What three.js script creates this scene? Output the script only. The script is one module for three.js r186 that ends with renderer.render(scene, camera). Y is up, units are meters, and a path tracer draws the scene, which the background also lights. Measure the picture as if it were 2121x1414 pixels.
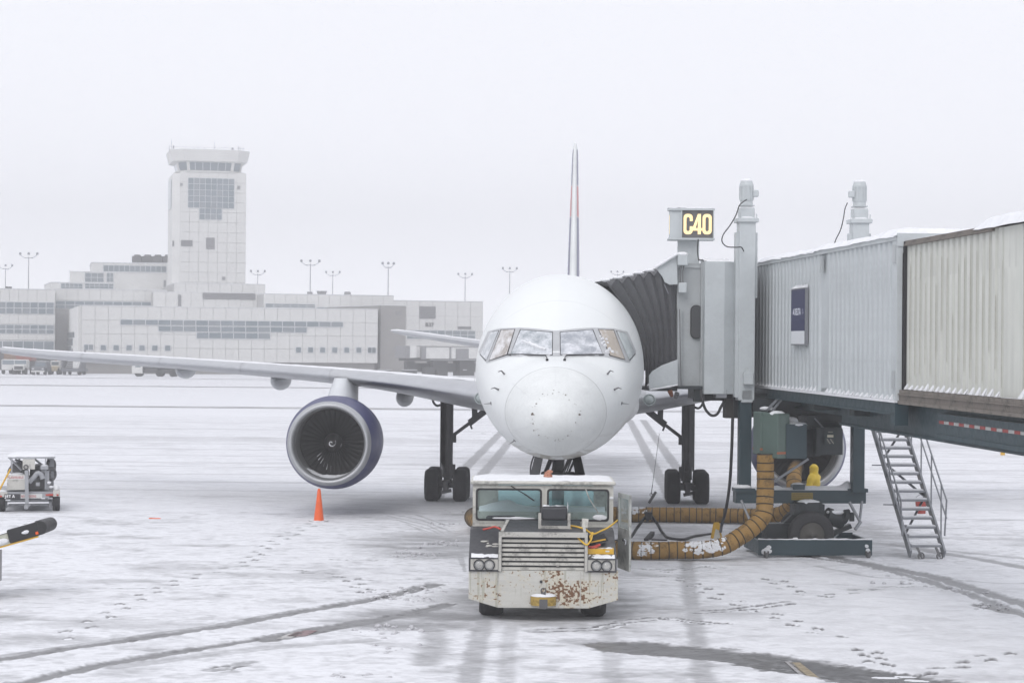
import * as THREE from 'three';
import { mergeGeometries } from 'three/addons/utils/BufferGeometryUtils.js';
import { RoundedBoxGeometry } from 'three/addons/geometries/RoundedBoxGeometry.js';
import { MarchingCubes } from 'three/addons/objects/MarchingCubes.js';
import { FontLoader } from 'three/addons/loaders/FontLoader.js';
import { TextGeometry } from 'three/addons/geometries/TextGeometry.js';
import { RectAreaLightUniformsLib } from 'three/addons/lights/RectAreaLightUniformsLib.js';

// ---------------------------------------------------------------- camera, sky, sun, exposure
const scene = new THREE.Scene();
const F = 4280, EYE = 4.8, HORIZON = 712, CX = 1060.5, CY = 707, ROLL = 0.0085;   // lens in pixels of a 2121 x 1414 picture
const camera = new THREE.PerspectiveCamera(2 * Math.atan(CY / F) * 180 / Math.PI, 2121 / 1414, 0.5, 6000);
camera.position.set(0, EYE, 0);
camera.rotation.set(Math.atan((HORIZON - CY) / F), 0, ROLL, 'YXZ');
const renderer = new THREE.WebGLRenderer({ antialias: true });
renderer.setSize(1024, 682);
renderer.toneMapping = THREE.LinearToneMapping;
renderer.toneMappingExposure = 1.04;
renderer.shadowMap.enabled = true;

{ // an overcast snow sky: brighter overhead as overcast skies are, and paling to white in the falling snow at the horizon
  const w = 64, h = 180, d = new Float32Array(w * h * 4);
  for (let y = 0; y < h; y++) for (let x = 0; x < w; x++) {
    const el = Math.sin(((y + 0.5) / h - 0.5) * Math.PI);
    const k = 1 + 0.35 * Math.max(0, el) + 0.74 * Math.exp(-Math.abs(el) / 0.075) + 0.012 * Math.sin(x * 0.589 + y * 0.31) * Math.sin(y * 0.47 + 1.3), i = (y * w + x) * 4;
    d[i] = 0.92 * k; d[i + 1] = 0.932 * k; d[i + 2] = 1.0 * k; d[i + 3] = 1;
  }
  const t = new THREE.DataTexture(d, w, h, THREE.RGBAFormat, THREE.FloatType);
  t.mapping = THREE.EquirectangularReflectionMapping; t.magFilter = THREE.LinearFilter; t.minFilter = THREE.LinearFilter; t.needsUpdate = true;
  scene.background = t; scene.environment = t;
}
const sun = new THREE.DirectionalLight(new THREE.Color(1, 0.97, 0.96), 1.1);
sun.position.set(-40, 105, 60); sun.target.position.set(0, 0, -50);
sun.castShadow = true; sun.shadow.radius = 60; sun.shadow.mapSize.set(2048, 2048);
Object.assign(sun.shadow.camera, { left: -70, right: 70, top: 90, bottom: -90, near: 1, far: 420 });
scene.add(sun, sun.target);
scene.fog = new THREE.FogExp2(new THREE.Color(0.98, 0.985, 1.0), 0.0019);

// ---------------------------------------------------------------- helpers
const V = (x, y, z) => new THREE.Vector3(x, y, z);
const unroll = (px, py) => { const dx = px - CX, dy = py - CY, c = Math.cos(ROLL), s = Math.sin(ROLL); return [dx * c + dy * s, -dx * s + dy * c + CY - HORIZON]; };
const P = (px, py, D) => { const [u, v] = unroll(px, py); return V(u / F * D, EYE - v / F * D, -D); };   // where the photo shows a point at distance D
const G = (px, py, y = 0) => { const [, v] = unroll(px, py); return P(px, py, (EYE - y) * F / v); };      // a point of the ground
let seedN = 12345;
const rnd = () => { seedN = (seedN * 1664525 + 1013904223) >>> 0; return seedN / 4294967296; };
const rr = (a, b) => a + (b - a) * rnd();
const lerp = (a, b, t) => a + (b - a) * t, clamp = (x, a = 0, b = 1) => Math.min(b, Math.max(a, x)), sstep = (a, b, x) => { const t = clamp((x - a) / (b - a)); return t * t * (3 - 2 * t); };
const HT = new Float32Array(65536); for (let i = 0; i < 65536; i++) HT[i] = rnd();
const vn = (x, y) => { const xi = Math.floor(x), yi = Math.floor(y); let fx = x - xi, fy = y - yi; fx *= fx * (3 - 2 * fx); fy *= fy * (3 - 2 * fy);
  const h = (a, b) => HT[((a & 255) + ((b & 255) << 8))]; const a = h(xi, yi), b = h(xi + 1, yi), c = h(xi, yi + 1), d = h(xi + 1, yi + 1);
  return a + (b - a) * fx + (c - a + (a - b - c + d) * fx) * fy; };
const fbm = (x, y, o = 4) => { let s = 0, a = 0.5, t = 0; for (let i = 0; i < o; i++) { s += a * vn(x, y); t += a; x = x * 2.03 + 17.3; y = y * 2.03 + 9.1; a *= 0.5; } return s / t; };
const tnoise = (u, v, n, o) => { let s = 0, a = 0.5, t = 0; for (let i = 0; i < o; i++) { const x = u * n, y = v * n, xi = Math.floor(x), yi = Math.floor(y); let fx = x - xi, fy = y - yi; fx *= fx * (3 - 2 * fx); fy *= fy * (3 - 2 * fy);
  const h = (p, q) => HT[(((p % n) + i * 37) & 255) + ((((q % n) + i * 91) & 255) << 8)]; s += a * lerp(lerp(h(xi, yi), h(xi + 1, yi), fx), lerp(h(xi, yi + 1), h(xi + 1, yi + 1), fx), fy); t += a; a *= 0.55; n *= 2; } return s / t; };   // tiles over 0..1

function flat(g) {   // position, normal and metric uv only
  const n = g.index ? g.toNonIndexed() : g;
  if (!n.attributes.normal) n.computeVertexNormals();
  for (const k of Object.keys(n.attributes)) if (!['position', 'normal', 'uv'].includes(k)) n.deleteAttribute(k);
  if (g.userData.keepUV && n.attributes.uv) return n;
  const p = n.attributes.position.array, uv = new Float32Array(p.length / 3 * 2);
  for (let i = 0; i < p.length / 9; i++) {
    const o = i * 9, ax = p[o + 3] - p[o], ay = p[o + 4] - p[o + 1], az = p[o + 5] - p[o + 2], bx = p[o + 6] - p[o], by = p[o + 7] - p[o + 1], bz = p[o + 8] - p[o + 2];
    const nx = Math.abs(ay * bz - az * by), ny = Math.abs(az * bx - ax * bz), nz = Math.abs(ax * by - ay * bx);
    for (let k = 0; k < 3; k++) { const q = o + k * 3, w = (i * 3 + k) * 2;
      if (ny >= nx && ny >= nz) { uv[w] = p[q]; uv[w + 1] = p[q + 2]; } else if (nx >= nz) { uv[w] = p[q + 2]; uv[w + 1] = p[q + 1]; } else { uv[w] = p[q]; uv[w + 1] = p[q + 1]; } }
  }
  n.setAttribute('uv', new THREE.BufferAttribute(uv, 2)); n.userData = {};
  return n;
}
const merged = (list) => { const a = (Array.isArray(list) ? list : [list]).map(flat); return a.length > 1 ? mergeGeometries(a) : a[0]; };
function roughen(g) {   // settled snow is never smooth
  const p = g.attributes.position, n = g.attributes.normal;
  for (let i = 0; i < p.count; i++) { const x = p.getX(i), y = p.getY(i), z = p.getZ(i), k = 0.016 * (vn(x * 13 + y * 5, z * 13 - y * 7) - 0.5) + 0.012 * (vn(x * 34 + z * 11, y * 34 + z * 9) - 0.5); p.setXYZ(i, x + n.getX(i) * k, y + n.getY(i) * k, z + n.getZ(i) * k); }
}
const names = new Map();
const numbered = (n) => { const k = names.get(n) ?? 0; names.set(n, k + 1); return k ? n + '_' + String(k).padStart(3, '0') : n; };
function mesh(name, geos, mat, parent, label) {
  const g0 = merged(geos); if (mat === MT.snow) roughen(g0);
  const m = new THREE.Mesh(g0, mat); m.name = name; m.castShadow = m.receiveShadow = true;
  if (label) m.userData.label = label;
  parent.add(m); return m;
}
const each = (name, list, m, parent) => list.map((g) => mesh(name, g, m, parent));
function raw(name, geo, mat, parent) { const m = new THREE.Mesh(geo, mat); m.name = name; m.castShadow = m.receiveShadow = true; parent.add(m); return m; }
function thing(name, label, category, pos = [0, 0, 0], turn = 0, group) {
  const o = new THREE.Group(); o.name = numbered(name); o.position.set(...(pos.isVector3 ? pos.toArray() : pos)); o.rotation.y = turn;
  o.userData = { label, category }; if (group) o.userData.group = group; scene.add(o); return o;
}
function solo(name, geos, mat, label, category, pos = [0, 0, 0], turn = 0, group) { const m = mesh(numbered(name), geos, mat, scene); m.position.set(...(pos.isVector3 ? pos.toArray() : pos)); m.rotation.y = turn; m.userData = { label, category }; if (group) m.userData.group = group; return m; }
const M4 = new THREE.Matrix4(), EU = new THREE.Euler(), QU = new THREE.Quaternion();
const put = (g, x = 0, y = 0, z = 0, rx = 0, ry = 0, rz = 0) => { g.applyMatrix4(M4.compose(V(x, y, z), QU.setFromEuler(EU.set(rx, ry, rz)), V(1, 1, 1))); return g; };
const bx = (w, h, d, x = 0, y = 0, z = 0, rx = 0, ry = 0, rz = 0) => put(new THREE.BoxGeometry(w, h, d), x, y, z, rx, ry, rz);
const rb = (w, h, d, r, x = 0, y = 0, z = 0, rx = 0, ry = 0, rz = 0) => put(new RoundedBoxGeometry(w, h, d, 2, Math.min(r, w / 2.01, h / 2.01, d / 2.01)), x, y, z, rx, ry, rz);
const b3 = (x0, x1, y0, y1, z0, z1) => bx(Math.abs(x1 - x0), Math.abs(y1 - y0), Math.abs(z1 - z0), (x0 + x1) / 2, (y0 + y1) / 2, (z0 + z1) / 2);
const cy = (r1, r2, h, x = 0, y = 0, z = 0, rx = 0, ry = 0, rz = 0, n = 20) => put(new THREE.CylinderGeometry(r1, r2, h, n), x, y, z, rx, ry, rz);
const sph = (r, x, y, z, sx = 1, sy = 1, sz = 1, n = 16) => { const g = new THREE.SphereGeometry(r, n, Math.ceil(n * 0.7)); g.scale(sx, sy, sz); g.translate(x, y, z); return g; };
const lathe = (pts, n = 32) => new THREE.LatheGeometry(pts.map(([a, b]) => new THREE.Vector2(a, b)), n);
const tube = (pts, r, seg = 24, n = 8, closed = false) => new THREE.TubeGeometry(new THREE.CatmullRomCurve3(pts.map((p) => (p.isVector3 ? p : V(...p))), closed), seg, r, n, closed);
function between(g, a, b) { const d = b.clone().sub(a), q = new THREE.Quaternion().setFromUnitVectors(V(0, 1, 0), d.clone().normalize()); g.applyMatrix4(M4.compose(a.clone().add(b).multiplyScalar(0.5), q, V(1, 1, 1))); return g; }
const vv = (p) => (p.isVector3 ? p : V(...p));
const rod = (a, b, r, n = 10, r2 = r) => { a = vv(a); b = vv(b); return between(new THREE.CylinderGeometry(r2, r, a.distanceTo(b), n), a, b); };
const beam = (a, b, w, d) => { a = vv(a); b = vv(b); const L = a.distanceTo(b), y = b.clone().sub(a).normalize(); let x = V(1, 0, 0); if (Math.abs(y.x) > 0.9) x = V(0, 0, 1); const z = x.clone().cross(y).normalize(); x = y.clone().cross(z).normalize();
  const g = new THREE.BoxGeometry(w, L, d); g.applyMatrix4(new THREE.Matrix4().makeBasis(x, y, z).setPosition(a.clone().add(b).multiplyScalar(0.5))); return g; };
const ext = (pts, depth, bevel = 0) => { const s = new THREE.Shape(pts.map(([a, b]) => new THREE.Vector2(a, b))); return new THREE.ExtrudeGeometry(s, { depth, bevelEnabled: bevel > 0, bevelSize: bevel, bevelThickness: bevel, bevelSegments: 2, steps: 1 }); };
function grid(nu, nv, fn, closeU = false) {   // a sheet of (nu+1) x (nv+1) points
  const pos = [], uv = [], idx = [];
  for (let j = 0; j <= nv; j++) for (let i = 0; i <= nu; i++) { const p = fn(i / nu, j / nv); pos.push(p.x, p.y, p.z); uv.push(i / nu, j / nv); }
  for (let j = 0; j < nv; j++) for (let i = 0; i < nu; i++) { const a = j * (nu + 1) + i, b = a + 1, c = a + nu + 1, d = c + 1; idx.push(a, b, d, a, d, c); }
  const g = new THREE.BufferGeometry(); g.setAttribute('position', new THREE.Float32BufferAttribute(pos, 3)); g.setAttribute('uv', new THREE.Float32BufferAttribute(uv, 2)); g.setIndex(idx); g.computeVertexNormals();
  if (closeU) { const n = g.attributes.normal; for (let j = 0; j <= nv; j++) { const a = j * (nu + 1), b = a + nu, v = V(n.getX(a) + n.getX(b), n.getY(a) + n.getY(b), n.getZ(a) + n.getZ(b)).normalize(); n.setXYZ(a, v.x, v.y, v.z); n.setXYZ(b, v.x, v.y, v.z); } }
  return g;
}
const keep = (g) => { g.userData.keepUV = true; return g; };

// ---------------------------------------------------------------- textures and materials
function dataTex(w, h, fn, srgb = false) {
  const d = new Uint8Array(w * h * 4);
  for (let y = 0; y < h; y++) for (let x = 0; x < w; x++) { const c = fn((x + 0.5) / w, (y + 0.5) / h), i = (y * w + x) * 4; if (typeof c === 'number') d[i] = d[i + 1] = d[i + 2] = clamp(c) * 255; else { d[i] = clamp(c[0]) * 255; d[i + 1] = clamp(c[1]) * 255; d[i + 2] = clamp(c[2]) * 255; } d[i + 3] = 255; }
  const t = new THREE.DataTexture(d, w, h); t.wrapS = t.wrapT = THREE.RepeatWrapping; t.magFilter = THREE.LinearFilter; t.minFilter = THREE.LinearMipmapLinearFilter; if (srgb) t.colorSpace = THREE.SRGBColorSpace; t.needsUpdate = true; return t;
}
const grainT = dataTex(512, 512, (u, v) => 0.74 + 0.18 * tnoise(u, v, 6, 5) + 0.08 * tnoise(u, v, 64, 2));
const grimeT = dataTex(512, 512, (u, v) => { const a = tnoise(u, v, 5, 6), b = tnoise(u, v, 40, 3); return 0.5 + 0.5 * sstep(0.28, 0.55, a * 0.75 + b * 0.3); });
const streakT = dataTex(512, 512, (u, v) => { const a = tnoise(u, v * 0.0625 % 1, 32, 3), b = tnoise(u, v, 7, 4); return 0.7 + 0.3 * clamp(0.3 + a * 0.7 + (b - 0.5) * 0.5); });
const roughT = dataTex(256, 256, (u, v) => 0.6 + 0.4 * tnoise(u, v, 8, 5));
const withRepeat = (t, m) => { const c = t.clone(); c.repeat.set(1 / m, 1 / m); c.needsUpdate = true; return c; };
const repeatCache = new Map();
const rep = (t, m) => { const k = t.uuid + m; if (!repeatCache.has(k)) repeatCache.set(k, withRepeat(t, m)); return repeatCache.get(k); };
const C = (r, g, b) => new THREE.Color().setRGB(r, g, b);
function mat(c, o = {}) {
  const { tex = grainT, size = 1.5, rough = 0.6, metal = 0, coat = 0, bump = 0, ...rest } = o;
  const m = new (coat || rest.transmission ? THREE.MeshPhysicalMaterial : THREE.MeshStandardMaterial)({ color: C(...c), roughness: rough, metalness: metal, ...rest });
  if (coat) { m.clearcoat = coat; m.clearcoatRoughness = 0.15; }
  if (tex) { m.map = rep(tex, size); m.roughnessMap = rep(roughT, size * 0.7); m.roughness = Math.min(1, rough * 1.25); }
  if (bump) { m.bumpMap = rep(tex ?? grainT, size * 0.6); m.bumpScale = bump; }
  return m;
}
const MT = {
  snow: mat([0.82, 0.83, 0.85], { rough: 0.95, size: 0.8, bump: 0.012 }),
  white: mat([0.74, 0.76, 0.755], { rough: 0.42, size: 4, coat: 0.15 }),
  alu: new THREE.MeshStandardMaterial({ color: C(0.54, 0.55, 0.57), roughness: 0.36, metalness: 0.85, map: rep(grainT, 7) }),
  lip: mat([0.5, 0.51, 0.52], { rough: 0.5, metal: 0.8, size: 4 }),
  navy: mat([0.03, 0.034, 0.13], { rough: 0.45, size: 3 }),
  gearDark: mat([0.11, 0.11, 0.115], { rough: 0.55, size: 0.7 }),
  gearGrey: mat([0.17, 0.17, 0.175], { rough: 0.5, size: 0.7 }),
  rubber: mat([0.028, 0.028, 0.03], { rough: 0.85, size: 0.5, bump: 0.004 }),
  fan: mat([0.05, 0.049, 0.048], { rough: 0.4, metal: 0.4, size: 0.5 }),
  black: mat([0.02, 0.02, 0.022], { rough: 0.6, size: 0.5 }),
  duct: mat([0.2, 0.2, 0.2], { rough: 0.7, size: 0.5 }),
  tugWhite: mat([0.56, 0.55, 0.5], { rough: 0.45, tex: grimeT, size: 1.7 }),
  tugBlack: mat([0.035, 0.036, 0.042], { rough: 0.5, size: 0.6 }),
  gasket: mat([0.015, 0.015, 0.016], { rough: 0.6, tex: null }),
  grille: mat([0.46, 0.45, 0.41], { rough: 0.5, tex: grimeT, size: 0.8 }),
  teal: new THREE.MeshPhysicalMaterial({ color: C(0.74, 0.89, 0.89), roughness: 0.03, transmission: 1, thickness: 0, ior: 1.5 }),
  chrome: mat([0.45, 0.46, 0.47], { rough: 0.2, metal: 1, tex: null }),
  lens: new THREE.MeshPhysicalMaterial({ color: C(0.95, 0.95, 0.95), roughness: 0.06, transmission: 0.85, thickness: 0, ior: 1.5 }),
  yellow: mat([0.72, 0.42, 0.03], { rough: 0.5, size: 0.5 }),
  rope: mat([0.78, 0.48, 0.05], { rough: 0.8, size: 0.1 }),
  red: mat([0.5, 0.05, 0.03], { rough: 0.5, size: 0.4 }),
  cone: mat([0.85, 0.13, 0.025], { rough: 0.55, size: 0.5 }),
  bridge: mat([0.54, 0.575, 0.585], { rough: 0.5, size: 3 }),
  bridgeCab: mat([0.44, 0.465, 0.47], { rough: 0.5, size: 3 }),
  beige: mat([0.60, 0.61, 0.56], { rough: 0.55, tex: streakT, size: 3 }),
  brown: mat([0.16, 0.14, 0.12], { rough: 0.7, tex: grimeT, size: 0.9 }),
  green: mat([0.023, 0.05, 0.062], { rough: 0.45, size: 1 }),
  greenLight: mat([0.10, 0.15, 0.13], { rough: 0.5, size: 1 }),
  greenDark: mat([0.022, 0.03, 0.033], { rough: 0.55, size: 0.8 }),
  bellows: mat([0.10, 0.103, 0.11], { rough: 0.75, size: 1.2 }),
  galv: mat([0.28, 0.29, 0.31], { rough: 0.45, metal: 0.5, size: 0.5 }),
  cable: mat([0.025, 0.025, 0.027], { rough: 0.6, tex: null }),
  hose: mat([0.27, 0.155, 0.038], { rough: 0.75, tex: grimeT, size: 0.9 }),
  hoseRib: mat([0.035, 0.028, 0.02], { rough: 0.8, tex: null }),
  concrete: mat([0.8, 0.8, 0.78], { rough: 0.85, size: 9 }),
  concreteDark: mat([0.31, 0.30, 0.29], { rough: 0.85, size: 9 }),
  joint: mat([0.5, 0.5, 0.49], { rough: 0.9, size: 9 }),
  farGlass: mat([0.26, 0.31, 0.35], { rough: 0.15, metal: 0.5, size: 12 }),
  farFrame: mat([0.6, 0.61, 0.62], { rough: 0.6, tex: null }),
  farDark: mat([0.07, 0.07, 0.075], { rough: 0.8, size: 5 }),
  louvre: mat([0.24, 0.24, 0.25], { rough: 0.8, tex: null }),
  mast: mat([0.3, 0.31, 0.33], { rough: 0.5, tex: null }),
  skin: mat([0.5, 0.3, 0.22], { rough: 0.6, tex: null }),
  rain: mat([0.72, 0.5, 0.02], { rough: 0.5, size: 0.6 }),
};
function printTex(w, h, draw) { const c = document.createElement('canvas'); c.width = w; c.height = h; draw(c.getContext('2d'), w, h); const t = new THREE.CanvasTexture(c); t.colorSpace = THREE.SRGBColorSpace; return t; }
const printMat = (t, rough = 0.5) => new THREE.MeshStandardMaterial({ map: t, roughness: rough });
const sheet = (w, h, x = 0, y = 0, z = 0, ry = 0) => keep(put(new THREE.PlaneGeometry(w, h), x, y, z, 0, ry, 0));
// ---------------------------------------------------------------- the snow-covered apron
const DIRT_SHADE = [0.10, 0.098, 0.10], SNOWC = [0.735, 0.742, 0.768];
const structure = (m) => { m.userData.kind = 'structure'; return m; };
const aircraftAt = { x: 0.82, D: 39.3, yaw: 0.0375 };   // nose tip, and the turn of the fuselage
const planePt = (x, s) => [aircraftAt.x + x * Math.cos(aircraftAt.yaw) + s * Math.sin(aircraftAt.yaw), aircraftAt.D + s * Math.cos(aircraftAt.yaw) - x * Math.sin(aircraftAt.yaw)];
const gp = (list) => list.map(([px, py]) => { const g = G(px, py); return [g.x, -g.z]; });

function snowPatch(x0, x1, d0, d1, tw, th, cell, cellD) {
  const wearShade = new Float32Array(tw * th), dent = new Float32Array(tw * th), paint = new Map();
  const sx = tw / (x1 - x0), sd = th / (d1 - d0);
  const line = (pts, width, strength, o = {}) => {
    const { soft = 0.5, ns = 1.2, cut = 0 } = o; let along = 0;
    for (let k = 0; k < pts.length - 1; k++) {
      const [ax, ad] = pts[k], [bx_, bd] = pts[k + 1], L = Math.hypot(bx_ - ax, bd - ad) || 1e-6, w = width;
      const i0 = Math.max(0, Math.floor((Math.min(ax, bx_) - w - x0) * sx)), i1 = Math.min(tw - 1, Math.ceil((Math.max(ax, bx_) + w - x0) * sx));
      const j0 = Math.max(0, Math.floor((Math.min(ad, bd) - w - d0) * sd)), j1 = Math.min(th - 1, Math.ceil((Math.max(ad, bd) + w - d0) * sd));
      for (let j = j0; j <= j1; j++) for (let i = i0; i <= i1; i++) {
        const x = x0 + i / sx, d = d0 + j / sd, t = clamp(((x - ax) * (bx_ - ax) + (d - ad) * (bd - ad)) / (L * L));
        const qx = x - ax - t * (bx_ - ax), qd = d - ad - t * (bd - ad), r = Math.hypot(qx, qd);
        if (r > w) continue;
        const side = ((x - ax) * (bd - ad) - (d - ad) * (bx_ - ax)) / L, al = along + t * L;
        let e = 1 - sstep(1 - soft, 1, r / w * (0.66 + 0.45 * vn(x * 3.1, d * 3.1) + 0.35 * vn(x * 11, d * 11)));
        const n = 0.55 * vn(side * 9 + 40, al * ns) + 0.45 * vn(x * 11, d * 11);
        e *= strength * sstep(cut, cut + 0.5, n + 0.25);
        const q = j * tw + i; if (e > wearShade[q]) wearShade[q] = e;
        if (o.rim && r > w * 0.75) dent[q] = Math.max(dent[q], o.rim);
      }
      along += L;
    }
  };
  const blot = (x, d, rx, rd, strength, hole = 0, ang = 0) => {
    const R = Math.max(rx, rd), ca = Math.cos(ang), sa = Math.sin(ang);
    const i0 = Math.max(0, Math.floor((x - R - x0) * sx)), i1 = Math.min(tw - 1, Math.ceil((x + R - x0) * sx)), j0 = Math.max(0, Math.floor((d - R - d0) * sd)), j1 = Math.min(th - 1, Math.ceil((d + R - d0) * sd));
    for (let j = j0; j <= j1; j++) for (let i = i0; i <= i1; i++) {
      const qx = x0 + i / sx - x, qd = d0 + j / sd - d, a = (qx * ca + qd * sa) / rx, b = (-qx * sa + qd * ca) / rd, r = Math.hypot(a, b);
      if (r > 1) continue;
      const e = strength * (1 - sstep(hole ? 0.65 : 0.45, 1, r)), q = j * tw + i;
      if (hole) { dent[q] = Math.min(dent[q], -hole * (1 - sstep(0.6, 1, r))); wearShade[q] = Math.max(wearShade[q], e * (0.6 + 0.4 * vn(qx * 20 + x, qd * 20 + d))); } else wearShade[q] = Math.max(wearShade[q], e * clamp(0.2 + 1.3 * fbm((qx + x) * 0.9, (qd + d) * 2.2, 4) - 0.25));
    }
  };
  const trail = (pts, n, spread = 0.13) => {   // footprints, left and right by turns
    let tot = 0; const segs = []; for (let k = 0; k < pts.length - 1; k++) { const L = Math.hypot(pts[k + 1][0] - pts[k][0], pts[k + 1][1] - pts[k][1]); segs.push(L); tot += L; }
    for (let k = 0; k < n; k++) { let a = (k + 0.5 + rr(-0.18, 0.18)) / n * tot, s = 0; while (s < segs.length - 1 && a > segs[s]) a -= segs[s++];
      const t = a / segs[s], [ax, ad] = pts[s], [bx_, bd] = pts[s + 1], dx = (bx_ - ax) / segs[s], dd = (bd - ad) / segs[s], o = (k % 2 ? 1 : -1) * spread * rr(0.7, 1.3);
      blot(lerp(ax, bx_, t) - dd * o, lerp(ad, bd, t) + dx * o, 0.115, 0.235, rr(1.0, 1.35), 0.026, Math.atan2(dd, dx) - Math.PI / 2 + rr(-0.3, 0.3)); }
  };
  // wheel tracks of the aircraft, back from each main wheel
  for (const x of [-4.08, -3.22, 3.22, 4.08]) line([planePt(x, 24), planePt(x, 40), planePt(x, 60), planePt(x, 120)], 0.27, 0.55, { soft: 0.35 });
  for (const x of [-0.3, 0.3]) line([planePt(x, 6), planePt(x, 30), planePt(x, 120)], 0.24, 0.4, { soft: 0.5 });
  if (d0 < 50) {
    line(gp([[-60, 1380], [130, 1349], [300, 1325], [450, 1303], [600, 1275], [700, 1258], [800, 1240], [900, 1214]]), 0.27, 0.95, { rim: 0.03 });
    line(gp([[-60, 1372], [130, 1343], [300, 1319], [450, 1297], [600, 1270]]), 0.12, 0.45);
    line(gp([[-40, 1440], [200, 1383], [400, 1350], [560, 1325], [700, 1300], [850, 1273], [930, 1255]]), 0.24, 0.95, { rim: 0.03 });
    line(gp([[540, 1330], [620, 1316], [700, 1301], [780, 1287], [850, 1274]]), 0.34, 1.0);
    line(gp([[240, 1385], [420, 1362], [560, 1345], [760, 1330]]), 0.3, 0.35, { cut: 0.25 });
    line(gp([[480, 1395], [430, 1392], [520, 1375]]), 0.16, 0.5, { cut: 0.3 });
    line(gp([[670, 1161], [740, 1164], [820, 1162], [960, 1155]]), 0.07, 0.9, { cut: 0.2, ns: 4 });
    line(gp([[30, 1224], [300, 1222], [550, 1211], [780, 1204], [900, 1201]]), 0.05, 0.8, { cut: 0.35, ns: 5 });
    line(gp([[1050, 1203], [1400, 1206], [1800, 1216], [2150, 1225]]), 0.05, 0.4, { cut: 0.4, ns: 5 });
    // the bared strip and the vehicle tracks on the right
    line(gp([[1295, 1342], [1400, 1352], [1480, 1360], [1580, 1372], [1680, 1389], [1800, 1406], [1960, 1432]]), 0.78, 1.0, { soft: 0.3 });
    line(gp([[1200, 1332], [1300, 1344], [1420, 1358]]), 0.5, 0.4, { cut: 0.2 });
    line(gp([[1600, 1136], [1700, 1152], [1800, 1172], [1930, 1197], [2020, 1225], [2160, 1268]]), 0.3, 0.7, { rim: 0.03 });
    line(gp([[1560, 1145], [1680, 1158], [1790, 1173], [1900, 1201], [2010, 1236], [2170, 1296]]), 0.22, 0.62, { rim: 0.035 });
    line(gp([[1850, 1130], [1950, 1148], [2040, 1163], [2160, 1186]]), 0.3, 0.55);
    line(gp([[1760, 1120], [1900, 1137], [2030, 1150], [2160, 1164]]), 0.22, 0.35);
    line(gp([[1690, 1176], [1820, 1200], [1950, 1206], [2160, 1213]]), 0.12, 0.3, { cut: 0.3 });
    line(gp([[2040, 1258], [2090, 1270], [2170, 1287]]), 0.3, 0.9);
    // tyre marks towards the camera from the tractor, and across behind it
    line(gp([[1420, 1120], [1425, 1200], [1440, 1300], [1462, 1450]]), 0.26, 0.42, { soft: 0.7 });
    line(gp([[1250, 1280], [1262, 1350], [1275, 1450]]), 0.24, 0.3, { soft: 0.7 });
    line(gp([[1000, 1290], [985, 1350], [965, 1450]]), 0.26, 0.45, { soft: 0.6 });
    line(gp([[880, 1290], [905, 1330], [880, 1380]]), 0.35, 0.45, { soft: 0.8 });
    line(gp([[1060, 1290], [1050, 1350], [1045, 1450]]), 0.2, 0.25, { soft: 0.7 });
    for (let k = 0; k < 9; k++) line(gp([[640 + k * 22, 1050 + k * 8], [760 + k * 20, 1052 + k * 9], [860 + k * 12, 1068 + k * 11], [930 + k * 4, 1092 + k * 12]]), 0.07, 0.36, { soft: 0.8, ns: 0.7 });
    line(gp([[560, 1016], [700, 1040], [860, 1048], [960, 1042]]), 0.5, 0.42, { cut: 0.15 });
    line(gp([[740, 1044], [860, 1056], [955, 1066]]), 0.6, 0.5, { cut: 0.2 });
    { const a = G(1126, 1270); blot(a.x, -a.z + 1.2, 2.6, 4.2, 0.75); const b = G(1190, 1060); blot(b.x, -b.z, 4.6, 7, 0.6); const c = G(860, 1285); blot(c.x, -c.z, 1.9, 1.8, 0.95); const e = G(1680, 1100); blot(e.x, -e.z, 3.6, 5, 0.5); const h = G(1360, 1100); blot(h.x, -h.z, 2.6, 3.2, 0.5); const m = G(0, 1285); blot(m.x - 0.4, -m.z, 1.1, 1.2, 0.9); const o = G(900, 1130); blot(o.x, -o.z, 2.6, 4.2, 0.7); const q = G(1430, 1270); blot(q.x, -q.z, 2.0, 1.3, 0.35); const u = G(60, 1330); blot(u.x, -u.z, 1.6, 0.8, 0.55); }  // slush patches; shade round the tractor and under the belt loader painted in
    // footprints
    trail(gp([[650, 1085], [560, 1128], [505, 1172], [400, 1196], [300, 1232], [210, 1282], [120, 1328]]), 36);
    trail(gp([[170, 1052], [185, 1010], [200, 985], [212, 958]]), 14);
    trail(gp([[190, 1036], [300, 1056], [400, 1066], [480, 1064], [560, 1050]]), 16);
    trail(gp([[1370, 1192], [1420, 1205], [1490, 1240], [1560, 1262], [1640, 1292], [1740, 1326]]), 20);
    trail(gp([[1500, 1296], [1440, 1290], [1370, 1282], [1300, 1290], [1240, 1304], [1100, 1310]]), 26);
    trail(gp([[1640, 1250], [1560, 1262], [1490, 1268], [1440, 1270]]), 14);
    trail(gp([[1790, 1348], [1810, 1366], [1826, 1384]]), 6);
    trail(gp([[1900, 1402], [2000, 1380], [2090, 1352]]), 7);
    trail(gp([[1820, 1400], [1925, 1408]]), 3);
    trail(gp([[440, 1392], [500, 1380]]), 3); trail(gp([[1340, 1180], [1390, 1186], [1440, 1176], [1520, 1180]]), 10);
    trail(gp([[560, 1180], [720, 1196], [760, 1232], [800, 1238]]), 12);
    trail(gp([[1600, 1200], [1650, 1230], [1700, 1240], [1780, 1226], [1900, 1212]]), 16);
  } else {
    line([[-40, 101], [40, 99]], 4.2, 0.16, { soft: 0.8, ns: 0.2 }); line([[-40, 103], [40, 101]], 0.8, 0.22, { soft: 0.8, ns: 0.3 });
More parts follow.
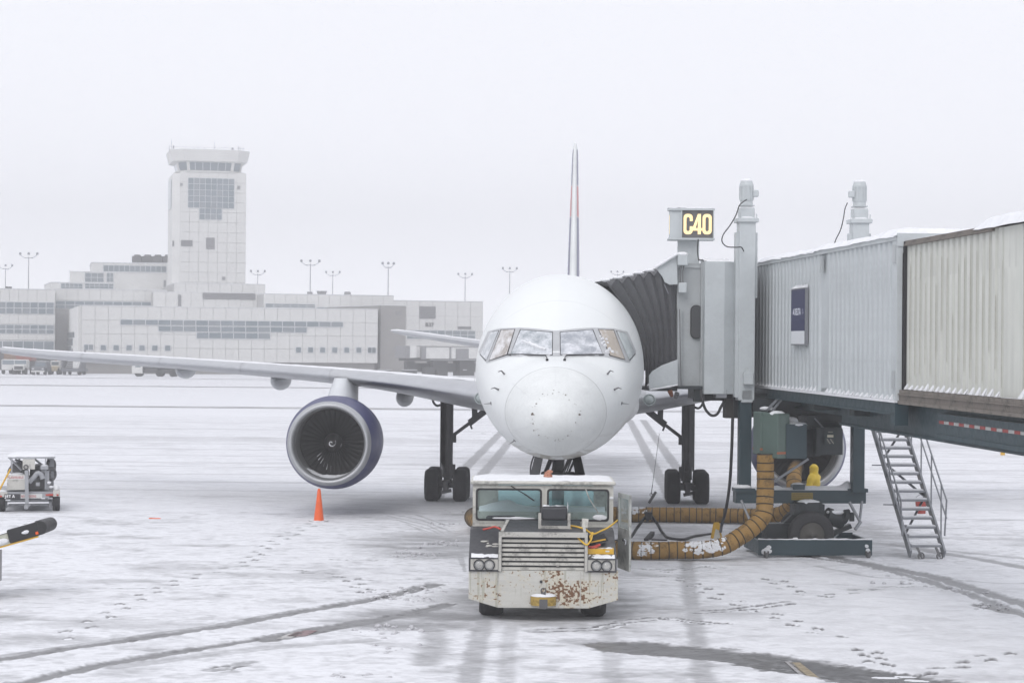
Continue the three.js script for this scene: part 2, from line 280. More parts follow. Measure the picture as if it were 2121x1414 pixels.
    for (const [d, w, s] of [[66, 0.3, 0.3], [70, 0.5, 0.25], [74, 0.25, 0.35], [78.5, 0.3, 0.4], [81, 0.6, 0.3], [86, 0.35, 0.35], [91, 0.7, 0.2], [96, 0.4, 0.3], [112, 1.2, 0.2], [121, 0.8, 0.2]]) line([[-45, d + 0.8], [-10, d], [12, d - 0.7], [45, d - 1.2]], w, s * 0.55, { ns: 0.25, cut: 0.12 });
    { const b = G(1170, 960); blot(b.x, -b.z, 5, 12, 0.45); const e = G(1640, 1010); blot(e.x, -e.z, 5, 8, 0.4); }
  }
  // colour and height
  const tex = new Uint8Array(tw * th * 4), hgt = new Float32Array(tw * th), bumpD = new Uint8Array(tw * th * 4);
  for (let j = 0; j < th; j++) for (let i = 0; i < tw; i++) {
    const q = j * tw + i, x = x0 + (i + 0.5) / sx, d = d0 + (j + 0.5) / sd;
    const rip = fbm(x * 1.5 + 5, d * 2.6, 4), streak = fbm(x * 0.55 + 31, d * 1.1 + 7, 5), fine = fbm(x * 8, d * 11, 3);
    let thin = sstep(0.5, 0.8, streak) * 0.26 + sstep(0.55, 0.85, rip) * 0.12 + (fine - 0.5) * 0.34 + sstep(0.55, 0.75, fbm(x * 3.3 + 9, d * 4.1, 3)) * 0.16 + 0.02;
    const deep = sstep(2, 6, x) * sstep(47, 42, d) * sstep(28, 31, d); thin *= 1 - 0.55 * deep;
    if (d0 > 50) thin *= 0.5; let w = wearShade[q]; w = clamp(w * (0.9 + 0.5 * (fine - 0.4)) + thin * (1 - w));
    const spot = sstep(0.72, 0.8, fine) * 0.25; w = clamp(w - spot * wearShade[q]);
    const dn = dent[q];
    const cover = 1 - w;
    hgt[q] = 0.006 + 0.034 * Math.pow(cover, 0.8) + (rip - 0.5) * (0.02 + 0.05 * deep) * cover + (fine - 0.5) * 0.012 * cover + dn * (dn > 0 ? fine : 1);
    const k = Math.pow(w, 0.85), tone = 0.94 + 0.1 * (fbm(x * 2.1, d * 2.1, 3) - 0.5);
    for (let c = 0; c < 3; c++) tex[q * 4 + c] = 255 * clamp(lerp(SNOWC[c] * tone, DIRT_SHADE[c] * (0.8 + 0.4 * fine), k));
    tex[q * 4 + 3] = 255;
    bumpD[q * 4 + 1] = 255 * clamp(0.95 - 0.6 * sstep(0.45, 0.95, w)); bumpD[q * 4 + 2] = 0; bumpD[q * 4] = 255 * clamp(0.5 + (fbm(x * 17, d * 17, 3) - 0.5) * (0.35 + 0.65 * cover)); bumpD[q * 4 + 3] = 255;
  }
  const T = new THREE.DataTexture(tex, tw, th), B = new THREE.DataTexture(bumpD, tw, th);
  for (const t of [T, B]) { t.magFilter = THREE.LinearFilter; t.minFilter = THREE.LinearMipmapLinearFilter; t.needsUpdate = true; }
  const at = (u, v) => hgt[clamp(Math.round(v * (th - 1)), 0, th - 1) * tw + clamp(Math.round(u * (tw - 1)), 0, tw - 1)];
  const nu = Math.round((x1 - x0) / cell), nv = Math.round((d1 - d0) / cellD);
  const g = grid(nu, nv, (u, v) => { const e = Math.min(u * (x1 - x0), (1 - u) * (x1 - x0), v * (d1 - d0), (1 - v) * (d1 - d0)); return V(lerp(x0, x1, u), lerp(0.012, at(u, v), sstep(0, 0.6, e)), -lerp(d0, d1, v)); });
  const m = new THREE.MeshStandardMaterial({ map: T, bumpMap: B, bumpScale: 0.014, roughnessMap: B, roughness: 1 });
  return structure(raw(numbered('apron'), g, m, scene));
}
snowPatch(-17, 17, 26.5, 58, 2048, 2048, 0.07, 0.06);
snowPatch(-34, 40, 58, 132, 2048, 1024, 0.25, 0.18);
{ // the ground beyond, one sheet to the horizon
  const g = grid(60, 60, (u, v) => V(lerp(-520, 520, u), 0, lerp(60, -520, v)));
  const t = dataTex(512, 512, (u, v) => 0.9 + 0.1 * tnoise(u, v, 8, 5)); t.repeat.set(30, 22);
  structure(raw('ground', g, new THREE.MeshStandardMaterial({ color: C(...SNOWC), map: t, roughness: 0.95 }), scene));
  const lane = mat([0.42, 0.42, 0.43], { rough: 0.8, tex: grimeT, size: 14 });
  const strip = (d, w, k) => structure(mesh(numbered('cleared_lane'), grid(80, 1, (u, v) => V(lerp(-260, 260, u), 0.02, -(d + (v - 0.5) * w * (0.8 + 0.4 * vn(u * 40, d)) - (u - 0.5) * k))), lane, scene));
  strip(150, 3.2, 6); strip(217, 3.6, 8); strip(262, 2.2, 6);
}
{ // clods of slush thrown up by the wheels
  const lumps = []; const spots = [[800, 1237, 26], [845, 1245, 26], [870, 1225, 22], [795, 1312, 30], [800, 1352, 12], [760, 1403, 10], [900, 1130, 40], [860, 1150, 40], [920, 1090, 30], [960, 1060, 18], [1110, 930, 22], [1300, 890, 20], [2060, 1262, 22], [1990, 1228, 22], [1850, 1205, 16], [1260, 900, 20], [1000, 900, 14]];
  for (const [px, py, n] of spots) { const c = G(px, py); for (let k = 0; k < n; k++) { const r = 0.012 + 0.04 * rnd() ** 2, g = new THREE.IcosahedronGeometry(r, 1), p = g.attributes.position; for (let i = 0; i < p.count; i++) { const f = 0.75 + 0.5 * vn(p.getX(i) * 40 + k, p.getY(i) * 40 + p.getZ(i) * 33); p.setXYZ(i, p.getX(i) * f * 1.3, p.getY(i) * f * 0.8, p.getZ(i) * f); } g.computeVertexNormals(); g.translate(c.x + (rnd() + rnd() - 1) * 0.7, 0.035, c.z + (rnd() + rnd() - 1) * 0.9); lumps.push(g); } }
  const m = mesh('slush_clods', lumps, mat([0.5, 0.5, 0.52], { rough: 0.95, tex: grimeT, size: 0.25 }), scene); m.userData = { kind: 'stuff', label: 'scattered clods of trodden snow and slush lying on the apron', category: 'snow' };
}
{ // paint showing where the snow is swept away
  const stripe = (a, b, w, m, n = 'painted_line') => { const [p, q] = [G(...a), G(...b)], d = q.clone().sub(p).setY(0).normalize(), s = V(-d.z, 0, d.x).multiplyScalar(w / 2); structure(mesh(numbered(n), grid(1, 12, (u, v) => p.clone().lerp(q, v).add(s.clone().multiplyScalar(u * 2 - 1)).setY(0.02)), m, scene)); };
  stripe([1646, 1374], [1688, 1408], 0.17, mat([0.30, 0.25, 0.17], { rough: 0.8, tex: grimeT, size: 0.35 }));
  stripe([1632, 1372], [1668, 1404], 0.1, mat([0.34, 0.33, 0.33], { rough: 0.8, tex: grimeT, size: 0.3 }));
  stripe([640, 1307], [612, 1320], 0.30, mat([0.24, 0.17, 0.175], { rough: 0.8, tex: grimeT, size: 0.3 }));
  stripe([616, 1312], [585, 1325], 0.2, mat([0.42, 0.41, 0.40], { rough: 0.8, tex: grimeT, size: 0.3 }));
}
// ---------------------------------------------------------------- the airliner
const plane = thing('jet_airliner', 'white twin-engine jet airliner parked nose-on at the gate, snow on its wings', 'airplane', [aircraftAt.x, 0, -aircraftAt.D], -aircraftAt.yaw);
const pchip = (xs, ys) => { const n = xs.length, h = [], dl = [], m = new Array(n).fill(0); for (let i = 0; i < n - 1; i++) { h[i] = xs[i + 1] - xs[i]; dl[i] = (ys[i + 1] - ys[i]) / h[i]; }
  m[0] = dl[0]; m[n - 1] = dl[n - 2]; for (let i = 1; i < n - 1; i++) m[i] = dl[i - 1] * dl[i] <= 0 ? 0 : 3 * (h[i - 1] + h[i]) / ((2 * h[i] + h[i - 1]) / dl[i - 1] + (h[i] + 2 * h[i - 1]) / dl[i]);
  return (x) => { x = clamp(x, xs[0], xs[n - 1]); let i = 0; while (i < n - 2 && x > xs[i + 1]) i++; const t = (x - xs[i]) / h[i], a = t * t, b = a * t; return ys[i] * (2 * b - 3 * a + 1) + h[i] * m[i] * (b - 2 * a + t) + ys[i + 1] * (3 * a - 2 * b) + h[i] * m[i + 1] * (b - a); }; };
const fuse = (() => {
  const T = [[0, 0, 3.35, 3.35, 3.35], [0.1, 0.3, 3.62, 3.08, 3.36], [0.4, 0.58, 3.93, 2.86, 3.38], [0.9, 0.83, 4.2, 2.7, 3.42], [1.4, 1.0, 4.35, 2.6, 3.46], [2, 1.18, 4.46, 2.52, 3.56], [2.6, 1.34, 4.54, 2.46, 3.68], [2.85, 1.4, 4.63, 2.445, 3.74], [3.1, 1.46, 4.84, 2.43, 3.8], [3.45, 1.53, 5.12, 2.41, 3.88], [4.2, 1.655, 5.55, 2.385, 4.02], [5, 1.75, 5.88, 2.37, 4.12], [6, 1.84, 6.15, 2.36, 4.2], [7, 1.88, 6.31, 2.355, 4.26], [8.5, 1.9, 6.41, 2.35, 4.32], [30, 1.9, 6.41, 2.35, 4.32], [34, 1.84, 6.41, 2.75, 4.5], [38, 1.5, 6.38, 3.6, 5], [42, 0.98, 6.28, 4.6, 5.4], [45, 0.5, 6.1, 5.1, 5.6], [47, 0.14, 5.85, 5.5, 5.68]];
  const q = T.map((r) => Math.sqrt(r[0])), f = [1, 2, 3, 4].map((k) => pchip(q, T.map((r) => r[k])));
  return (s) => { const x = Math.sqrt(clamp(s, 0, 47)); return f.map((g) => g(x)); };
})();
const fuseP = (s, th) => { const [w, t, b, m] = fuse(s), c = Math.cos(th); return V(Math.sin(th) * w, m + (c > 0 ? (t - m) : (m - b)) * c, -s); };
const inside = (p) => { const s = -p.z; if (s < 0 || s > 47) return 1; const [w, t, b, m] = fuse(s); const dy = p.y - m; return (p.x / w) ** 2 + (dy / (dy > 0 ? t - m : m - b)) ** 2 - 1; };
const toPlane = (v) => v.clone().sub(plane.position).applyAxisAngle(V(0, 1, 0), aircraftAt.yaw);
function onNose(px, py, lift = 0) {   // the point of the skin that the photo shows there, lifted off by some millimetres
  const o = toPlane(V(0, EYE, 0)), d = toPlane(P(px, py, 40)).sub(o).normalize(); let a = 38, b = 0;
  for (let t = 38.5; t < 60; t += 0.05) { if (inside(o.clone().addScaledVector(d, t)) < 0) { b = t; a = t - 0.05; break; } }
  if (!b) return o.addScaledVector(d, 46);
  for (let k = 0; k < 30; k++) { const c = (a + b) / 2; if (inside(o.clone().addScaledVector(d, c)) < 0) b = c; else a = c; }
  const p = o.addScaledVector(d, b), e = 0.01, n = V(inside(p.clone().add(V(e, 0, 0))) - inside(p.clone().add(V(-e, 0, 0))), inside(p.clone().add(V(0, e, 0))) - inside(p.clone().add(V(0, -e, 0))), inside(p.clone().add(V(0, 0, e))) - inside(p.clone().add(V(0, 0, -e)))).normalize();
  return p.addScaledVector(n, lift);
}
{ // skin: radome, nose and cabin as one loft, cut where the radome ends
  const ring = (a, b, ns) => grid(96, ns, (u, v) => fuseP((lerp(Math.sqrt(a), Math.sqrt(b), v)) ** 2, u * Math.PI * 2), true);
  const skinT = dataTex(2048, 1024, (u, v) => { const q = lerp(Math.sqrt(1.4), Math.sqrt(47), v), s = q * q, x = u * 11.8, th = u * Math.PI * 2; let t = 0.93 + 0.07 * fbm(x * 0.9, s * 0.5, 4);
    const low = sstep(0.25, 0.85, -Math.cos(th)), wet = sstep(0.56, 0.66, fbm(x * 1.7 + 4, s * 0.45, 5)) * low * 0.35 + sstep(0.55, 0.72, fbm(x * 6, s * 0.35 + 8, 4)) * low * 0.25;   // road film thrown on the belly
    const ringAt = [2.25, 4.6, 6.9, 9.6, 12.6, 16].some((r) => Math.abs(s - r) < 0.007 * (0.7 + q * 0.35)), lap = s > 4.6 && [0.17, 0.24, 0.33, 0.67, 0.76, 0.83].some((k) => Math.abs(u - k) < 0.0006); if (ringAt || lap) t *= 0.86;
    return [t * (1 - wet), t * (1 - wet * 1.06), t * (1 - wet * 1.16)]; });
  const skinM = new THREE.MeshPhysicalMaterial({ color: C(0.72, 0.74, 0.735), map: skinT, roughness: 0.45, clearcoat: 0.15, clearcoatRoughness: 0.25 });
  mesh('fuselage', keep(ring(1.4, 47, 150)), skinM, plane);
  mesh('radome', ring(0.00001, 1.393, 40), mat([0.75, 0.77, 0.76], { rough: 0.5, size: 2.2 }), plane);
  mesh('tail_cone', sph(0.2, 0, 5.68, -47, 0.7, 0.9, 1.5), MT.alu, plane);
  mesh('radome_seam', grid(120, 1, (u, v) => fuseP(1.389 + v * 0.02, u * Math.PI * 2).multiply(V(1.0012, 1, 1))), mat([0.3, 0.31, 0.3], { tex: null, rough: 0.7 }), plane);
  // lightning strips on the radome
  for (const [a, b] of [[[1151, 762], [1151, 800]], [[1060, 792], [1104, 828]], [[1241, 792], [1196, 828]], [[1066, 891], [1102, 881]], [[1235, 891], [1198, 881]], [[1151, 906], [1151, 940]]]) { const pts = []; for (let k = 0; k <= 6; k++) pts.push(onNose(lerp(a[0], b[0], k / 6), lerp(a[1], b[1], k / 6), -0.001)); mesh('lightning_strip', tube(pts, 0.005, 8, 5), MT.farFrame, plane); }
  // chipped paint on the radome
  const chips = []; const chip = (px, py, r) => { const c = onNose(px, py, 0.0025), n = 6, pts = []; for (let k = 0; k < n; k++) { const a = k / n * 6.283; pts.push(onNose(px + Math.cos(a) * r * rr(0.5, 1.3), py + Math.sin(a) * r * rr(0.4, 1.2), 0.0025)); } const g = new THREE.BufferGeometry(), pos = []; for (let k = 0; k < n; k++) pos.push(...c.toArray(), ...pts[k].toArray(), ...pts[(k + 1) % n].toArray()); g.setAttribute('position', new THREE.Float32BufferAttribute(pos, 3)); g.computeVertexNormals(); chips.push(g); };
  for (const [x, y, r] of [[1102, 857, 3.2], [1106, 859, 1.6], [1200, 859, 3.2], [1103, 868, 1.2], [1105, 877, 1.8], [1106, 891, 1.6], [1116, 901, 1.7], [1124, 816, 1.3], [1134, 817, 1.2], [1145, 815, 1.4], [1147, 808, 1.2], [1158, 812, 1.2], [1172, 818, 2.0], [1179, 828, 1.2], [1111, 836, 2.0], [1108, 841, 1], [1193, 838, 1], [1202, 851, 1.3], [1192, 875, 1.6], [1176, 902, 1.6], [1150, 912, 1.6], [1157, 910, 1.2], [1166, 909, 1]]) chip(x, y, r);
  for (let k = 0; k < 26; k++) { const a = rr(0, 6.283); chip(1151 + Math.cos(a) * rr(44, 54), 862 + Math.sin(a) * rr(44, 54), rr(0.35, 0.9)); }
  mesh('chipped_paint', chips, mat([0.13, 0.10, 0.08], { tex: null, rough: 0.9 }), plane);
  // drip and panel lines of the nose
  for (const pts of [[[998, 728], [985, 760], [983, 790]], [[1325, 728], [1332, 770], [1334, 800]]]) mesh('panel_line', tube(pts.map(([a, b]) => onNose(a, b, -0.002)), 0.005, 10, 5), MT.farFrame, plane);
}
{ // flight-deck windows
  const frost = (seed, amt, clear) => dataTex(256, 256, (u, v) => { const n = fbm(u * 5 + seed, v * 5 + seed * 2, 5), f = fbm(u * 40 + seed, v * 40, 3), g = fbm(u * 70, v * 70 + seed, 2); const k = clamp(sstep(0.42 - amt, 0.95 - amt, n * 0.65 + f * 0.35) + sstep(0.55, 0.75, g) * amt * 0.5) * 0.62; const dk = clear; return [lerp(dk[0], 0.86, k), lerp(dk[1], 0.87, k), lerp(dk[2], 0.9, k)]; });
  const patch = (q, lift, n = 14, grow = 0) => { const c = [q.reduce((a, p) => a + p[0], 0) / 4, q.reduce((a, p) => a + p[1], 0) / 4], g = q.map(([x, y]) => [x + Math.sign(x - c[0]) * grow, y + Math.sign(y - c[1]) * grow]);
    return keep(grid(n, n, (u, v) => { const x = lerp(lerp(g[0][0], g[1][0], u), lerp(g[3][0], g[2][0], u), v), y = lerp(lerp(g[0][1], g[1][1], u), lerp(g[3][1], g[2][1], u), v); return onNose(x, y, lift); })); };
  const wins = [
    [[[1079, 683.5], [1144, 689], [1143.5, 735], [1058, 734.5]], 3, 0.16, [0.24, 0.27, 0.29]], [[[1161, 689], [1227, 683.5], [1248, 733.5], [1161.5, 734.5]], 9, 0.12, [0.27, 0.29, 0.32]],
    [[[1039, 684], [1066, 683], [1050, 734], [1014, 746.5]], 14, 0.15, [0.26, 0.23, 0.2]], [[[1018, 688], [1033, 685.5], [1008, 746.5], [995.5, 733]], 21, 0.14, [0.26, 0.29, 0.31]],
    [[[1240, 683], [1270, 684.5], [1294, 744.5], [1264, 736]], 27, -0.03, [0.30, 0.25, 0.19]], [[[1277, 686], [1296, 691], [1315, 731.5], [1302.5, 746]], 33, 0.02, [0.38, 0.42, 0.42]]];
  const frameM = mat([0.50, 0.51, 0.52], { rough: 0.45, metal: 0.3, size: 0.6 });
  // the metal surround, in two halves that follow the skin
  const edge = (side, t) => { const L = side < 0; const top = L ? [[991, 729], [1011, 686], [1036, 680], [1078, 678.5], [1110, 680.5], [1151.5, 685]] : [[1318, 728], [1300, 687], [1272, 680], [1228, 678.5], [1194, 680.5], [1151.5, 685]]; const bot = L ? [[997, 738], [1008, 752], [1018, 749], [1053, 738.5], [1100, 738.5], [1151.5, 738.5]] : [[1313, 737], [1304, 751], [1290, 748], [1252, 738.5], [1200, 738.5], [1151.5, 738.5]]; const k = t * 5, i = Math.min(4, Math.floor(k)), f = k - i; return [[lerp(top[i][0], top[i + 1][0], f), lerp(top[i][1], top[i + 1][1], f)], [lerp(bot[i][0], bot[i + 1][0], f), lerp(bot[i][1], bot[i + 1][1], f)]]; };
  for (const s of [-1, 1]) mesh('window_surround', grid(50, 12, (u, v) => { const [a, b] = edge(s, u); return onNose(lerp(a[0], b[0], v), lerp(a[1], b[1], v), 0.004); }), frameM, plane);
  for (const [q, seed, amt, clear] of wins) {
    const holder = mesh('flight_deck_window', patch(q, 0.007, 14, 1.5), MT.gasket, plane, 'black rubber seal round a frosted flight deck window');
    const pm = new THREE.MeshPhysicalMaterial({ map: frost(seed, amt, clear), roughness: 0.25, clearcoat: 0.6, clearcoatRoughness: 0.1 });
    mesh('pane', patch(q, 0.011), pm, holder);
  }
  const drift = (pts, r) => { const c = pts.map(([a, b]) => onNose(a, b, 0.006)); return tube(c, r, 20, 6); };
  mesh('snow_streak', [drift([[1084, 707], [1100, 713], [1116, 719], [1130, 725]], 0.028), drift([[1096, 711], [1110, 717], [1124, 723]], 0.04), ...[[1243, 697, 0.03], [1247, 703, 0.05], [1251, 709, 0.04], [1256, 704, 0.035], [1259, 711, 0.03], [1253, 717, 0.05], [1262, 725, 0.06], [1268, 730, 0.05], [1258, 730, 0.07], [1247, 712, 0.03]].map(([a, b, q]) => { const c = onNose(a, b, 0.008); return put(new THREE.IcosahedronGeometry(q, 1).scale(1, 0.8, 0.3), c.x, c.y, c.z, 0, 0.6, rr(0, 3)); }), drift([[1060, 736], [1080, 736.6], [1140, 737]], 0.014), drift([[1165, 736.5], [1240, 736]], 0.012)], MT.snow, plane);
  for (const s of [-1, 1]) { const X = (d) => 1151.5 + s * d; mesh('windshield_wiper', [tube([[X(18), 746], [X(20), 741], [X(24), 738.6], [X(40), 738.2]].map(([a, b]) => onNose(a, b, 0.035)), 0.011, 12, 6), tube([[X(24), 738.4], [X(60), 736.5], [X(99), 736]].map(([a, b]) => onNose(a, b, 0.03)), 0.013, 16, 6), sph(0.03, ...onNose(X(18), 747, 0.02).toArray())], MT.gasket, plane); }
  // probes
  for (const [px, py, l] of [[1045, 775, 0], [1258, 775, 0], [1033, 807, 1], [1272, 807, 1], [1017, 835, 2], [1288, 835, 2], [1066, 912, 2]]) { const a = onNose(px, py, 0), b = onNose(px, py, 0.1), s = Math.sign(px - 1151); const out = b.clone().sub(a).normalize(); const tip = b.clone().add(V(s * 0.06, -0.02, 0.1));
    mesh('air_data_probe', l === 2 ? [cy(0.035, 0.035, 0.012).applyMatrix4(new THREE.Matrix4().compose(a, new THREE.Quaternion().setFromUnitVectors(V(0, 1, 0), out), V(1, 1, 1.5))), rod(a, b.clone().add(V(s * 0.05, -0.01, 0)), 0.012, 6, 0.004)] : [rod(a, b, 0.022, 8, 0.014), rod(b.clone().add(V(0, 0, -0.06)), tip, 0.012, 6, 0.008)], MT.gearGrey, plane); }
}
// lifting surfaces: loft of aerofoils along the span
const foil = (c, t) => 5 * t * (0.2969 * Math.sqrt(c) - 0.126 * c - 0.3516 * c * c + 0.2843 * c ** 3 - 0.1036 * c ** 4);
function loft(sections, vertical = false) {   // section: [span, LE s, chord, height, thickness in metres]
  const at = (k) => pchip(sections.map((r) => r[0]), sections.map((r) => r[k])), f = [1, 2, 3, 4].map(at), a0 = sections[0][0], a1 = sections[sections.length - 1][0];
  return (v, u, side, off = 0) => {   // u: -1 trailing edge below .. 0 leading edge .. 1 trailing edge above
    const x = lerp(a0, a1, v), s = f[0](x), ch = f[1](x), y = f[2](x), t = f[3](x), c = u * u, th = foil(Math.min(c, 1), t / ch) * ch;
    const up = (u >= 0 ? 1 : -1) * (th * (u >= 0 ? 1.05 : 0.95)) + off * (u >= 0 ? 1 : -1) * Math.min(1, Math.abs(u) * 6);
    const ss = s + c * ch - off * Math.max(0, 1 - Math.abs(u) * 5);
    return vertical ? V(up * side, x, -ss) : V(x * side, y + up - c * ch * 0.02, -ss);
  };
}
const wing = loft([[1.2, 15.9, 9.2, 3.24, 0.98], [2.3, 16.7, 8.6, 3.36, 0.88], [5.95, 19.1, 6.6, 3.77, 0.5], [11.4, 22.9, 4.4, 4.08, 0.36], [18.45, 27.5, 1.9, 4.43, 0.22], [18.8, 27.85, 1.5, 4.47, 0.16], [18.93, 28.2, 1.0, 4.49, 0.06]]);
const wingGrey = mat([0.46, 0.47, 0.485], { rough: 0.38, metal: 0.25, size: 3.5 });
for (const side of [-1, 1]) {
  const w = mesh('wing', grid(60, 60, (u, v) => wing(v, u * 2 - 1, side)), wingGrey, plane);
  const cuts = [0.055, 0.28, 0.315, 0.48, 0.64, 0.8, 0.965];
  for (let k = 0; k < cuts.length - 1; k++) if (k !== 1) mesh('slat', grid(16, 22, (u, v) => wing(lerp(cuts[k] + 0.001, cuts[k + 1] - 0.001, v), lerp(-0.24, 0.36, u), side, 0.012)), MT.alu, w);
  mesh('wing_snow', grid(16, 60, (u, v) => { const q = wing(lerp(0.02, 0.985, v), lerp(0.38, 0.97, u), side, 0.0); q.y += 0.02 * Math.min(1, 10 * u * (1 - u)) + 0.012 * (vn(q.x * 3, q.z * 3) - 0.3); return q; }), MT.snow, w);
  for (const [x, dy, L, r] of [[4.9, -0.32, 3.0, 0.24], [8.9, -0.24, 2.9, 0.25], [12.15, -0.17, 2.6, 0.22]]) { const v = (x - 1.2) / (18.93 - 1.2), p = wing(v, -0.82, side); mesh('flap_track_fairing', sph(r, p.x, p.y + dy + 0.1, p.z + 0.3, 1, 1.25, L / r / 2, 20), mat([0.52, 0.54, 0.56], { rough: 0.4, size: 2 }), plane); }
  const lp = V(side * 2.28, 3.32, -16.55);
  mesh('landing_light', [put(new THREE.SphereGeometry(0.14, 20, 10, 0, 6.283, 0, 1.2), lp.x, lp.y, lp.z + 0.02, Math.PI / 2), put(new THREE.TorusGeometry(0.15, 0.02, 8, 24), lp.x, lp.y, lp.z + 0.08)], mat([0.32, 0.36, 0.36], { rough: 0.15, tex: null }), plane);
  const stab = loft([[0.4, 40.8, 5.0, 4.3, 0.5], [4.1, 43.6, 3.4, 4.83, 0.3], [7.4, 46, 1.9, 5.27, 0.16], [7.62, 46.3, 1.4, 5.3, 0.07]]);
  const st = mesh('tailplane', grid(40, 24, (u, v) => stab(v, u * 2 - 1, side)), wingGrey, plane);
  mesh('leading_edge', grid(14, 16, (u, v) => stab(lerp(0.02, 0.985, v), lerp(-0.2, 0.3, u), side, 0.01)), MT.alu, st);
  mesh('tailplane_snow', grid(10, 24, (u, v) => { const q = stab(v, lerp(0.33, 0.97, u), side); q.y += 0.03 * Math.min(1, 8 * u * (1 - u)); return q; }), MT.snow, st);
}
mesh('wing_fairing', grid(64, 40, (u, v) => { const s = lerp(13.2, 28.5, v), k = Math.sin(Math.PI * v) ** 0.5, a = u * Math.PI * 2, c = Math.cos(a); return V(Math.sin(a) * (1.5 + 0.64 * k), 3.2 + c * (c > 0 ? 0.5 + 0.7 * k : 0.62 + 0.36 * k), -s); }, true), MT.white, plane);
{ // fin, its sides in the livery colours
  const fin = loft([[6.0, 37.6, 6.6, 0, 0.5], [8.5, 40.4, 5.2, 0, 0.42], [11, 43.0, 3.9, 0, 0.3], [12.8, 44.9, 3.0, 0, 0.2], [13.05, 45.4, 2.4, 0, 0.12]], true);
  const f = mesh('fin', grid(40, 30, (u, v) => fin(v, u * 2 - 1, 1)), MT.white, plane);
  mesh('leading_edge', grid(16, 30, (u, v) => fin(lerp(0.01, 0.97, v), lerp(-0.2, 0.2, u), 1, 0.008)), MT.white, f);
  const gloss = (c) => new THREE.MeshPhysicalMaterial({ color: C(...c), roughness: 0.4, clearcoat: 0.35, clearcoatRoughness: 0.2 }), bands = [[0.02, 0.54, gloss([0.03, 0.034, 0.13])], [0.545, 0.73, gloss([0.42, 0.04, 0.05])], [0.735, 0.96, gloss([0.03, 0.034, 0.13])]];
  for (const s of [-1, 1]) for (const [a, b, m] of bands) mesh('livery_panel', grid(12, 10, (u, v) => fin(lerp(a, b, v), s * lerp(0.22, 0.99, u), 1, 0.006)), m, f);
}
// engines
const bladeGeo = (() => { const g = grid(3, 10, (u, v) => { const r = lerp(0.25, 0.925, v), tw = lerp(0.5, 1.15, v), ch = lerp(0.13, 0.2, v), c = (u - 0.5) * ch, bow = 0.06 * Math.sin(v * Math.PI); return V(c * Math.sin(tw) + bow * 0.3, r, -c * Math.cos(tw) + 0.02 * Math.sin(u * Math.PI)); }); return flat(g); })();
for (const side of [-1, 1]) {
  const e = new THREE.Group(); e.name = 'engine'; e.position.set(side * 6.40, 2.05, -16.5); e.rotation.x = -0.015; plane.add(e);
  const L = (pts, n = 64) => { const g = lathe(pts, n); g.rotateX(-Math.PI / 2); return g; };   // profile along -z, front at 0
  mesh('inlet_lip', L([[0.945, 0.36], [0.948, 0.22], [0.965, 0.1], [1.0, 0.03], [1.04, 0.0], [1.08, 0.02], [1.12, 0.08], [1.15, 0.17]]), MT.lip, e);
  mesh('cowling', L([[1.147, 0.163], [1.2, 0.34], [1.262, 0.7], [1.295, 1.2], [1.28, 2.0], [1.2, 3.0], [1.08, 3.9], [1.02, 4.4], [0.98, 4.42]]), MT.navy, e);
  mesh('inlet_duct', L([[0.944, 0.345], [0.95, 0.7], [0.96, 1.25], [0.96, 1.5], [0.02, 1.52]]), MT.duct, e);
  mesh('core_nozzle', L([[0.9, 4.0], [0.72, 4.8], [0.55, 5.6], [0.5, 5.65], [0.3, 5.5], [0.02, 6.2]], 40), MT.alu, e);
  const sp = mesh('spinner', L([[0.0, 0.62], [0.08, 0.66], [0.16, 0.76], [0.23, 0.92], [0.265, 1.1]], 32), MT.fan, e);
  mesh('spiral_mark', tube(Array.from({ length: 26 }, (_, k) => { const a = k * 0.26 + (side > 0 ? 2 : 0.4), r = 0.012 + k * 0.0042; return V(Math.cos(a) * r, Math.sin(a) * r, -(0.625 + r * r * 6.2)); }), 0.009, 60, 5), MT.snow, sp);
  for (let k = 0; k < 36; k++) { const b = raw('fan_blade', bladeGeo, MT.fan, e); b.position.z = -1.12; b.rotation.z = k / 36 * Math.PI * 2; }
  if (side < 0) {
    each('snow_clump', [grid(20, 4, (u, v) => { const a = -Math.PI / 2 + lerp(-0.75, 0.62, u), k = Math.sin(u * Math.PI) * (0.6 + 0.6 * vn(u * 9, 3)), r = 0.945 - v * 0.075 * k; return V(Math.cos(a) * r, Math.sin(a) * r, -0.3 - v * 0.4); }), ...[0, 1, 2, 3, 4, 5].map((k) => { const a = -2.42 + k * 0.155, r0 = 0.42 + k * 0.045; return rod([Math.cos(a) * r0, Math.sin(a) * r0, -1.0], [Math.cos(a) * (r0 + 0.16), Math.sin(a) * (r0 + 0.16), -0.99], 0.004, 5, 0.009); }), put(new THREE.IcosahedronGeometry(0.07, 1).scale(0.6, 1.5, 0.5), 0.2, -0.02, -0.98), put(new THREE.IcosahedronGeometry(0.04, 1).scale(0.6, 1.1, 0.5), 0.17, 0.07, -0.98)], MT.snow, e);
  }
  const py = mesh('pylon', grid(24, 8, (u, v) => { const a = u * 2 - 1, c = a * a, y = lerp(0.95, 1.78, v), s0 = lerp(1.2, 2.6, v), ch = lerp(4.8, 4.4, v), th = foil(c, 0.15) * ch * (0.9 + 0.35 * (1 - v)); return V((a > 0 ? 1 : -1) * th, y, -(s0 + c * ch)); }), mat([0.66, 0.68, 0.7], { rough: 0.4, size: 2 }), e);
}
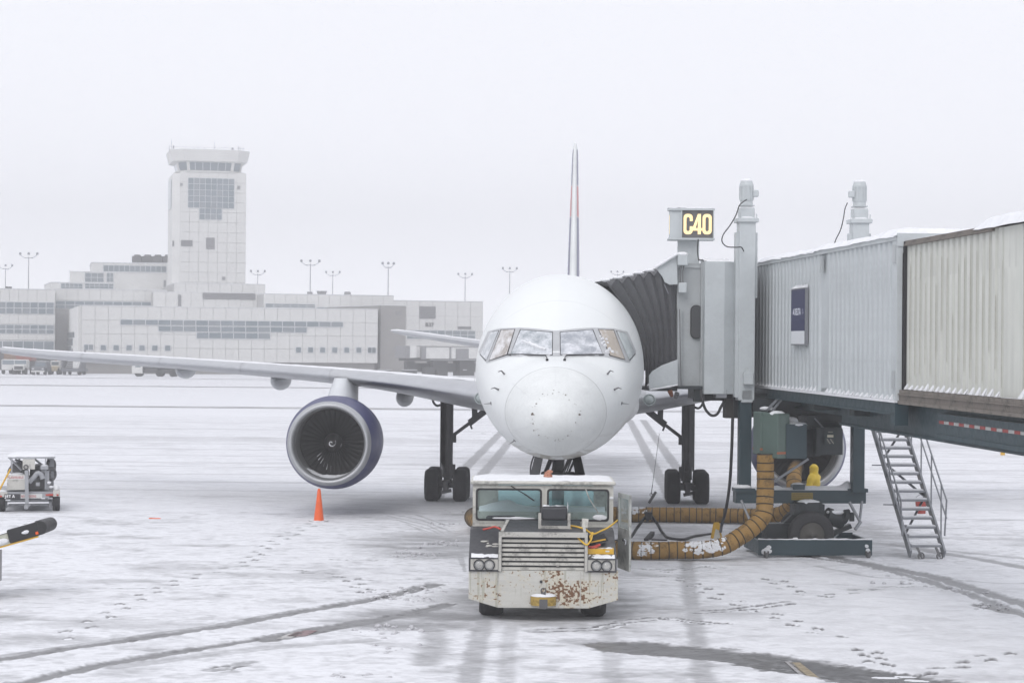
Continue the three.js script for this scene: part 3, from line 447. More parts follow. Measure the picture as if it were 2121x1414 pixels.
// main landing gear
const wheelGeo = (R, w) => { const h = w / 2; return lathe([[R * 0.55, -h * 0.8], [R * 0.62, -h], [R * 0.85, -h * 1.02], [R * 0.96, -h * 0.75], [R, -h * 0.5], [R, -h * 0.3], [R * 0.985, -h * 0.28], [R, -h * 0.24], [R, h * 0.24], [R * 0.985, h * 0.28], [R, h * 0.3], [R, h * 0.5], [R * 0.96, h * 0.75], [R * 0.85, h * 1.02], [R * 0.62, h], [R * 0.55, h * 0.8]], 40).rotateZ(Math.PI / 2); };
const tyreMain = flat(wheelGeo(0.5, 0.41)), hubMain = flat(put(new THREE.CylinderGeometry(0.28, 0.28, 0.3, 24), 0, 0, 0, 0, 0, Math.PI / 2));
for (const side of [-1, 1]) {
  const g = new THREE.Group(); g.name = 'main_landing_gear'; g.position.set(side * 3.64, 0, -23.6); plane.add(g);
  for (const z of [0.57, -0.57]) for (const x of [-0.43, 0.43]) { const t = raw('tyre', tyreMain, MT.rubber, g); t.position.set(x, 0.515, z); const h = raw('wheel_hub', hubMain, MT.gearGrey, g); h.position.set(x, 0.515, z); }
  mesh('bogie_beam', [rb(0.2, 0.26, 1.4, 0.06, 0, 0.53, 0), cy(0.08, 0.08, 1.0, 0, 0.515, 0.57, 0, 0, Math.PI / 2), cy(0.08, 0.08, 1.0, 0, 0.515, -0.57, 0, 0, Math.PI / 2), rb(0.16, 0.3, 0.2, 0.04, 0, 0.5, 0.74), bx(0.3, 0.1, 0.12, 0.02, 0.34, 0.7, 0, 0, 0.2)], MT.gearDark, g);
  mesh('strut', [rod([0, 0.5, 0], [0, 1.2, 0], 0.1), rod([0, 1.15, 0], [0, 3.5, 0], 0.155, 16, 0.17), rb(0.24, 0.4, 0.3, 0.06, 0, 0.78, 0.02), rod([side * -0.1, 1.3, 0.16], [side * -0.14, 0.7, 0.28], 0.05), rod([side * 0.1, 1.3, 0.16], [side * 0.1, 0.74, 0.3], 0.05), rod([side * -0.16, 2.05, 0], [side * -0.02, 2.05, 0], 0.09), tube([[-side * 0.12, 3.0, 0.16], [-side * 0.16, 2.2, 0.19], [-side * 0.13, 1.4, 0.2], [-side * 0.2, 0.85, 0.24]], 0.02, 20, 6), tube([[side * 0.05, 3.0, 0.18], [side * 0.09, 2.0, 0.2], [side * 0.03, 1.1, 0.2]], 0.018, 20, 6), bx(0.12, 0.2, 0.16, -side * 0.18, 1.02, 0.1), bx(0.1, 0.12, 0.1, -side * 0.22, 0.82, 0.12)], MT.gearDark, g);
  mesh('gear_door', [b3(side * 0.17, side * 0.22, 0.98, 3.2, -0.42, 0.24), ext([[0, 0], [0.14, 0.2], [0.14, 2.1], [0, 2.2]], 0.03).scale(side, 1, 1).translate(side * 0.06, 1.0, 0.24)], MT.gearGrey, g);
  mesh('side_brace', [beam([-side * 0.14, 1.98, 0.02], [-side * 0.72, 2.42, 0], 0.1, 0.13), beam([-side * 0.66, 2.38, 0], [-side * 1.4, 2.96, 0], 0.2, 0.16), beam([-side * 0.82, 2.5, 0.02], [-side * 0.8, 3.2, 0], 0.17, 0.12), rod([-side * 0.82, 2.52, -0.12], [-side * 0.82, 2.52, 0.12], 0.1), rod([-side * 0.68, 2.36, 0.1], [-side * 0.74, 2.2, 0.1], 0.03), rod([-side * 0.2, 2.0, 0], [-side * 0.2, 1.78, 0], 0.06)], MT.gearDark, g);
  mesh('hydraulic_hose', tube([[side * 0.42, 3.28, 0.1], [side * 0.46, 3.05, 0.12], [side * 0.34, 2.9, 0.12], [side * 0.14, 2.96, 0.1]], 0.035, 18, 8), MT.gearDark, g);
}
{ // nose gear, mostly behind the tractor
  const g = new THREE.Group(); g.name = 'nose_landing_gear'; g.position.set(0, 0, -5.6); plane.add(g);
  const tg = flat(wheelGeo(0.4, 0.28));
  for (const x of [-0.24, 0.24]) { const t = raw('tyre', tg, MT.rubber, g); t.position.set(x, 0.41, 0); }
  mesh('strut', [rod([0, 0.4, 0], [0, 2.7, -0.1], 0.09), rod([0, 1.1, 0], [0, 2.7, -0.1], 0.14), rod([-0.5, 0.41, 0], [0.5, 0.41, 0], 0.06), rb(0.75, 0.28, 0.24, 0.05, 0, 1.9, 0.12), rod([-0.05, 2.6, -0.1], [-0.3, 1.95, 0.1], 0.05), beam([0.1, 2.0, 0.1], [0.38, 2.6, 0.1], 0.06, 0.05), beam([0.2, 1.95, 0.1], [0.48, 2.6, 0.1], 0.05, 0.05)], MT.gearDark, g);
  for (const s of [-1, 1]) mesh('nose_gear_door', ext([[0, 0], [0.16, 0], [0.05, -0.58], [-0.08, -0.66], [-0.12, -0.5]], 1.5).scale(-s, 1, 1).translate(s * 0.46, 2.5, 0.1), MT.gearDark, g);
  mesh('hydraulic_hose', [tube([[-0.5, 2.45, 0.6], [-0.58, 2.2, 0.6], [-0.58, 1.8, 0.6]], 0.02, 12, 6), tube([[0.3, 2.5, 0.5], [0.16, 2.2, 0.5], [0.1, 1.95, 0.4]], 0.018, 12, 6), tube([[0.36, 2.5, 0.5], [0.24, 2.2, 0.5], [0.15, 1.95, 0.4]], 0.018, 12, 6), tube([[-0.2, 2.5, 0.4], [-0.1, 2.25, 0.42], [-0.16, 2.0, 0.4]], 0.018, 12, 6)], MT.gearDark, g);
  mesh('towing_head', [beam([0, 0.45, 0.1], [0, 0.5, 1.0], 0.14, 0.1)], MT.gearGrey, g);
}
// ---------------------------------------------------------------- the aircraft tractor
const rustT = dataTex(1024, 512, (u, v) => { const x = u * 2.6, y = v * 1.3; const n = fbm(x * 4 + 3, y * 4.4, 5), f = fbm(x * 30, y * 34, 4), g = fbm(x * 5 + 50, y * 40, 2);
  const mid = Math.exp(-(((u - 0.6) / 0.17) ** 2) - (((v - 0.42) / 0.2) ** 2)), ed = sstep(0.16, 0.03, v) * 0.12;
  const k = sstep(0.63, 0.67, n * 0.34 + f * 0.66 + mid * 0.14 + ed * 0.5 - 0.02), halo = sstep(0.5, 0.66, n * 0.55 + f * 0.45 + mid * 0.16);
  const drip = sstep(0.62, 0.75, fbm(x * 22 + 9, y * 1.6, 3)) * 0.12;
  let c = [0.52 - drip, 0.515 - drip, 0.475 - drip * 1.2].map((q) => q * (0.9 + 0.14 * g)); c = [lerp(c[0], 0.56, halo * 0.5), lerp(c[1], 0.5, halo * 0.5), lerp(c[2], 0.36, halo * 0.55)];
  const r = [0.10 + 0.08 * f, 0.05 + 0.03 * f, 0.03]; return [lerp(c[0], r[0], k), lerp(c[1], r[1], k), lerp(c[2], r[2], k)]; });
const tugAt = V(0.575, 0, -35.5), tug = thing('aircraft_tractor', 'white low aircraft tractor with rusted bumper, louvred grille and two-pane windscreen', 'tractor', tugAt);
const tl = (px, py, D) => P(px, py, D).sub(tugAt);
{
  const W = 1.275, rustM = new THREE.MeshStandardMaterial({ map: rep(rustT, 2.6), roughness: 0.55 }); rustM.map.repeat.set(1 / 2.6, 1 / 1.3); rustM.map.offset.set(0.5, 0);
  // bumper with bent-up ends
  const shape = [[-W, 0.9], [W, 0.9], [W, 0.42], [W - 0.5, 0.275], [-W + 0.5, 0.275], [-W, 0.42]];
  const bump = mesh('bumper', ext(shape, 0.16, 0.012).translate(0, 0, -0.19), rustM, tug, 'off-white front bumper plate eaten by rust and chips');
  mesh('bumper_seam', [b3(-0.79, -0.775, 0.29, 0.89, -0.02, -0.008), b3(0.63, 0.645, 0.29, 0.89, -0.02, -0.006)], MT.grille, bump);
  mesh('bolt', cy(0.025, 0.025, 0.03, -0.04, 0.72, -0.01, Math.PI / 2), MT.tugBlack, bump);
  // tow hook
  const hook = mesh('tow_hook', [put(new THREE.CylinderGeometry(0.22, 0.22, 0.15, 24, 1, false, -Math.PI / 2, Math.PI).scale(1, 1, 0.9), 0, 0.4, 0)], mat([0.4, 0.27, 0.06], { rough: 0.6, tex: grimeT, size: 0.25 }), tug);
  mesh('hook_pin', [b3(-0.07, 0.07, 0.28, 0.44, 0.17, 0.215), cy(0.04, 0.04, 0.24, 0.0, 0.42, 0.1), put(new THREE.TorusGeometry(0.04, 0.012, 6, 14), 0, 0.58, 0.1)], MT.gearDark, hook);
  mesh('snow_cap', grid(14, 8, (u, v) => V(lerp(-0.22, 0.225, u), 0.478 + 0.06 * Math.sqrt(Math.max(0, Math.sin(u * Math.PI) * Math.sin(v * Math.PI))) * (0.6 + 0.6 * vn(u * 5, v * 5)), lerp(0.0, 0.2, v) * Math.sqrt(Math.max(0.02, 1 - (2 * u - 1) ** 2)))), MT.snow, hook);
  for (const [x, y, h] of [[-1.1, 0.37, 0.1], [-0.92, 0.32, 0.07], [-0.86, 0.3, 0.05], [-0.62, 0.275, 0.09], [-0.5, 0.275, 0.04], [0.3, 0.275, 0.05], [0.62, 0.275, 0.11], [0.7, 0.28, 0.05], [0.98, 0.34, 0.08], [1.2, 0.4, 0.12], [1.24, 0.41, 0.07]]) mesh('icicle', put(new THREE.ConeGeometry(0.012, h, 6), x, y - h / 2 + 0.012, -0.04, Math.PI), MT.lens, bump);
  // chassis and rear deck
  mesh('chassis', [b3(-1.15, 1.15, 0.42, 0.95, -5.2, -0.2), b3(-1.25, 1.25, 0.95, 1.12, -5.2, -2.85)], MT.tugWhite, tug);
  mesh('deck_snow', grid(14, 20, (u, v) => V(lerp(-1.2, 1.2, u), 1.13 + 0.08 * Math.min(1, 8 * u * (1 - u)) * Math.min(1, 8 * v * (1 - v)) * (0.6 + 0.7 * vn(u * 4, v * 6)) + 0.1 * vn(u * 3, v * 3) * Math.sin(u * 3.14) * Math.sin(v * 3.14), lerp(-2.95, -5.1, v))), MT.snow, tug);
  // wheels
  const tg = flat(wheelGeo(0.46, 0.42)), hg = flat(cy(0.25, 0.25, 0.44, 0, 0, 0, 0, 0, Math.PI / 2));
  for (const x of [-0.9, 0.9]) for (const z of [-0.95, -4.2]) { const t = raw('tyre', tg, MT.rubber, tug); t.position.set(x, 0.465, z); const h = raw('wheel_hub', hg, MT.tugWhite, t); }
  // wings (fenders) with headlamps
  for (const s of [-1, 1]) {
    const x0 = s < 0 ? -W : 0.745, x1 = s < 0 ? -0.765 : W - 0.03, prof = [[0, 0.9], [0, 1.115], [-0.06, 1.15], [-1.05, 1.5], [-1.5, 1.52], [-1.5, 0.9]];
    const fd = mesh('fender', ext(prof.map(([z, y]) => [-z, y]), x1 - x0, 0.012).rotateY(Math.PI / 2).translate(x0, 0, 0), s < 0 ? MT.tugBlack : mat([0.07, 0.07, 0.075], { rough: 0.5, size: 0.6, tex: grimeT }), tug, s < 0 ? 'black front fender with flaking paint' : 'dark front fender with snow along its lip');
    mesh('lamp_panel', b3(x0 + 0.02, x1 - 0.02, 0.92, 1.10, -0.01, 0.018), MT.grille, fd);
    for (const k of [-1, 1]) {
      const cx = (x0 + x1) / 2 + 0.03 * s * 0 + k * 0.088, hl = mesh('headlamp', put(lathe([[0.085, 0], [0.085, 0.03], [0.074, 0.034], [0.07, 0.012], [0.04, -0.02], [0.005, -0.032]], 28), cx, 1.005, 0.02, Math.PI / 2), MT.chrome, fd);
      mesh('lens', put(new THREE.SphereGeometry(0.1, 20, 6, 0, 6.283, 0, 0.78), cx, 1.005, -0.025, Math.PI / 2), MT.lens, hl);
      mesh('headlamp_ring', put(new THREE.TorusGeometry(0.087, 0.011, 8, 28), cx, 1.005, 0.045), MT.gasket, hl);
    }
    mesh('snow_lip', grid(16, 6, (u, v) => V(lerp(x0 + 0.03, x1 - 0.02, u), lerp(1.125, 1.16 + 0.02 * vn(u * 6, 1), v) + 0.03 * Math.sin(v * Math.PI), lerp(0.005, -0.14 - 0.06 * vn(u * 5, s), v))), MT.snow, fd);
    if (s < 0) for (let k = 0; k < 7; k++) { const u = rr(0.45, 0.95), v = rr(0.3, 0.6); mesh('flaked_paint', put(new THREE.CylinderGeometry(1, 1, 0.004, 6).scale(rr(0.02, 0.07), 1, rr(0.012, 0.04)), lerp(x0, x1, u), 1.15 + 0.3535 * v + 0.014, -0.06 - v * 0.99, 0.3399), MT.grille, fd); }
  }
  // grille: frame and slats
  const gf = mesh('grille', [b3(-0.765, 0.745, 0.88, 1.52, -0.5, -0.1), b3(-0.765, -0.72, 0.9, 1.56, -0.14, 0.02), b3(0.70, 0.745, 0.9, 1.56, -0.14, 0.02), b3(-0.765, 0.745, 1.49, 1.56, -0.14, 0.02)], MT.tugBlack, tug);
  mesh('grille_frame', [b3(-0.775, -0.725, 0.9, 1.5, -0.1, 0.028), b3(0.705, 0.755, 0.9, 1.5, -0.1, 0.028), b3(-0.775, 0.755, 1.485, 1.565, -0.1, 0.03)], MT.grille, gf);
  for (let k = 0; k < 7; k++) mesh('slat', bx(1.42, 0.052, 0.014, -0.01, 0.94 + k * 0.0795, -0.03, -0.6), MT.grille, gf);
  mesh('badge', [rb(0.07, 0.05, 0.05, 0.015, -0.03, 1.02, 0.02), sph(0.035, 0.24, 1.02, 0.02)], MT.grille, gf);
  // bonnet
  mesh('bonnet', [ext([[0, 1.56], [-0.02, 1.5], [-1.6, 1.5], [-1.6, 1.66], [-1.3, 1.65]].map(([z, y]) => [-z, y]), 1.34).rotateY(Math.PI / 2).translate(-0.68, 0, 0)], MT.tugBlack, tug);
  each('bonnet_edge', [beam([-0.72, 1.57, 0.0], [-0.62, 1.66, -1.3], 0.05, 0.03), beam([0.7, 1.57, 0.0], [0.72, 1.68, -1.3], 0.05, 0.05), beam([0.72, 1.6, -0.5], [0.74, 1.75, -0.6], 0.1, 0.04)], MT.grille, tug);
  mesh('bonnet_bracket', [b3(-0.09, -0.04, 1.58, 1.86, -0.5, -0.44), b3(0.42, 0.47, 1.58, 1.86, -0.5, -0.44), b3(-0.09, 0.47, 1.58, 1.64, -0.5, -0.45)], MT.grille, tug);
  mesh('rubber_pad', [rb(0.46, 0.24, 0.14, 0.05, 0.19, 1.85, -0.54)], MT.tugBlack, tug);
  mesh('snow_dusting', grid(12, 4, (u, v) => V(lerp(-0.02, 0.4, u), 1.975 + 0.012 * vn(u * 8, v * 3), lerp(-0.5, -0.6, v))), MT.snow, tug);
  // cab
  const z0 = -1.5, z1 = -2.85, yb = 1.42, yt = 2.27, cabM = MT.tugWhite;
  const X0 = -1.255, X1 = 1.265;
  mesh('cab', [b3(X0, X1, 1.1, 1.64, z0 - 0.05, z0), b3(X0, X0 + 0.05, 1.64, yt, z0 - 0.08, z0), b3(X1 - 0.07, X1, 1.64, yt, z0 - 0.08, z0), b3(-0.0, 0.065, 1.64, yt, z0 - 0.06, z0), b3(X0, X1, yt - 0.08, yt, z0 - 0.06, z0 - 0.001),
    b3(X0, X0 + 0.05, 1.0, 1.6, z1, z0 - 0.08), b3(X0, X0 + 0.06, 1.6, yt, z1, z1 + 0.1), b3(X1 - 0.06, X1, 1.6, yt, z1, z1 + 0.1), b3(X0, X1, 1.0, 1.8, z1 - 0.05, z1), b3(X0, X0 + 0.45, 1.8, yt, z1 - 0.05, z1), b3(X1 - 0.3, X1, 1.8, yt, z1 - 0.05, z1), b3(X0, X1, 2.2, yt, z1 - 0.05, z1)], cabM, tug);
  const rf = mesh('roof', [rb(2.6, 0.07, 1.5, 0.03, 0.005, 2.32, (z0 + z1) / 2 + 0.02)], cabM, tug);
  mesh('roof_snow', grid(24, 14, (u, v) => { const e = Math.min(u, 1 - u, v, 1 - v); return V(lerp(-1.28, 1.29, u) * lerp(1, 0.975, v), 2.352 + 0.03 * Math.min(1, e * 14) ** 0.6 * (0.8 + 0.4 * vn(u * 7, v * 5)), lerp(z0 + 0.08, z1 - 0.02, v)); }), MT.snow, rf);
  const bc = P(1135, 990, 37.6).sub(tugAt); mesh('beacon', [cy(0.06, 0.07, 0.09, bc.x, 2.43, bc.z, 0, 0, 0, 12), sph(0.05, bc.x + 0.03, 2.48, bc.z, 1.2, 0.7, 1), bx(0.16, 0.04, 0.1, bc.x, 2.4, bc.z)], mat([0.45, 0.2, 0.13], { rough: 0.8, tex: grimeT, size: 0.15 }), rf, 'orange-red roof beacon half covered by snow');
  // windscreen panes with rounded rubber seals
  const rr2 = (x0, x1, y0, y1, r) => { const s = new THREE.Shape(); s.moveTo(x0 + r, y0); s.lineTo(x1 - r, y0); s.quadraticCurveTo(x1, y0, x1, y0 + r); s.lineTo(x1, y1 - r); s.quadraticCurveTo(x1, y1, x1 - r, y1); s.lineTo(x0 + r, y1); s.quadraticCurveTo(x0, y1, x0, y1 - r); s.lineTo(x0, y0 + r); s.quadraticCurveTo(x0, y0, x0 + r, y0); return s; };
  for (const [a, b] of [[-1.2, -0.015], [0.075, 1.19]]) {
    const s = rr2(a, b, 1.635, 2.215, 0.07), hole = rr2(a + 0.035, b - 0.035, 1.67, 2.18, 0.05); s.holes.push(hole);
    const seal = mesh('windscreen', new THREE.ExtrudeGeometry(s, { depth: 0.03, bevelEnabled: false }).translate(0, 0, z0 + 0.003), MT.gasket, tug);
    const outer = rr2(a - 0.03, b + 0.03, 1.6, 2.25, 0.02); outer.holes.push(rr2(a, b, 1.635, 2.215, 0.07));
    mesh('surround', new THREE.ExtrudeGeometry(outer, { depth: 0.03, bevelEnabled: false }).translate(0, 0, z0 - 0.012), cabM, seal);
    mesh('pane', new THREE.ShapeGeometry(hole).translate(0, 0, z0 + 0.018), MT.teal, seal);
  }
  mesh('rear_window', b3(X0 + 0.45, X1 - 0.3, 1.8, 2.2, z1 - 0.028, z1 - 0.022), MT.teal, tug);
  mesh('cab_snow', grid(30, 8, (u, v) => V(lerp(X0 + 0.1, X1 - 0.1, u), 1.72 + (0.06 + 0.12 * Math.exp(-(((u - 0.22) / 0.12) ** 2)) + 0.04 * vn(u * 9, 3)) * Math.sin(v * Math.PI) ** 0.7, lerp(z1 + 0.35, z1, v))), MT.snow, tug);
  mesh('rear_shelf', b3(X0 + 0.06, X1 - 0.06, 1.4, 1.72, z1 + 0.005, z1 + 0.35), MT.tugWhite, tug);
  mesh('wiper', [rod(tl(1058, 1006, 36.95), tl(1088, 1024, 36.95), 0.009), rod(tl(1086, 1022.5, 36.96), tl(1107, 1037, 36.96), 0.013)], MT.gasket, tug);
  mesh('wiper', [rod(tl(1211, 1006, 36.95), tl(1220, 1031, 36.95), 0.011), rod(tl(1219, 1030, 36.96), tl(1240, 1063, 36.96), 0.009)], MT.grille, tug);
  mesh('window_snow', [sph(0.1, ...tl(1243, 1071, 36.97).toArray(), 1.3, 0.55, 0.12), sph(0.08, ...tl(1065, 1073, 36.97).toArray(), 5, 0.25, 0.12), sph(0.05, ...tl(1267, 1031, 36.97).toArray(), 0.8, 0.5, 0.1), sph(0.03, ...tl(1176, 1050, 36.97).toArray(), 0.35, 3, 0.1)], MT.snow, tug);
  mesh('seat', [rb(0.55, 0.14, 0.5, 0.05, -0.75, 1.3, -2.15), rb(0.55, 0.3, 0.12, 0.05, -0.75, 1.5, -2.42)], MT.tugBlack, tug);
  mesh('steering_wheel', put(new THREE.TorusGeometry(0.2, 0.018, 8, 28), -0.75, 1.52, -1.8, -1.2), MT.tugBlack, tug);
  mesh('cab_floor', [b3(X0 + 0.05, X1, 1.0, 1.12, z1, z0 - 0.06), b3(-0.3, 0.4, 1.12, 1.4, -2.6, -1.6)], MT.tugBlack, tug);
  // the open door, swung forward
  const hinge = tl(1282, 1100, 36.95), out = tl(1305.5, 1100, 36.25), dir = out.clone().sub(hinge).setY(0), L = dir.length(), ang = Math.atan2(-dir.z, dir.x);
  const D = (g) => { g.rotateY(ang); g.translate(hinge.x, 0, hinge.z); return g; };
  const door = mesh('door', [D(b3(0, L, 0.82, 1.55, -0.02, 0.02)), D(b3(0, 0.07, 1.55, 2.16, -0.02, 0.02)), D(b3(L - 0.07, L, 1.55, 2.16, -0.02, 0.02)), D(b3(0.07, L - 0.07, 2.08, 2.16, -0.02, 0.02))], mat([0.42, 0.43, 0.41], { rough: 0.4, metal: 0.3, size: 0.7, tex: grimeT }), tug, 'open metal cab door swung forward');
  mesh('door_window', D(b3(0.07, L - 0.07, 1.55, 2.08, -0.006, 0.006)), new THREE.MeshPhysicalMaterial({ color: C(0.7, 0.74, 0.73), roughness: 0.25, transmission: 0.9, thickness: 0 }), door);
  mesh('door_handle', [D(rb(0.12, 0.05, 0.06, 0.015, L - 0.18, 1.36, 0.05)), D(rb(0.03, 0.1, 0.04, 0.01, L - 0.1, 1.33, 0.05))], MT.chrome, door);
}
// things lying on the tractor
{
  const fr = (px, py, D) => P(px, py, D);
  const box = thing('parts_tray', 'small orange-yellow tray with snow in it on the tractor fender', 'tray', fr(1242, 1147, 35.75));
  mesh('tray', [b3(-0.24, 0.24, 0, 0.012, -0.12, 0.12), b3(-0.24, 0.24, 0.012, 0.1, 0.108, 0.12), b3(-0.24, 0.24, 0.012, 0.1, -0.12, -0.108), b3(-0.24, -0.228, 0.012, 0.1, -0.108, 0.108), b3(0.228, 0.24, 0.012, 0.1, -0.108, 0.108)], MT.yellow, box);
  mesh('tray_label', sheet(0.07, 0.025, 0.13, 0.06, 0.1225), MT.farFrame, box);
  mesh('tray_snow', grid(12, 6, (u, v) => V(lerp(-0.226, 0.226, u), 0.07 + 0.05 * vn(u * 6, v * 3) * (0.3 + u), lerp(0.106, -0.106, v))), MT.snow, box);
  solo('glove', [rb(0.16, 0.045, 0.09, 0.02, 0, 0.02, 0, 0, 0.3, 0.15), rb(0.1, 0.04, 0.06, 0.018, 0.07, 0.05, 0.01, 0, -0.3, 0.3), rb(0.05, 0.03, 0.03, 0.012, -0.08, 0.03, 0.04, 0, 0.6, 0)], mat([0.55, 0.08, 0.06], { rough: 0.8, tex: grimeT, size: 0.12 }), 'red and white work glove lying on the yellow tray', 'glove', fr(1230, 1135, 35.72));
  const ch = thing('wheel_chock', 'black wheel chock with a yellow stripe on the tractor fender', 'wheel chock', fr(1238, 1126, 35.95), 0.25);
  mesh('chock_body', ext([[-0.17, 0], [0.17, 0], [0.12, 0.13], [-0.12, 0.13]], 0.16, 0.008).rotateZ(0.18).translate(0, 0.03, -0.1), MT.black, ch);
  mesh('stripe', bx(0.27, 0.024, 0.004, -0.01, 0.06, 0.07, 0, 0, 0.18), MT.yellow, ch);
  const rp = (l) => l.map(([a, b, d]) => fr(a, b, d));
  solo('yellow_rope', [tube(rp([[1178, 1088, 36.2], [1196, 1091, 36.0], [1212, 1096, 35.9], [1227, 1105, 35.85], [1246, 1099, 36.1], [1262, 1091, 36.4], [1279, 1077.5, 36.85]]), 0.016, 60, 7), tube(rp([[1178, 1088, 36.2], [1190, 1105, 35.75], [1204, 1120, 35.5], [1215, 1128, 35.46], [1223, 1120, 35.55], [1227, 1105, 35.85]]), 0.016, 50, 7), sph(0.03, ...fr(1227, 1105, 35.85).toArray()), tube(rp([[1227, 1105, 35.85], [1222, 1112, 35.6], [1224, 1117, 35.6]]), 0.014, 12, 6)].map((g) => g), MT.rope, 'knotted yellow rope looped from bonnet to cab over the right fender', 'rope');
  solo('crooked_bar', [tube(rp([[1000, 1096.5, 36.2], [1012, 1094, 36.2], [1025, 1091, 36.2], [1038, 1096.5, 36.1]]), 0.018, 20, 8)], MT.red, 'red bent metal bar lying on the black left fender', 'bar');
}
// ---------------------------------------------------------------- the passenger boarding bridge
const bridgeAt = V(5.84, 0, -49.6), bridgeTurn = Math.atan(0.0773);
const bridge = thing('boarding_bridge', 'pale grey corrugated passenger boarding bridge with lit gate sign, docked at the airliner', 'boarding bridge', bridgeAt, bridgeTurn);
const bl = (px, py, D) => P(px, py, D).sub(bridgeAt).applyAxisAngle(V(0, 1, 0), -bridgeTurn);   // photo point to bridge coordinates
const zb = (D) => (49.6 - D) / Math.cos(bridgeTurn);
function corrugate(z0, z1, y0, y1, pitch, depth, plain = []) {   // a ribbed wall in the plane x = 0, ribs standing out to -x
  const pr = [[z0, 0]]; let z = z0; 
  while (z < z1 - 1e-3) { const p = plain.find(([a, b]) => z >= a - pitch * 0.5 && z < b); if (p) { pr.push([p[1], 0]); z = p[1]; continue; }
    const e = Math.min(z + pitch, z1), k = (e - z) / pitch; pr.push([z + pitch * 0.34 * k, 0], [z + pitch * 0.42 * k, -depth], [z + pitch * 0.9 * k, -depth], [e, 0]); z = e; }
  const pos = []; for (let i = 0; i < pr.length - 1; i++) { const [a, x] = pr[i], [b, w] = pr[i + 1]; if (b - a < 1e-6 && Math.abs(x - w) < 1e-6) continue; pos.push(x, y0, a, w, y0, b, w, y1, b, x, y0, a, w, y1, b, x, y1, a); }
  const g = new THREE.BufferGeometry(); g.setAttribute('position', new THREE.Float32BufferAttribute(pos, 3)); g.computeVertexNormals(); return g;
}
const snowRoof = (x0, x1, z0, z1, y, h, nz) => grid(16, nz, (u, v) => { const e = Math.min(u, 1 - u), z = lerp(z0, z1, v), k = Math.min(1, e * 7) ** 0.5 * Math.min(1, Math.min(v, 1 - v) * nz * 0.999) ** 0.5; return V(lerp(x0, x1, u) - (e < 0.01 ? 0.02 * vn(z * 4, 3) : 0), y + h * k * (0.55 + 0.8 * fbm(z * 0.9, u * 4 + 5, 3)) - (e < 0.001 ? 0.03 * vn(z * 3, 1) : 0), z); });
{
  const zc = zb(36.42), yA = 3.87, yB = 6.76;
  // outer tunnel, white
  const ot = mesh('outer_tunnel', [corrugate(0.15, zc - 0.28, yA, yB, 0.362, 0.05, [[7.15, 7.6]]), b3(-0.06, 0.02, yA, yB, zc - 0.28, zc), b3(-0.03, 0.02, yA, yB, 0, 0.15), b3(1.75, 1.8, yA, yB, 0, zc), b3(0, 1.8, yB - 0.08, yB, 0, zc), b3(0, 1.8, yA, yA + 0.08, 0, zc), b3(0.02, 1.78, yB - 0.3, yB - 0.08, zc - 0.06, zc), bx(0.05, 2.9, 0.05, -0.055, 5.3, zc - 0.02)], MT.bridge, bridge);
  mesh('roof_edge', [b3(-0.08, 0.05, yB - 0.07, yB + 0.02, 0, zc), b3(-0.08, 1.85, yB - 0.18, yB + 0.05, zc - 0.03, zc + 0.03)], MT.bridge, ot);
  for (const [z, y] of [[7.3, yB - 0.28], [zc - 0.2, yB - 0.3], [zc - 0.2, yA + 0.35]]) mesh('lifting_plate', [b3(-0.085, -0.06, y - 0.16, y + 0.16, z - 0.1, z + 0.1)], MT.bridgeCab, ot);
  mesh('roof_snow', snowRoof(-0.1, 1.88, 0.1, zc + 0.02, yB + 0.015, 0.14, 60), MT.snow, ot);
  // snow caught in the foot of every rib
  const wedge = (z, w, h, x, y) => { const g = new THREE.BufferGeometry(), d = -0.1; const a = [x, y, z], b = [x, y, z + w], c = [x, y + h, z + w * 0.92], e = [x + d, y, z], f = [x + d, y, z + w * 0.98]; g.setAttribute('position', new THREE.Float32BufferAttribute([...e, ...f, ...c, ...e, ...c, ...a, ...f, ...b, ...c, ...a, ...b, ...f, ...a, ...f, ...e], 3)); g.computeVertexNormals(); return g; };
  const ws = []; for (let z = 0.15; z < zc - 0.3; z += 0.362) { if (z > 7.0 && z < 7.6) continue; ws.push(wedge(z - 0.02, 0.16, rr(0.12, 0.2) * (0.8 + 0.4 * z / zc), 0.0, yA)); } 
  const sn = mesh('snow_in_ribs', ws, MT.snow, ot); sn.userData.kind = 'stuff';
  mesh('sill', [b3(-0.12, 0.1, yA - 0.05, yA, 0, zc)], MT.snow, ot);
  // dark inside and seal at the mouth
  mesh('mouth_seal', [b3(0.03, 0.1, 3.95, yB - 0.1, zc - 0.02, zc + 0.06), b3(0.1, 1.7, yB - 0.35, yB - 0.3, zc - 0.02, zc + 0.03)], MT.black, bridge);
  // inner tunnel, beige, running on towards the terminal behind the camera
  const ze = zb(18), yC = 4.06, yD = 6.62;
  const it = mesh('inner_tunnel', [corrugate(zc - 0.4, zb(31.0), yC, yD, 0.322, 0.05, []).translate(0.14, 0, 0), b3(0.10, 0.16, yC, yD, zb(31.0), zb(30.1)), corrugate(zb(30.1), ze, yC, yD, 0.322, 0.05).translate(0.14, 0, 0), b3(0.14, 1.66, yD - 0.08, yD, zc - 0.4, ze), b3(0.14, 1.66, yC, yC + 0.08, zc - 0.4, ze), b3(1.62, 1.66, yC, yD, zc - 0.4, ze)], MT.beige, bridge, 'beige inner tunnel section streaked with grime');
  mesh('roof_rail', [b3(0.05, 0.2, yD, yD + 0.05, zc, zb(31.2)), b3(0.03, 0.16, yD - 0.04, yD, zc, zb(31.4))], MT.brown, it);
  mesh('roof_snow', snowRoof(0.02, 1.7, zb(32.3), ze, yD + 0.03, 0.2, 40), MT.snow, it);
  mesh('roof_snow', snowRoof(0.22, 1.7, zc, zb(32.3), yD + 0.02, 0.1, 20), MT.snow, it);
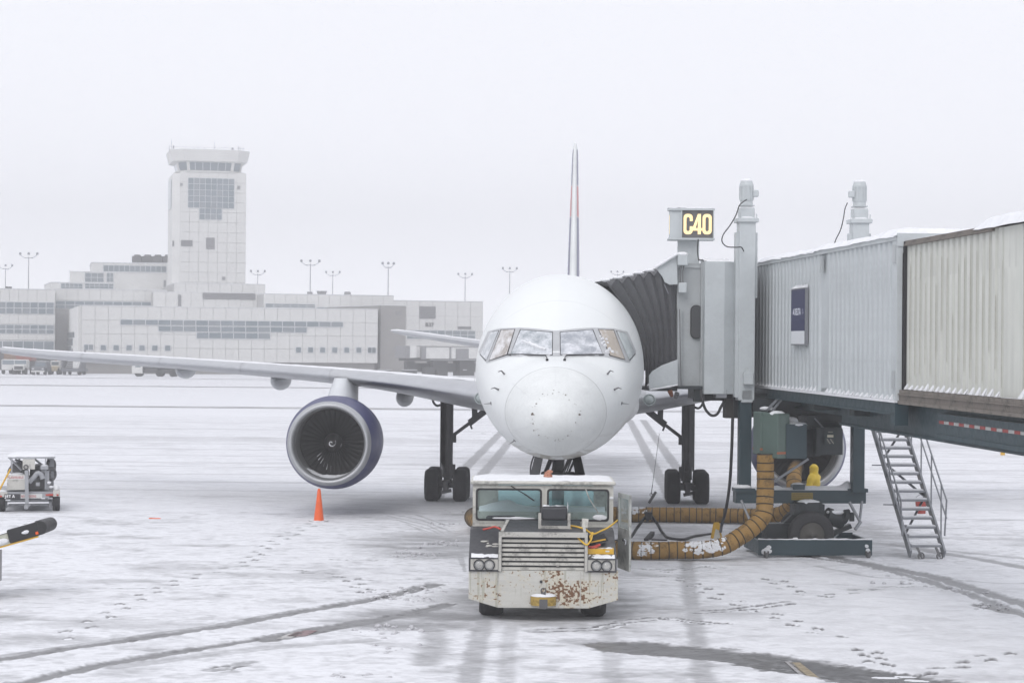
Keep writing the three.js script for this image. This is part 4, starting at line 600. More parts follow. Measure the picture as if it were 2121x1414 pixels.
  const ws2 = []; for (let z = zc + 0.05; z < zb(31.1); z += 0.322) ws2.push(wedge(z - 0.02, 0.17, rr(0.15, 0.24), 0.14, yC)); for (let z = zb(30.1); z < ze; z += 0.322) ws2.push(wedge(z - 0.02, 0.17, rr(0.15, 0.3), 0.14, yC));
  const sn2 = mesh('snow_in_ribs', ws2, MT.snow, it); sn2.userData.kind = 'stuff';
  mesh('grime_streaks', (() => { const a = []; for (let z = zc + 0.1; z < zb(31.1); z += 0.322) { const n = 1 + Math.floor(rnd() * 3); for (let k = 0; k < n; k++) { const h = rr(0.6, 2.2), y = rr(yC + 0.1, yD - h - 0.1); a.push(bx(0.003, h, rr(0.007, 0.012), 0.0895 - 0.0008 * k, y + h / 2, z + 0.322 * 0.42 + rr(0.015, 0.03))); } } return a; })(), mat([0.36, 0.34, 0.28], { rough: 0.8, tex: grimeT, size: 0.3 }), it).userData.kind = 'stuff';
  mesh('side_rail', [b3(-0.02, 0.16, yC - 0.2, yC - 0.01, zc - 0.3, ze), b3(-0.05, 0.16, yC - 0.26, yC - 0.2, zc - 0.3, ze), b3(-0.05, 0.16, yC - 0.1, yC - 0.08, zc - 0.3, ze)], MT.brown, it);
  // green underframe
  const uf = mesh('underframe', [b3(-0.06, 0.1, yA - 0.24, yA - 0.05, 0, zc), b3(-0.1, 0.12, yA - 0.27, yA - 0.24, 0, zc), b3(1.7, 1.86, yA - 0.27, yA - 0.05, 0, zc), b3(-0.1, 0.14, yA - 0.45, yA - 0.05, zc - 0.3, zc + 0.02), b3(0.5, 1.2, yA - 0.5, yA - 0.06, 2, zc)], MT.green, bridge);
  each('cross_beam', [b3(0, 1.8, yA - 0.42, yA - 0.2, 2.4, 2.9), b3(0, 1.8, yA - 0.4, yA - 0.2, 6, 6.4), b3(0, 1.8, yA - 0.4, yA - 0.2, 9.5, 9.9)], MT.greenDark, uf);
  mesh('main_girder', [b3(0.3, 0.5, yA - 0.62, yA - 0.1, zb(42), ze), b3(0.25, 0.55, yA - 0.66, yA - 0.62, zb(42), ze)], MT.green, uf);
  const bxT = mesh('cable_trough', [b3(0.12, 0.34, yC - 0.78, yC - 0.36, zb(34.6), ze), b3(0.1, 0.12, yC - 0.78, yC - 0.7, zb(34.6), ze)], MT.green, bridge);
  const tapeW = mat([0.4, 0.4, 0.39], { rough: 0.6, tex: grimeT, size: 0.3 }), tapeR = mat([0.3, 0.05, 0.045], { rough: 0.6, tex: grimeT, size: 0.3 });
  for (let z = zb(34.4), k = 0; z < zb(27); z += 0.28, k++) mesh('reflective_tape', bx(0.004, 0.05, 0.27, 0.116, yC - 0.5, z + 0.14), k % 2 ? tapeW : tapeR, bxT);
  // airline sign on the outer tunnel
  const p0 = bl(1661, 616, 44.3), sg = mesh('airline_sign', b3(-0.13, -0.06, 4.82, 6.04, zb(44.95), zb(43.55)), MT.galv, bridge, 'navy blue airline sign in a metal frame');
  const st = printTex(512, 512, (c, w, h) => { c.fillStyle = '#d6d9dc'; c.fillRect(0, 0, w, h); c.fillStyle = '#23264f'; c.fillRect(0, 0, w, h * 0.76); c.fillStyle = '#e6e8ef'; c.beginPath(); c.moveTo(60, 238); c.lineTo(88, 170); c.lineTo(116, 238); c.lineTo(88, 222); c.closePath(); c.fill(); c.font = 'bold 84px sans-serif'; c.save(); c.translate(128, 238); c.scale(0.92, 1.05); c.fillText('DELTA', 0, 0); c.restore(); c.fillRect(420, 176, 5, 62); c.font = '20px sans-serif'; c.fillText('air', 434, 200); c.fillText('lines', 434, 226); });
  mesh('sign_print', keep(put(new THREE.PlaneGeometry(1.34, 1.16), -0.1345, 5.43, zb(44.25), 0, -Math.PI / 2)), printMat(st), sg);
  mesh('sign_snow', Array.from({ length: 5 }, (_, k) => wedge(zb(44.9) + k * 0.27, 0.2, 0.09, -0.06, 6.04).scale(1, 1, 1)), MT.snow, sg);
  // stub at the far end and the dark joint to the cab
  mesh('rotunda_joint', [b3(-0.5, 1.6, 4.0, 6.6, -0.9, 0.0)], MT.bridgeCab, bridge);
}
{ // lift columns
  const col = (px, motorSide) => {
    const D = 47.5, b = bl(px, 1012, D), x = b.x, z = b.z, g = new THREE.Group(); g.name = 'lift_column'; bridge.add(g);
    mesh('column_sleeve', [rb(0.38, 4.1, 0.38, 0.02, x, 5.6, z), b3(x - 0.26, x - 0.19, 3.62, 7.4, z - 0.1, z + 0.14), b3(x + 0.19, x + 0.25, 5.9, 7.4, z - 0.1, z + 0.1), rb(0.27, 0.3, 0.3, 0.02, x + 0.02, 3.65, z + 0.04)], MT.bridge, g);
    mesh('column_leg', [rb(0.28, 2.2, 0.28, 0.015, x, 2.55, z)], MT.green, g);
    mesh('cap_plate', [rb(0.5, 0.1, 0.5, 0.02, x, 7.68, z), rb(0.34, 0.26, 0.32, 0.02, x, 7.84, z), rb(0.32, 0.03, 0.34, 0.01, x, 8.02, z), cy(0.012, 0.012, 0.1, x + 0.2, 7.78, z + 0.2), cy(0.012, 0.012, 0.1, x - 0.2, 7.78, z + 0.2)], MT.bridge, g);
    mesh('lift_motor', [cy(0.14, 0.15, 0.12, x, 8.1, z), cy(0.155, 0.155, 0.34, x, 8.3, z), ...Array.from({ length: 12 }, (_, k) => bx(0.015, 0.3, 0.03, x + Math.cos(k * 0.5236) * 0.16, 8.3, z + Math.sin(k * 0.5236) * 0.16, 0, -k * 0.5236)), cy(0.165, 0.165, 0.05, x, 8.47, z), cy(0.13, 0.165, 0.1, x, 8.54, z), rb(0.14, 0.16, 0.14, 0.03, x + motorSide * 0.2, 8.3, z + 0.05)], MT.bridge, g);
    mesh('snow_cap', [sph(0.2, x, 7.73, z, 1.15, 0.25, 1.15, 14), sph(0.14, x, 8.59, z, 1, 0.35, 1, 14)], MT.snow, g);
    mesh('motor_cable', motorSide > 0 ? tube([[1547, 413, 47.2], [1533, 424, 47.15], [1525, 445, 47.1], [1513, 466, 47.1], [1498, 487, 47.1], [1496, 500, 47.1], [1505, 510, 47.1], [1525, 512, 47.1], [1536, 512, 47.15], [1541, 520, 47.25]].map((q) => bl(...q)), 0.014, 60, 6) : tube([[1756, 420, 47.3], [1751, 432, 47.2], [1748, 450, 47.2], [1742, 475, 47.2], [1732, 496, 47.3], [1727, 512, 47.5]].map((q) => bl(...q)), 0.012, 40, 6), MT.cable, g);
    if (motorSide > 0) mesh('junction_box', [rb(0.22, 0.26, 0.14, 0.015, x + 0.02, 4.05, z + 0.28), ext([[-0.11, 0], [0.11, 0], [0.03, 0.1], [-0.03, 0.1]], 0.12).translate(x + 0.02, 4.18, z + 0.22)], MT.bridge, g);
    return [x, z];
  };
  const [xa, z] = col(1541.5, 1), [xb] = col(1776, -1);
  const D = 47.4, c0 = bl(1523, 1026, D).x, c1 = bl(1797, 1026, D).x;
  const cr = mesh('wheel_crossbeam', [b3(c0, c1, 1.2, 1.5, z - 0.2, z + 0.2), b3(c0 - 0.02, xa + 0.22, 1.46, 1.54, z - 0.24, z + 0.24), b3(xb - 0.22, c1 + 0.04, 1.46, 1.54, z - 0.24, z + 0.24), rb(0.28, 0.12, 0.3, 0.02, (c0 + c1) / 2 - 0.05, 1.57, z + 0.05)], MT.green, bridge);
  mesh('beam_snow', [grid(40, 6, (u, v) => { const x = lerp(c0 + 0.3, c1 - 0.2, u); return V(x, 1.5 + (0.05 + 0.14 * Math.exp(-(((u - 0.93) / 0.05) ** 2)) + 0.05 * vn(u * 18, 2)) * Math.sin(v * Math.PI) ** 0.6, lerp(z + 0.2, z - 0.2, v)); }), sph(0.17, xa - 0.05, 1.56, z + 0.05, 1.3, 0.4, 1), sph(0.1, (c0 + c1) / 2 - 0.05, 1.63, z + 0.05, 1.4, 0.35, 1.2)], MT.snow, cr);
  const pl = printTex(256, 96, (c, w, h) => { c.fillStyle = '#7d6a1a'; c.fillRect(0, 0, w, h); c.fillStyle = '#4a3f18'; for (let k = 0; k < 3; k++) for (let x = 14; x < 236; x += 13) c.fillRect(x, 16 + k * 24, 4 + (x * 7 + k * 5) % 8, 9); });
  mesh('placard', sheet(0.5, 0.17, bl(1662, 1028, D).x, 1.36, z + 0.205), printMat(pl), cr);
  // wheel truck
  const tc = bl(1673, 1090, 47.3), tk = new THREE.Group(); tk.name = 'wheel_truck'; bridge.add(tk);
  for (const dz of [0.35, -0.6]) { const t = raw('tyre', flat(wheelGeo(0.52, 0.36).rotateY(Math.PI / 2)), MT.rubber, tk); t.position.set(tc.x, 0.53, tc.z + dz); const h = raw('wheel_hub', flat(put(lathe([[0.005, 0.2], [0.06, 0.2], [0.08, 0.12], [0.2, 0.1], [0.27, 0.15], [0.29, 0.1]], 24), 0, 0, 0, Math.PI / 2)), mat([0.09, 0.085, 0.075], { rough: 0.8, size: 0.3 }), tk); h.position.set(tc.x, 0.53, tc.z + dz); }
  mesh('truck_frame', [b3(tc.x - 0.35, tc.x + 0.35, 0.95, 1.2, tc.z - 0.3, tc.z + 0.2), rod([tc.x, 1.05, tc.z], [tc.x, 1.25, tc.z], 0.32), ext([[-0.95, 0.35], [0.6, 0.5], [0.3, 1.0], [-0.3, 1.0]], 0.2).translate(tc.x, 0, tc.z - 0.2), b3(tc.x - 1.0, tc.x - 0.3, 0.2, 0.75, tc.z - 0.3, tc.z + 0.1)], MT.greenDark, tk);
  mesh('drive_motor', [cy(0.19, 0.19, 0.42, tc.x + 0.6, 0.88, tc.z + 0.1, 0.5, 0, 1.2, 18), cy(0.15, 0.19, 0.08, tc.x + 0.82, 0.93, tc.z + 0.18, 0.5, 0, 1.2, 18), bx(0.1, 0.2, 0.1, tc.x + 0.98, 0.92, tc.z + 0.2), beam([tc.x + 0.4, 0.45, tc.z], [tc.x + 1.0, 0.7, tc.z], 0.2, 0.1)], MT.greenDark, tk);
  mesh('motor_snow', [sph(0.16, tc.x + 0.6, 1.02, tc.z + 0.16, 1.3, 0.4, 0.8), sph(0.26, tc.x, 1.24, tc.z + 0.1, 1, 0.25, 0.8)], MT.snow, tk);
  // bumper frame round the wheels, on casters
  const q0 = bl(1571, 1130, 46.5), q1 = bl(1812, 1130, 46.5), fz = q0.z, bk = fz - 1.7;
  const bf = mesh('wheel_guard', [b3(q0.x, q1.x, 0.09, 0.44, fz - 0.06, fz), b3(q0.x + 0.05, q1.x - 0.05, 0.12, 0.46, bk, bk + 0.06), b3(q0.x, q0.x + 0.06, 0.12, 0.42, bk, fz - 0.06), b3(q1.x - 0.06, q1.x, 0.12, 0.42, bk, fz - 0.06), beam([q0.x + 0.1, 0.4, fz - 0.1], [q0.x + 0.9, 0.3, bk + 0.1], 0.04, 0.04), beam([q1.x - 0.4, 0.42, bk + 0.1], [q1.x - 1.0, 0.3, fz - 0.1], 0.04, 0.04)], MT.green, bridge);
  mesh('guard_snow', [grid(40, 3, (u, v) => V(lerp(q0.x, q1.x, u), 0.441 + 0.025 * Math.sin(v * Math.PI) * (0.6 + vn(u * 20, 1)), lerp(fz + 0.002, fz - 0.06, v))), grid(40, 3, (u, v) => V(lerp(q0.x + 0.05, q1.x - 0.05, u), 0.461 + 0.02 * Math.sin(v * Math.PI), lerp(bk + 0.06, bk, v))), ...[[q0.x + 0.2, 0.2, 0.07], [q0.x + 0.13, 0.17, 0.06], [q0.x + 0.24, 0.27, 0.05], [q0.x + 0.26, 0.18, 0.05], [q1.x - 0.1, 0.2, 0.05], [q1.x - 0.13, 0.3, 0.04]].map(([x, y, r]) => put(new THREE.IcosahedronGeometry(r, 1).scale(1, 1.1, 0.2), x, y, fz + 0.004, 0, 0, x * 7)), put(new THREE.IcosahedronGeometry(0.06, 1).scale(1, 0.6, 0.6), q0.x + 0.85, 0.46, fz - 0.04)], MT.snow, bf);
  for (const x of [q0.x + 0.18, q1.x - 0.1]) mesh('caster', [cy(0.075, 0.075, 0.05, x, 0.08, fz + 0.05, 0, 0, Math.PI / 2), bx(0.03, 0.12, 0.06, x - 0.04, 0.13, fz + 0.03), bx(0.03, 0.12, 0.06, x + 0.04, 0.13, fz + 0.03)], MT.gearDark, bf);
  each('guard_brace', [rod(bl(1786, 1038, 47.1), bl(1781, 1080, 46.9), 0.03), rod(bl(1760, 1040, 47.1), bl(1783, 1082, 46.8), 0.035), rod(bl(1783, 1080, 46.8), bl(1772, 1096, 46.7), 0.04), rod(bl(1536, 1036, 47.1), bl(1554, 1078, 46.8), 0.03)], MT.galv, bf);
  // braces under the tunnel
  mesh('column_tie', [b3(xa, xb, 3.2, 3.62, z - 0.35, z - 0.05), b3(xa - 0.2, xa + 0.6, 3.15, 3.7, z - 1.0, z - 0.3)], MT.greenDark, bridge);
}
{ // air-conditioning unit slung under the tunnel
  const g = new THREE.Group(); g.name = 'air_unit'; bridge.add(g);
  const B = (pxa, pxb, pya, pyb, D, dz) => { const a = bl(pxa, pya, D), b = bl(pxb, pyb, D); return b3(a.x, b.x, b.y, a.y, a.z, a.z - dz); };
  const cabin = (name, pxa, pxb, pya, pyb, D, dz, m, turn) => { const a = bl(pxa, pya, D), b = bl(pxb, pyb, D), w = Math.abs(b.x - a.x), h = a.y - b.y; return mesh(name, rb(w, h, dz, 0.03, 0, 0, 0).rotateY(turn).translate((a.x + b.x) / 2, (a.y + b.y) / 2, a.z - dz / 2), m, g); };
  cabin('air_cabinet', 1594, 1630, 856, 950, 46.0, 0.5, MT.greenLight, 0.62);
  cabin('air_cabinet', 1571, 1588, 853, 942, 46.3, 0.4, MT.greenLight, 0.25);
  mesh('air_cabinet', B(1629, 1672, 878, 950, 46.1, 0.7), MT.green, g);
  const band = mat([0.42, 0.13, 0.06], { rough: 0.6, size: 0.5 }); for (const [pa, pb, py, D, dz, t] of [[1594, 1630, 938, 46.0, 0.5, 0.62], [1571, 1588, 930, 46.3, 0.4, 0.25]]) { const a = bl(pa, py, D), b = bl(pb, py, D); mesh('orange_band', bx(Math.abs(b.x - a.x) + 0.012, 0.05, dz + 0.012).rotateY(t).translate((a.x + b.x) / 2, a.y, a.z - dz / 2), band, g); }
  mesh('compressor', [B(1560, 1690, 826, 858, 47.4, 1.2), B(1672, 1700, 860, 945, 47.0, 0.9), B(1690, 1745, 858, 905, 47.6, 1.0), rod(bl(1640, 905, 47.3), bl(1740, 905, 47.3), 0.35), B(1700, 1740, 830, 862, 48.0, 0.6)], MT.greenDark, g);
  const cc = mesh('control_cabinet', [B(1692, 1747, 888, 942, 46.6, 0.5), B(1690, 1746, 886, 889, 46.55, 0.55)], MT.greenDark, g);
  const lt = printTex(128, 160, (c, w, h) => { c.fillStyle = '#1d2a2a'; c.fillRect(0, 0, w, h); c.fillStyle = '#b3ad9a'; c.fillRect(30, 44, 70, 28); c.fillStyle = '#8e8980'; c.fillRect(40, 8, 52, 8); for (let k = 0; k < 8; k++) for (let j = 0; j < 4; j++) { c.fillStyle = (k * 3 + j * 5) % 4 ? '#3a3a38' : '#a9a49a'; c.fillRect(26 + k * 10, 90 + j * 14, 9, 12); } });
  const lp = bl(1720, 907, 46.55); mesh('rating_plate', sheet(0.26, 0.32, lp.x, lp.y, lp.z + 0.012), printMat(lt), cc);
  mesh('snow_cap', [sph(0.17, ...bl(1610, 858, 46.2).toArray(), 1.1, 0.45, 1), sph(0.2, ...bl(1652, 879, 46.3).toArray(), 1.1, 0.3, 1), put(new THREE.IcosahedronGeometry(0.16, 2).scale(1, 0.6, 0.8), ...bl(1640, 872, 46.5).toArray()), sph(0.12, ...bl(1590, 846, 46.8).toArray(), 1.5, 0.4, 1), sph(0.16, ...bl(1710, 842, 47.9).toArray(), 1.1, 0.3, 1)], MT.snow, g);
  each('hanger', [beam(bl(1588, 850, 46.7), bl(1615, 822, 46.7), 0.05, 0.05), beam(bl(1600, 850, 46.7), bl(1622, 824, 46.7), 0.05, 0.05), beam(bl(1602, 998, 46.7), bl(1675, 950, 46.7), 0.05, 0.04), rod(bl(1688, 866, 46.8), bl(1706, 886, 46.7), 0.02)], MT.galv, g);
  mesh('looped_cable', [tube([[1716, 834, 46.5], [1730, 842, 46.4], [1746, 838, 46.5]].map((q) => bl(...q)), 0.02, 14, 6), tube([[1712, 838, 46.6], [1732, 848, 46.5], [1750, 840, 46.6]].map((q) => bl(...q)), 0.02, 14, 6)], MT.cable, g);
}
{ // the cab and its canopy
  const cab = new THREE.Group(); cab.name = 'bridge_cab'; bridge.add(cab);
  const B = (pxa, pxb, pya, pyb, D, dz) => { const a = bl(pxa, pya, D), b = bl(pxb, pyb, D); return b3(a.x, b.x, b.y, a.y, a.z, a.z - dz); };
  const yT = 6.6, yF = 3.84;
  mesh('cab_side', [B(1403, 1458, 548, 800, 47.7, 0.08), B(1404, 1412, 640, 800, 47.62, 0.08), B(1453, 1462, 540, 806, 47.64, 0.1)], MT.bridgeCab, cab);
  mesh('canopy_frame', B(1395, 1408, 556, 800, 47.95, 0.12), MT.bridge, cab);
  mesh('cab_end', [B(1404, 1515, 546, 800, 51, 0.08), B(1404, 1515, 545, 552, 47.8, 3.2), B(1404, 1515, 795, 803, 47.8, 3.2)], MT.bridgeCab, cab);
  mesh('service_box', ext([[0, 0], [0.68, 0], [0.68, -0.36], [0.44, -0.5], [0, -0.5]].map(([a, b]) => [a, -b]), 3.02, 0.012).rotateX(Math.PI / 2).translate(bl(1459, 800, 47.4).x, 6.72, bl(1459, 800, 47.4).z - 0.45), MT.bridge, cab);
  mesh('service_box_foot', B(1484, 1506, 806, 824, 47.4, 0.4), MT.galv, cab);
  mesh('dark_joint', [B(1505, 1526, 552, 800, 48.2, 1), B(1525, 1562, 552, 800, 48.6, 0.5)], MT.gearGrey, cab);
  const ws = new THREE.Shape(); { const a = bl(1433.5, 633, 47.6), b = bl(1454, 700, 47.6), x0 = a.x, x1 = b.x, y0 = b.y, y1 = a.y, r = (x1 - x0) / 2; ws.moveTo(x0, y0 + r); ws.absarc(x0 + r, y0 + r, r, Math.PI, 2 * Math.PI); ws.lineTo(x1, y1 - r); ws.absarc(x0 + r, y1 - r, r, 0, Math.PI); ws.closePath(); }
  const zf = bl(1440, 660, 47.6).z, wn = mesh('cab_window', new THREE.ExtrudeGeometry(ws, { depth: 0.03, bevelEnabled: true, bevelSize: 0.02, bevelThickness: 0.012, bevelSegments: 2 }).translate(0, 0, zf - 0.09), MT.gasket, cab, 'tall oblong window with rounded ends');
  mesh('pane', new THREE.ShapeGeometry(ws).translate(0, 0, zf - 0.044), mat([0.06, 0.062, 0.065], { rough: 0.15, tex: null }), wn);
  mesh('roof_snow', [grid(20, 10, (u, v) => { const a = bl(1402, 546, 47.7), b = bl(1460, 546, 47.7); return V(lerp(a.x, b.x, u), 6.6 + 0.1 * Math.min(1, 6 * v) * (0.6 + 0.6 * vn(u * 6, v * 6)), lerp(a.z + 0.04, a.z - 3, v)); }), grid(14, 8, (u, v) => { const a = bl(1459, 546, 47.4), b = bl(1513, 546, 47.4); return V(lerp(a.x, b.x, u), 6.735 + 0.07 * Math.min(1, 6 * v) * (0.6 + 0.6 * vn(u * 6, v * 6 + 9)), lerp(a.z + 0.02, a.z - 1.2, v)); })], MT.snow, cab);
  mesh('conduit', [rod(bl(1408, 640, 47.5), bl(1411, 800, 47.5), 0.012), tube([[1411, 550, 47.5], [1409.5, 565, 47.5], [1409, 585, 47.5]].map((q) => bl(...q)), 0.014, 12, 6), tube([[1417, 550, 47.5], [1414.5, 566, 47.5], [1415, 584, 47.5]].map((q) => bl(...q)), 0.014, 12, 6)], MT.gearGrey, cab);
  each('lamp_box', [rb(0.24, 0.27, 0.22, 0.03, ...bl(1413.5, 538, 47.5).toArray()), rb(0.19, 0.24, 0.14, 0.03, ...bl(1414, 596, 47.5).toArray())], MT.bridge, cab);
  mesh('lamp_snow', sph(0.15, ...bl(1413.5, 527, 47.5).toArray(), 0.95, 0.4, 0.8), MT.snow, cab);
  // side cheeks of the canopy
  const poly = (list, D, th) => { const q = list.map(([a, b]) => bl(a, b, D)); return ext(q.map((p) => [p.x, p.y]), th, 0.006).translate(0, 0, q[0].z - th); };
  mesh('canopy_cheek', poly([[1358, 553], [1402, 526], [1404, 588], [1388, 589], [1378, 584], [1374, 574]], 47.45, 0.06), MT.bridge, cab);
  mesh('canopy_cheek', poly([[1345, 800], [1345, 778], [1352, 769], [1372, 757], [1404, 745], [1405, 797], [1372, 803], [1346, 808]], 47.4, 0.06), MT.bridge, cab);
  each('cheek_snow', [tube([[1357, 554, 47.4], [1380, 540, 47.4], [1402, 526, 47.4]].map((q) => bl(...q)), 0.04, 14, 6), tube([[1347, 807, 47.35], [1372, 803, 47.35], [1404, 797, 47.35]].map((q) => bl(...q)), 0.022, 14, 6)], MT.snow, cab);
  // folded canopy between cab and fuselage
  const N = 13, fold = (k) => k % 2 ? 1 : 0, ribs = [];
  for (let k = 0; k <= N; k++) { const t = k / N, tx = lerp(1252, 1397, t ** 0.92), ty = lerp(586, 553, t) + (fold(k) ? 9 : -5), bxp = lerp(1336, 1402, t ** 1.4), by = lerp(806, 752, t); ribs.push([tx, ty, bxp, by, fold(k)]); }
  const pt = (k, w) => { const r = ribs[k], D = 47.55 + r[4] * 0.09; if (w <= 1) { const q = lerp(0, 1, w); return bl(lerp(r[2], r[0], q) - (k === 0 ? Math.sin(q * Math.PI) * -30 : Math.sin(q * Math.PI) * -30 * (1 - k / N)), lerp(r[3], r[1], q), D); } const a = pt(k, 1); if (w <= 2) return V(a.x, a.y + 0.02, a.z - (w - 1) * 3.0); const b = pt(k, 1 - (w - 2)); return V(b.x, b.y, b.z - 3.0 + r[4] * 0.18); };
  const tri = []; const steps = [0, 0.12, 0.25, 0.38, 0.5, 0.62, 0.75, 0.88, 1, 1.5, 2, 2.25, 2.5, 2.75, 3];
  for (let k = 0; k < N; k++) for (let j = 0; j < steps.length - 1; j++) { const a = pt(k, steps[j]), b = pt(k + 1, steps[j]), c = pt(k + 1, steps[j + 1]), d = pt(k, steps[j + 1]); tri.push(...a.toArray(), ...b.toArray(), ...c.toArray(), ...a.toArray(), ...c.toArray(), ...d.toArray()); }
  const cg = new THREE.BufferGeometry(); cg.setAttribute('position', new THREE.Float32BufferAttribute(tri, 3)); cg.computeVertexNormals();
  const can = mesh('canopy', cg, MT.bellows, cab, 'dark folded fabric canopy dusted with snow');
  mesh('canopy_snow', ribs.filter((r) => !r[4]).slice(0, 6).map((r, i) => { const a = bl(r[0], r[1] - 1, 47.5); return put(new THREE.IcosahedronGeometry(0.13, 2).scale(0.9, 0.28, 0.7), a.x + 0.02, a.y, a.z - 0.05); }), MT.snow, can);
  mesh('canopy_strut', [rod(bl(1376, 588, 47.4), bl(1385, 608, 47.4), 0.012)], MT.galv, cab);
  // floor bumper and gear below the cab
  mesh('cab_floor_frame', [B(1346, 1404, 803, 810, 47.6, 2.8), B(1404, 1460, 799, 806, 47.5, 3.0), B(1440, 1456, 806, 832, 47.6, 0.3), B(1460, 1530, 806, 830, 48, 2.4)], MT.greenDark, cab);
  mesh('flood_lamp', [cy(0.06, 0.04, 0.14, ...bl(1390, 815, 47.5).toArray(), 0.5, 0, 0.4)], mat([0.2, 0.07, 0.03], { rough: 0.5, tex: null }), cab);
  mesh('flood_lamp', [cy(0.06, 0.04, 0.14, ...bl(1401, 819, 47.5).toArray(), 0.5, 0, -0.2)], MT.gearDark, cab);
  mesh('cable_loop', tube([[1452, 808, 47.5], [1455, 828, 47.4], [1462, 848, 47.4], [1474, 860, 47.4], [1485, 858, 47.4], [1494, 842, 47.4], [1500, 832, 47.5]].map((q) => bl(...q)), 0.032, 40, 8), MT.cable, cab);
  mesh('cable_box', [B(1504, 1530, 826, 866, 47.8, 0.4)], mat([0.06, 0.055, 0.05], { rough: 0.7, size: 0.4 }), cab);
}
{ // lit gate sign on its mast
  const D = 47.8, g = new THREE.Group(); g.name = 'gate_sign'; bridge.add(g); const o = bl(1445, 494, D);
  const w = 0.75, h = 0.66, turn = -0.1;
  const S = (q) => q.rotateY(turn).translate(bl(1445, 464, D).x, bl(1445, 464, D).y, bl(1445, 464, D).z);
  const housing = mesh('sign_housing', [S(rb(0.98, 0.68, 0.5, 0.02, -0.14, 0, -0.28)), S(b3(-0.67, 0.4, 0.32, 0.365, -0.56, 0.03)), S(b3(-0.67, 0.4, -0.365, -0.32, -0.56, 0.03)), S(b3(-0.38, -0.355, -0.32, 0.32, -0.05, 0.02)), S(b3(0.36, 0.385, -0.32, 0.32, -0.05, 0.02))], MT.bridge, g);
  mesh('sign_face', S(b3(-0.355, 0.36, -0.32, 0.32, -0.03, -0.02)), mat([0.12, 0.115, 0.115], { rough: 0.6, tex: null }), g);
  const glow = new THREE.MeshStandardMaterial({ color: C(0.8, 0.6, 0.25), emissive: C(1.0, 0.8, 0.48), emissiveIntensity: 0.72, roughness: 0.6 });
  const stadium = (x, y, a, b, r) => { const s = new THREE.Shape(); s.moveTo(x - a, y - b + r); s.absarc(x - a + r, y - b + r, r, Math.PI, 1.5 * Math.PI); s.lineTo(x + a - r, y - b); s.absarc(x + a - r, y - b + r, r, 1.5 * Math.PI, 2 * Math.PI); s.lineTo(x + a, y + b - r); s.absarc(x + a - r, y + b - r, r, 0, 0.5 * Math.PI); s.lineTo(x - a + r, y + b); s.absarc(x - a + r, y + b - r, r, 0.5 * Math.PI, Math.PI); s.closePath(); return s; };
  const dig = (name, shapes, x = 0) => mesh(name, S(new THREE.ExtrudeGeometry(shapes, { depth: 0.012, bevelEnabled: false, curveSegments: 12 }).translate(x, 0, -0.022)), glow, g);
  const A = 0.105, Bh = 0.235, th = 0.066;
  { const z = stadium(0, 0, A, Bh, 0.085); z.holes.push(stadium(0, 0, A - th, Bh - 0.07, 0.038)); dig('sign_letter', [z], 0.225); }
  { // C: a rounded stroke left open on the right
    const s = new THREE.Shape(); s.moveTo(A, 0.07); s.lineTo(A, Bh - 0.085); s.absarc(A - 0.085, Bh - 0.085, 0.085, 0, Math.PI / 2); s.lineTo(-A + 0.085, Bh); s.absarc(-A + 0.085, Bh - 0.085, 0.085, Math.PI / 2, Math.PI); s.lineTo(-A, -Bh + 0.085); s.absarc(-A + 0.085, -Bh + 0.085, 0.085, Math.PI, 1.5 * Math.PI); s.lineTo(A - 0.085, -Bh); s.absarc(A - 0.085, -Bh + 0.085, 0.085, 1.5 * Math.PI, 2 * Math.PI); s.lineTo(A, -0.05); s.lineTo(A - th, -0.05); s.lineTo(A - th, -Bh + 0.11); s.absarc(0, -Bh + 0.11, A - th, 0, -Math.PI, true); s.lineTo(-A + th, Bh - 0.11); s.absarc(0, Bh - 0.11, A - th, Math.PI, 0, true); s.lineTo(A - th, 0.07); s.closePath(); dig('sign_letter', [s], -0.215); }
  { const s = new THREE.Shape([[0.005, Bh], [0.075, Bh], [0.075, -0.09], [0.11, -0.09], [0.11, -0.15], [0.075, -0.15], [0.075, -Bh], [0.005, -Bh], [0.005, -0.15], [-0.115, -0.15], [-0.115, -0.09]].map(([x, y]) => new THREE.Vector2(x, y))); s.holes.push(new THREE.Path([[0.005, -0.09], [-0.045, -0.09], [0.005, 0.09]].map(([x, y]) => new THREE.Vector2(x, y)))); dig('sign_letter', [s], 0.005); }
  mesh('side_glow', [S(b3(-0.634, -0.626, -0.22, 0.22, -0.33, -0.26))], glow, g);
  mesh('sign_mast', [S(b3(-0.43, 0.06, -0.95, -0.34, -0.5, -0.2))], MT.bridge, g);
  mesh('sign_cable', tube([[1446.5, 495, 47.6], [1445, 515, 47.6], [1446, 530, 47.6], [1448, 540, 47.6]].map((q) => bl(...q)), 0.014, 16, 6), MT.cable, g);
  mesh('sign_snow', S(grid(14, 8, (u, v) => V(lerp(-0.67, 0.4, u), 0.366 + 0.03 * Math.sin(v * Math.PI) ** 0.5 * (0.6 + 0.6 * vn(u * 6, v)), lerp(0.03, -0.56, v)))), MT.snow, g);
  RectAreaLightUniformsLib.init();
  const la = new THREE.RectAreaLight(new THREE.Color(1, 0.75, 0.35), 0.35, 0.6, 0.45); const c = P(1445, 464, D); la.position.set(c.x, c.y, c.z + 0.05); la.lookAt(c.x - 0.05, c.y, c.z + 5); scene.add(la);
}
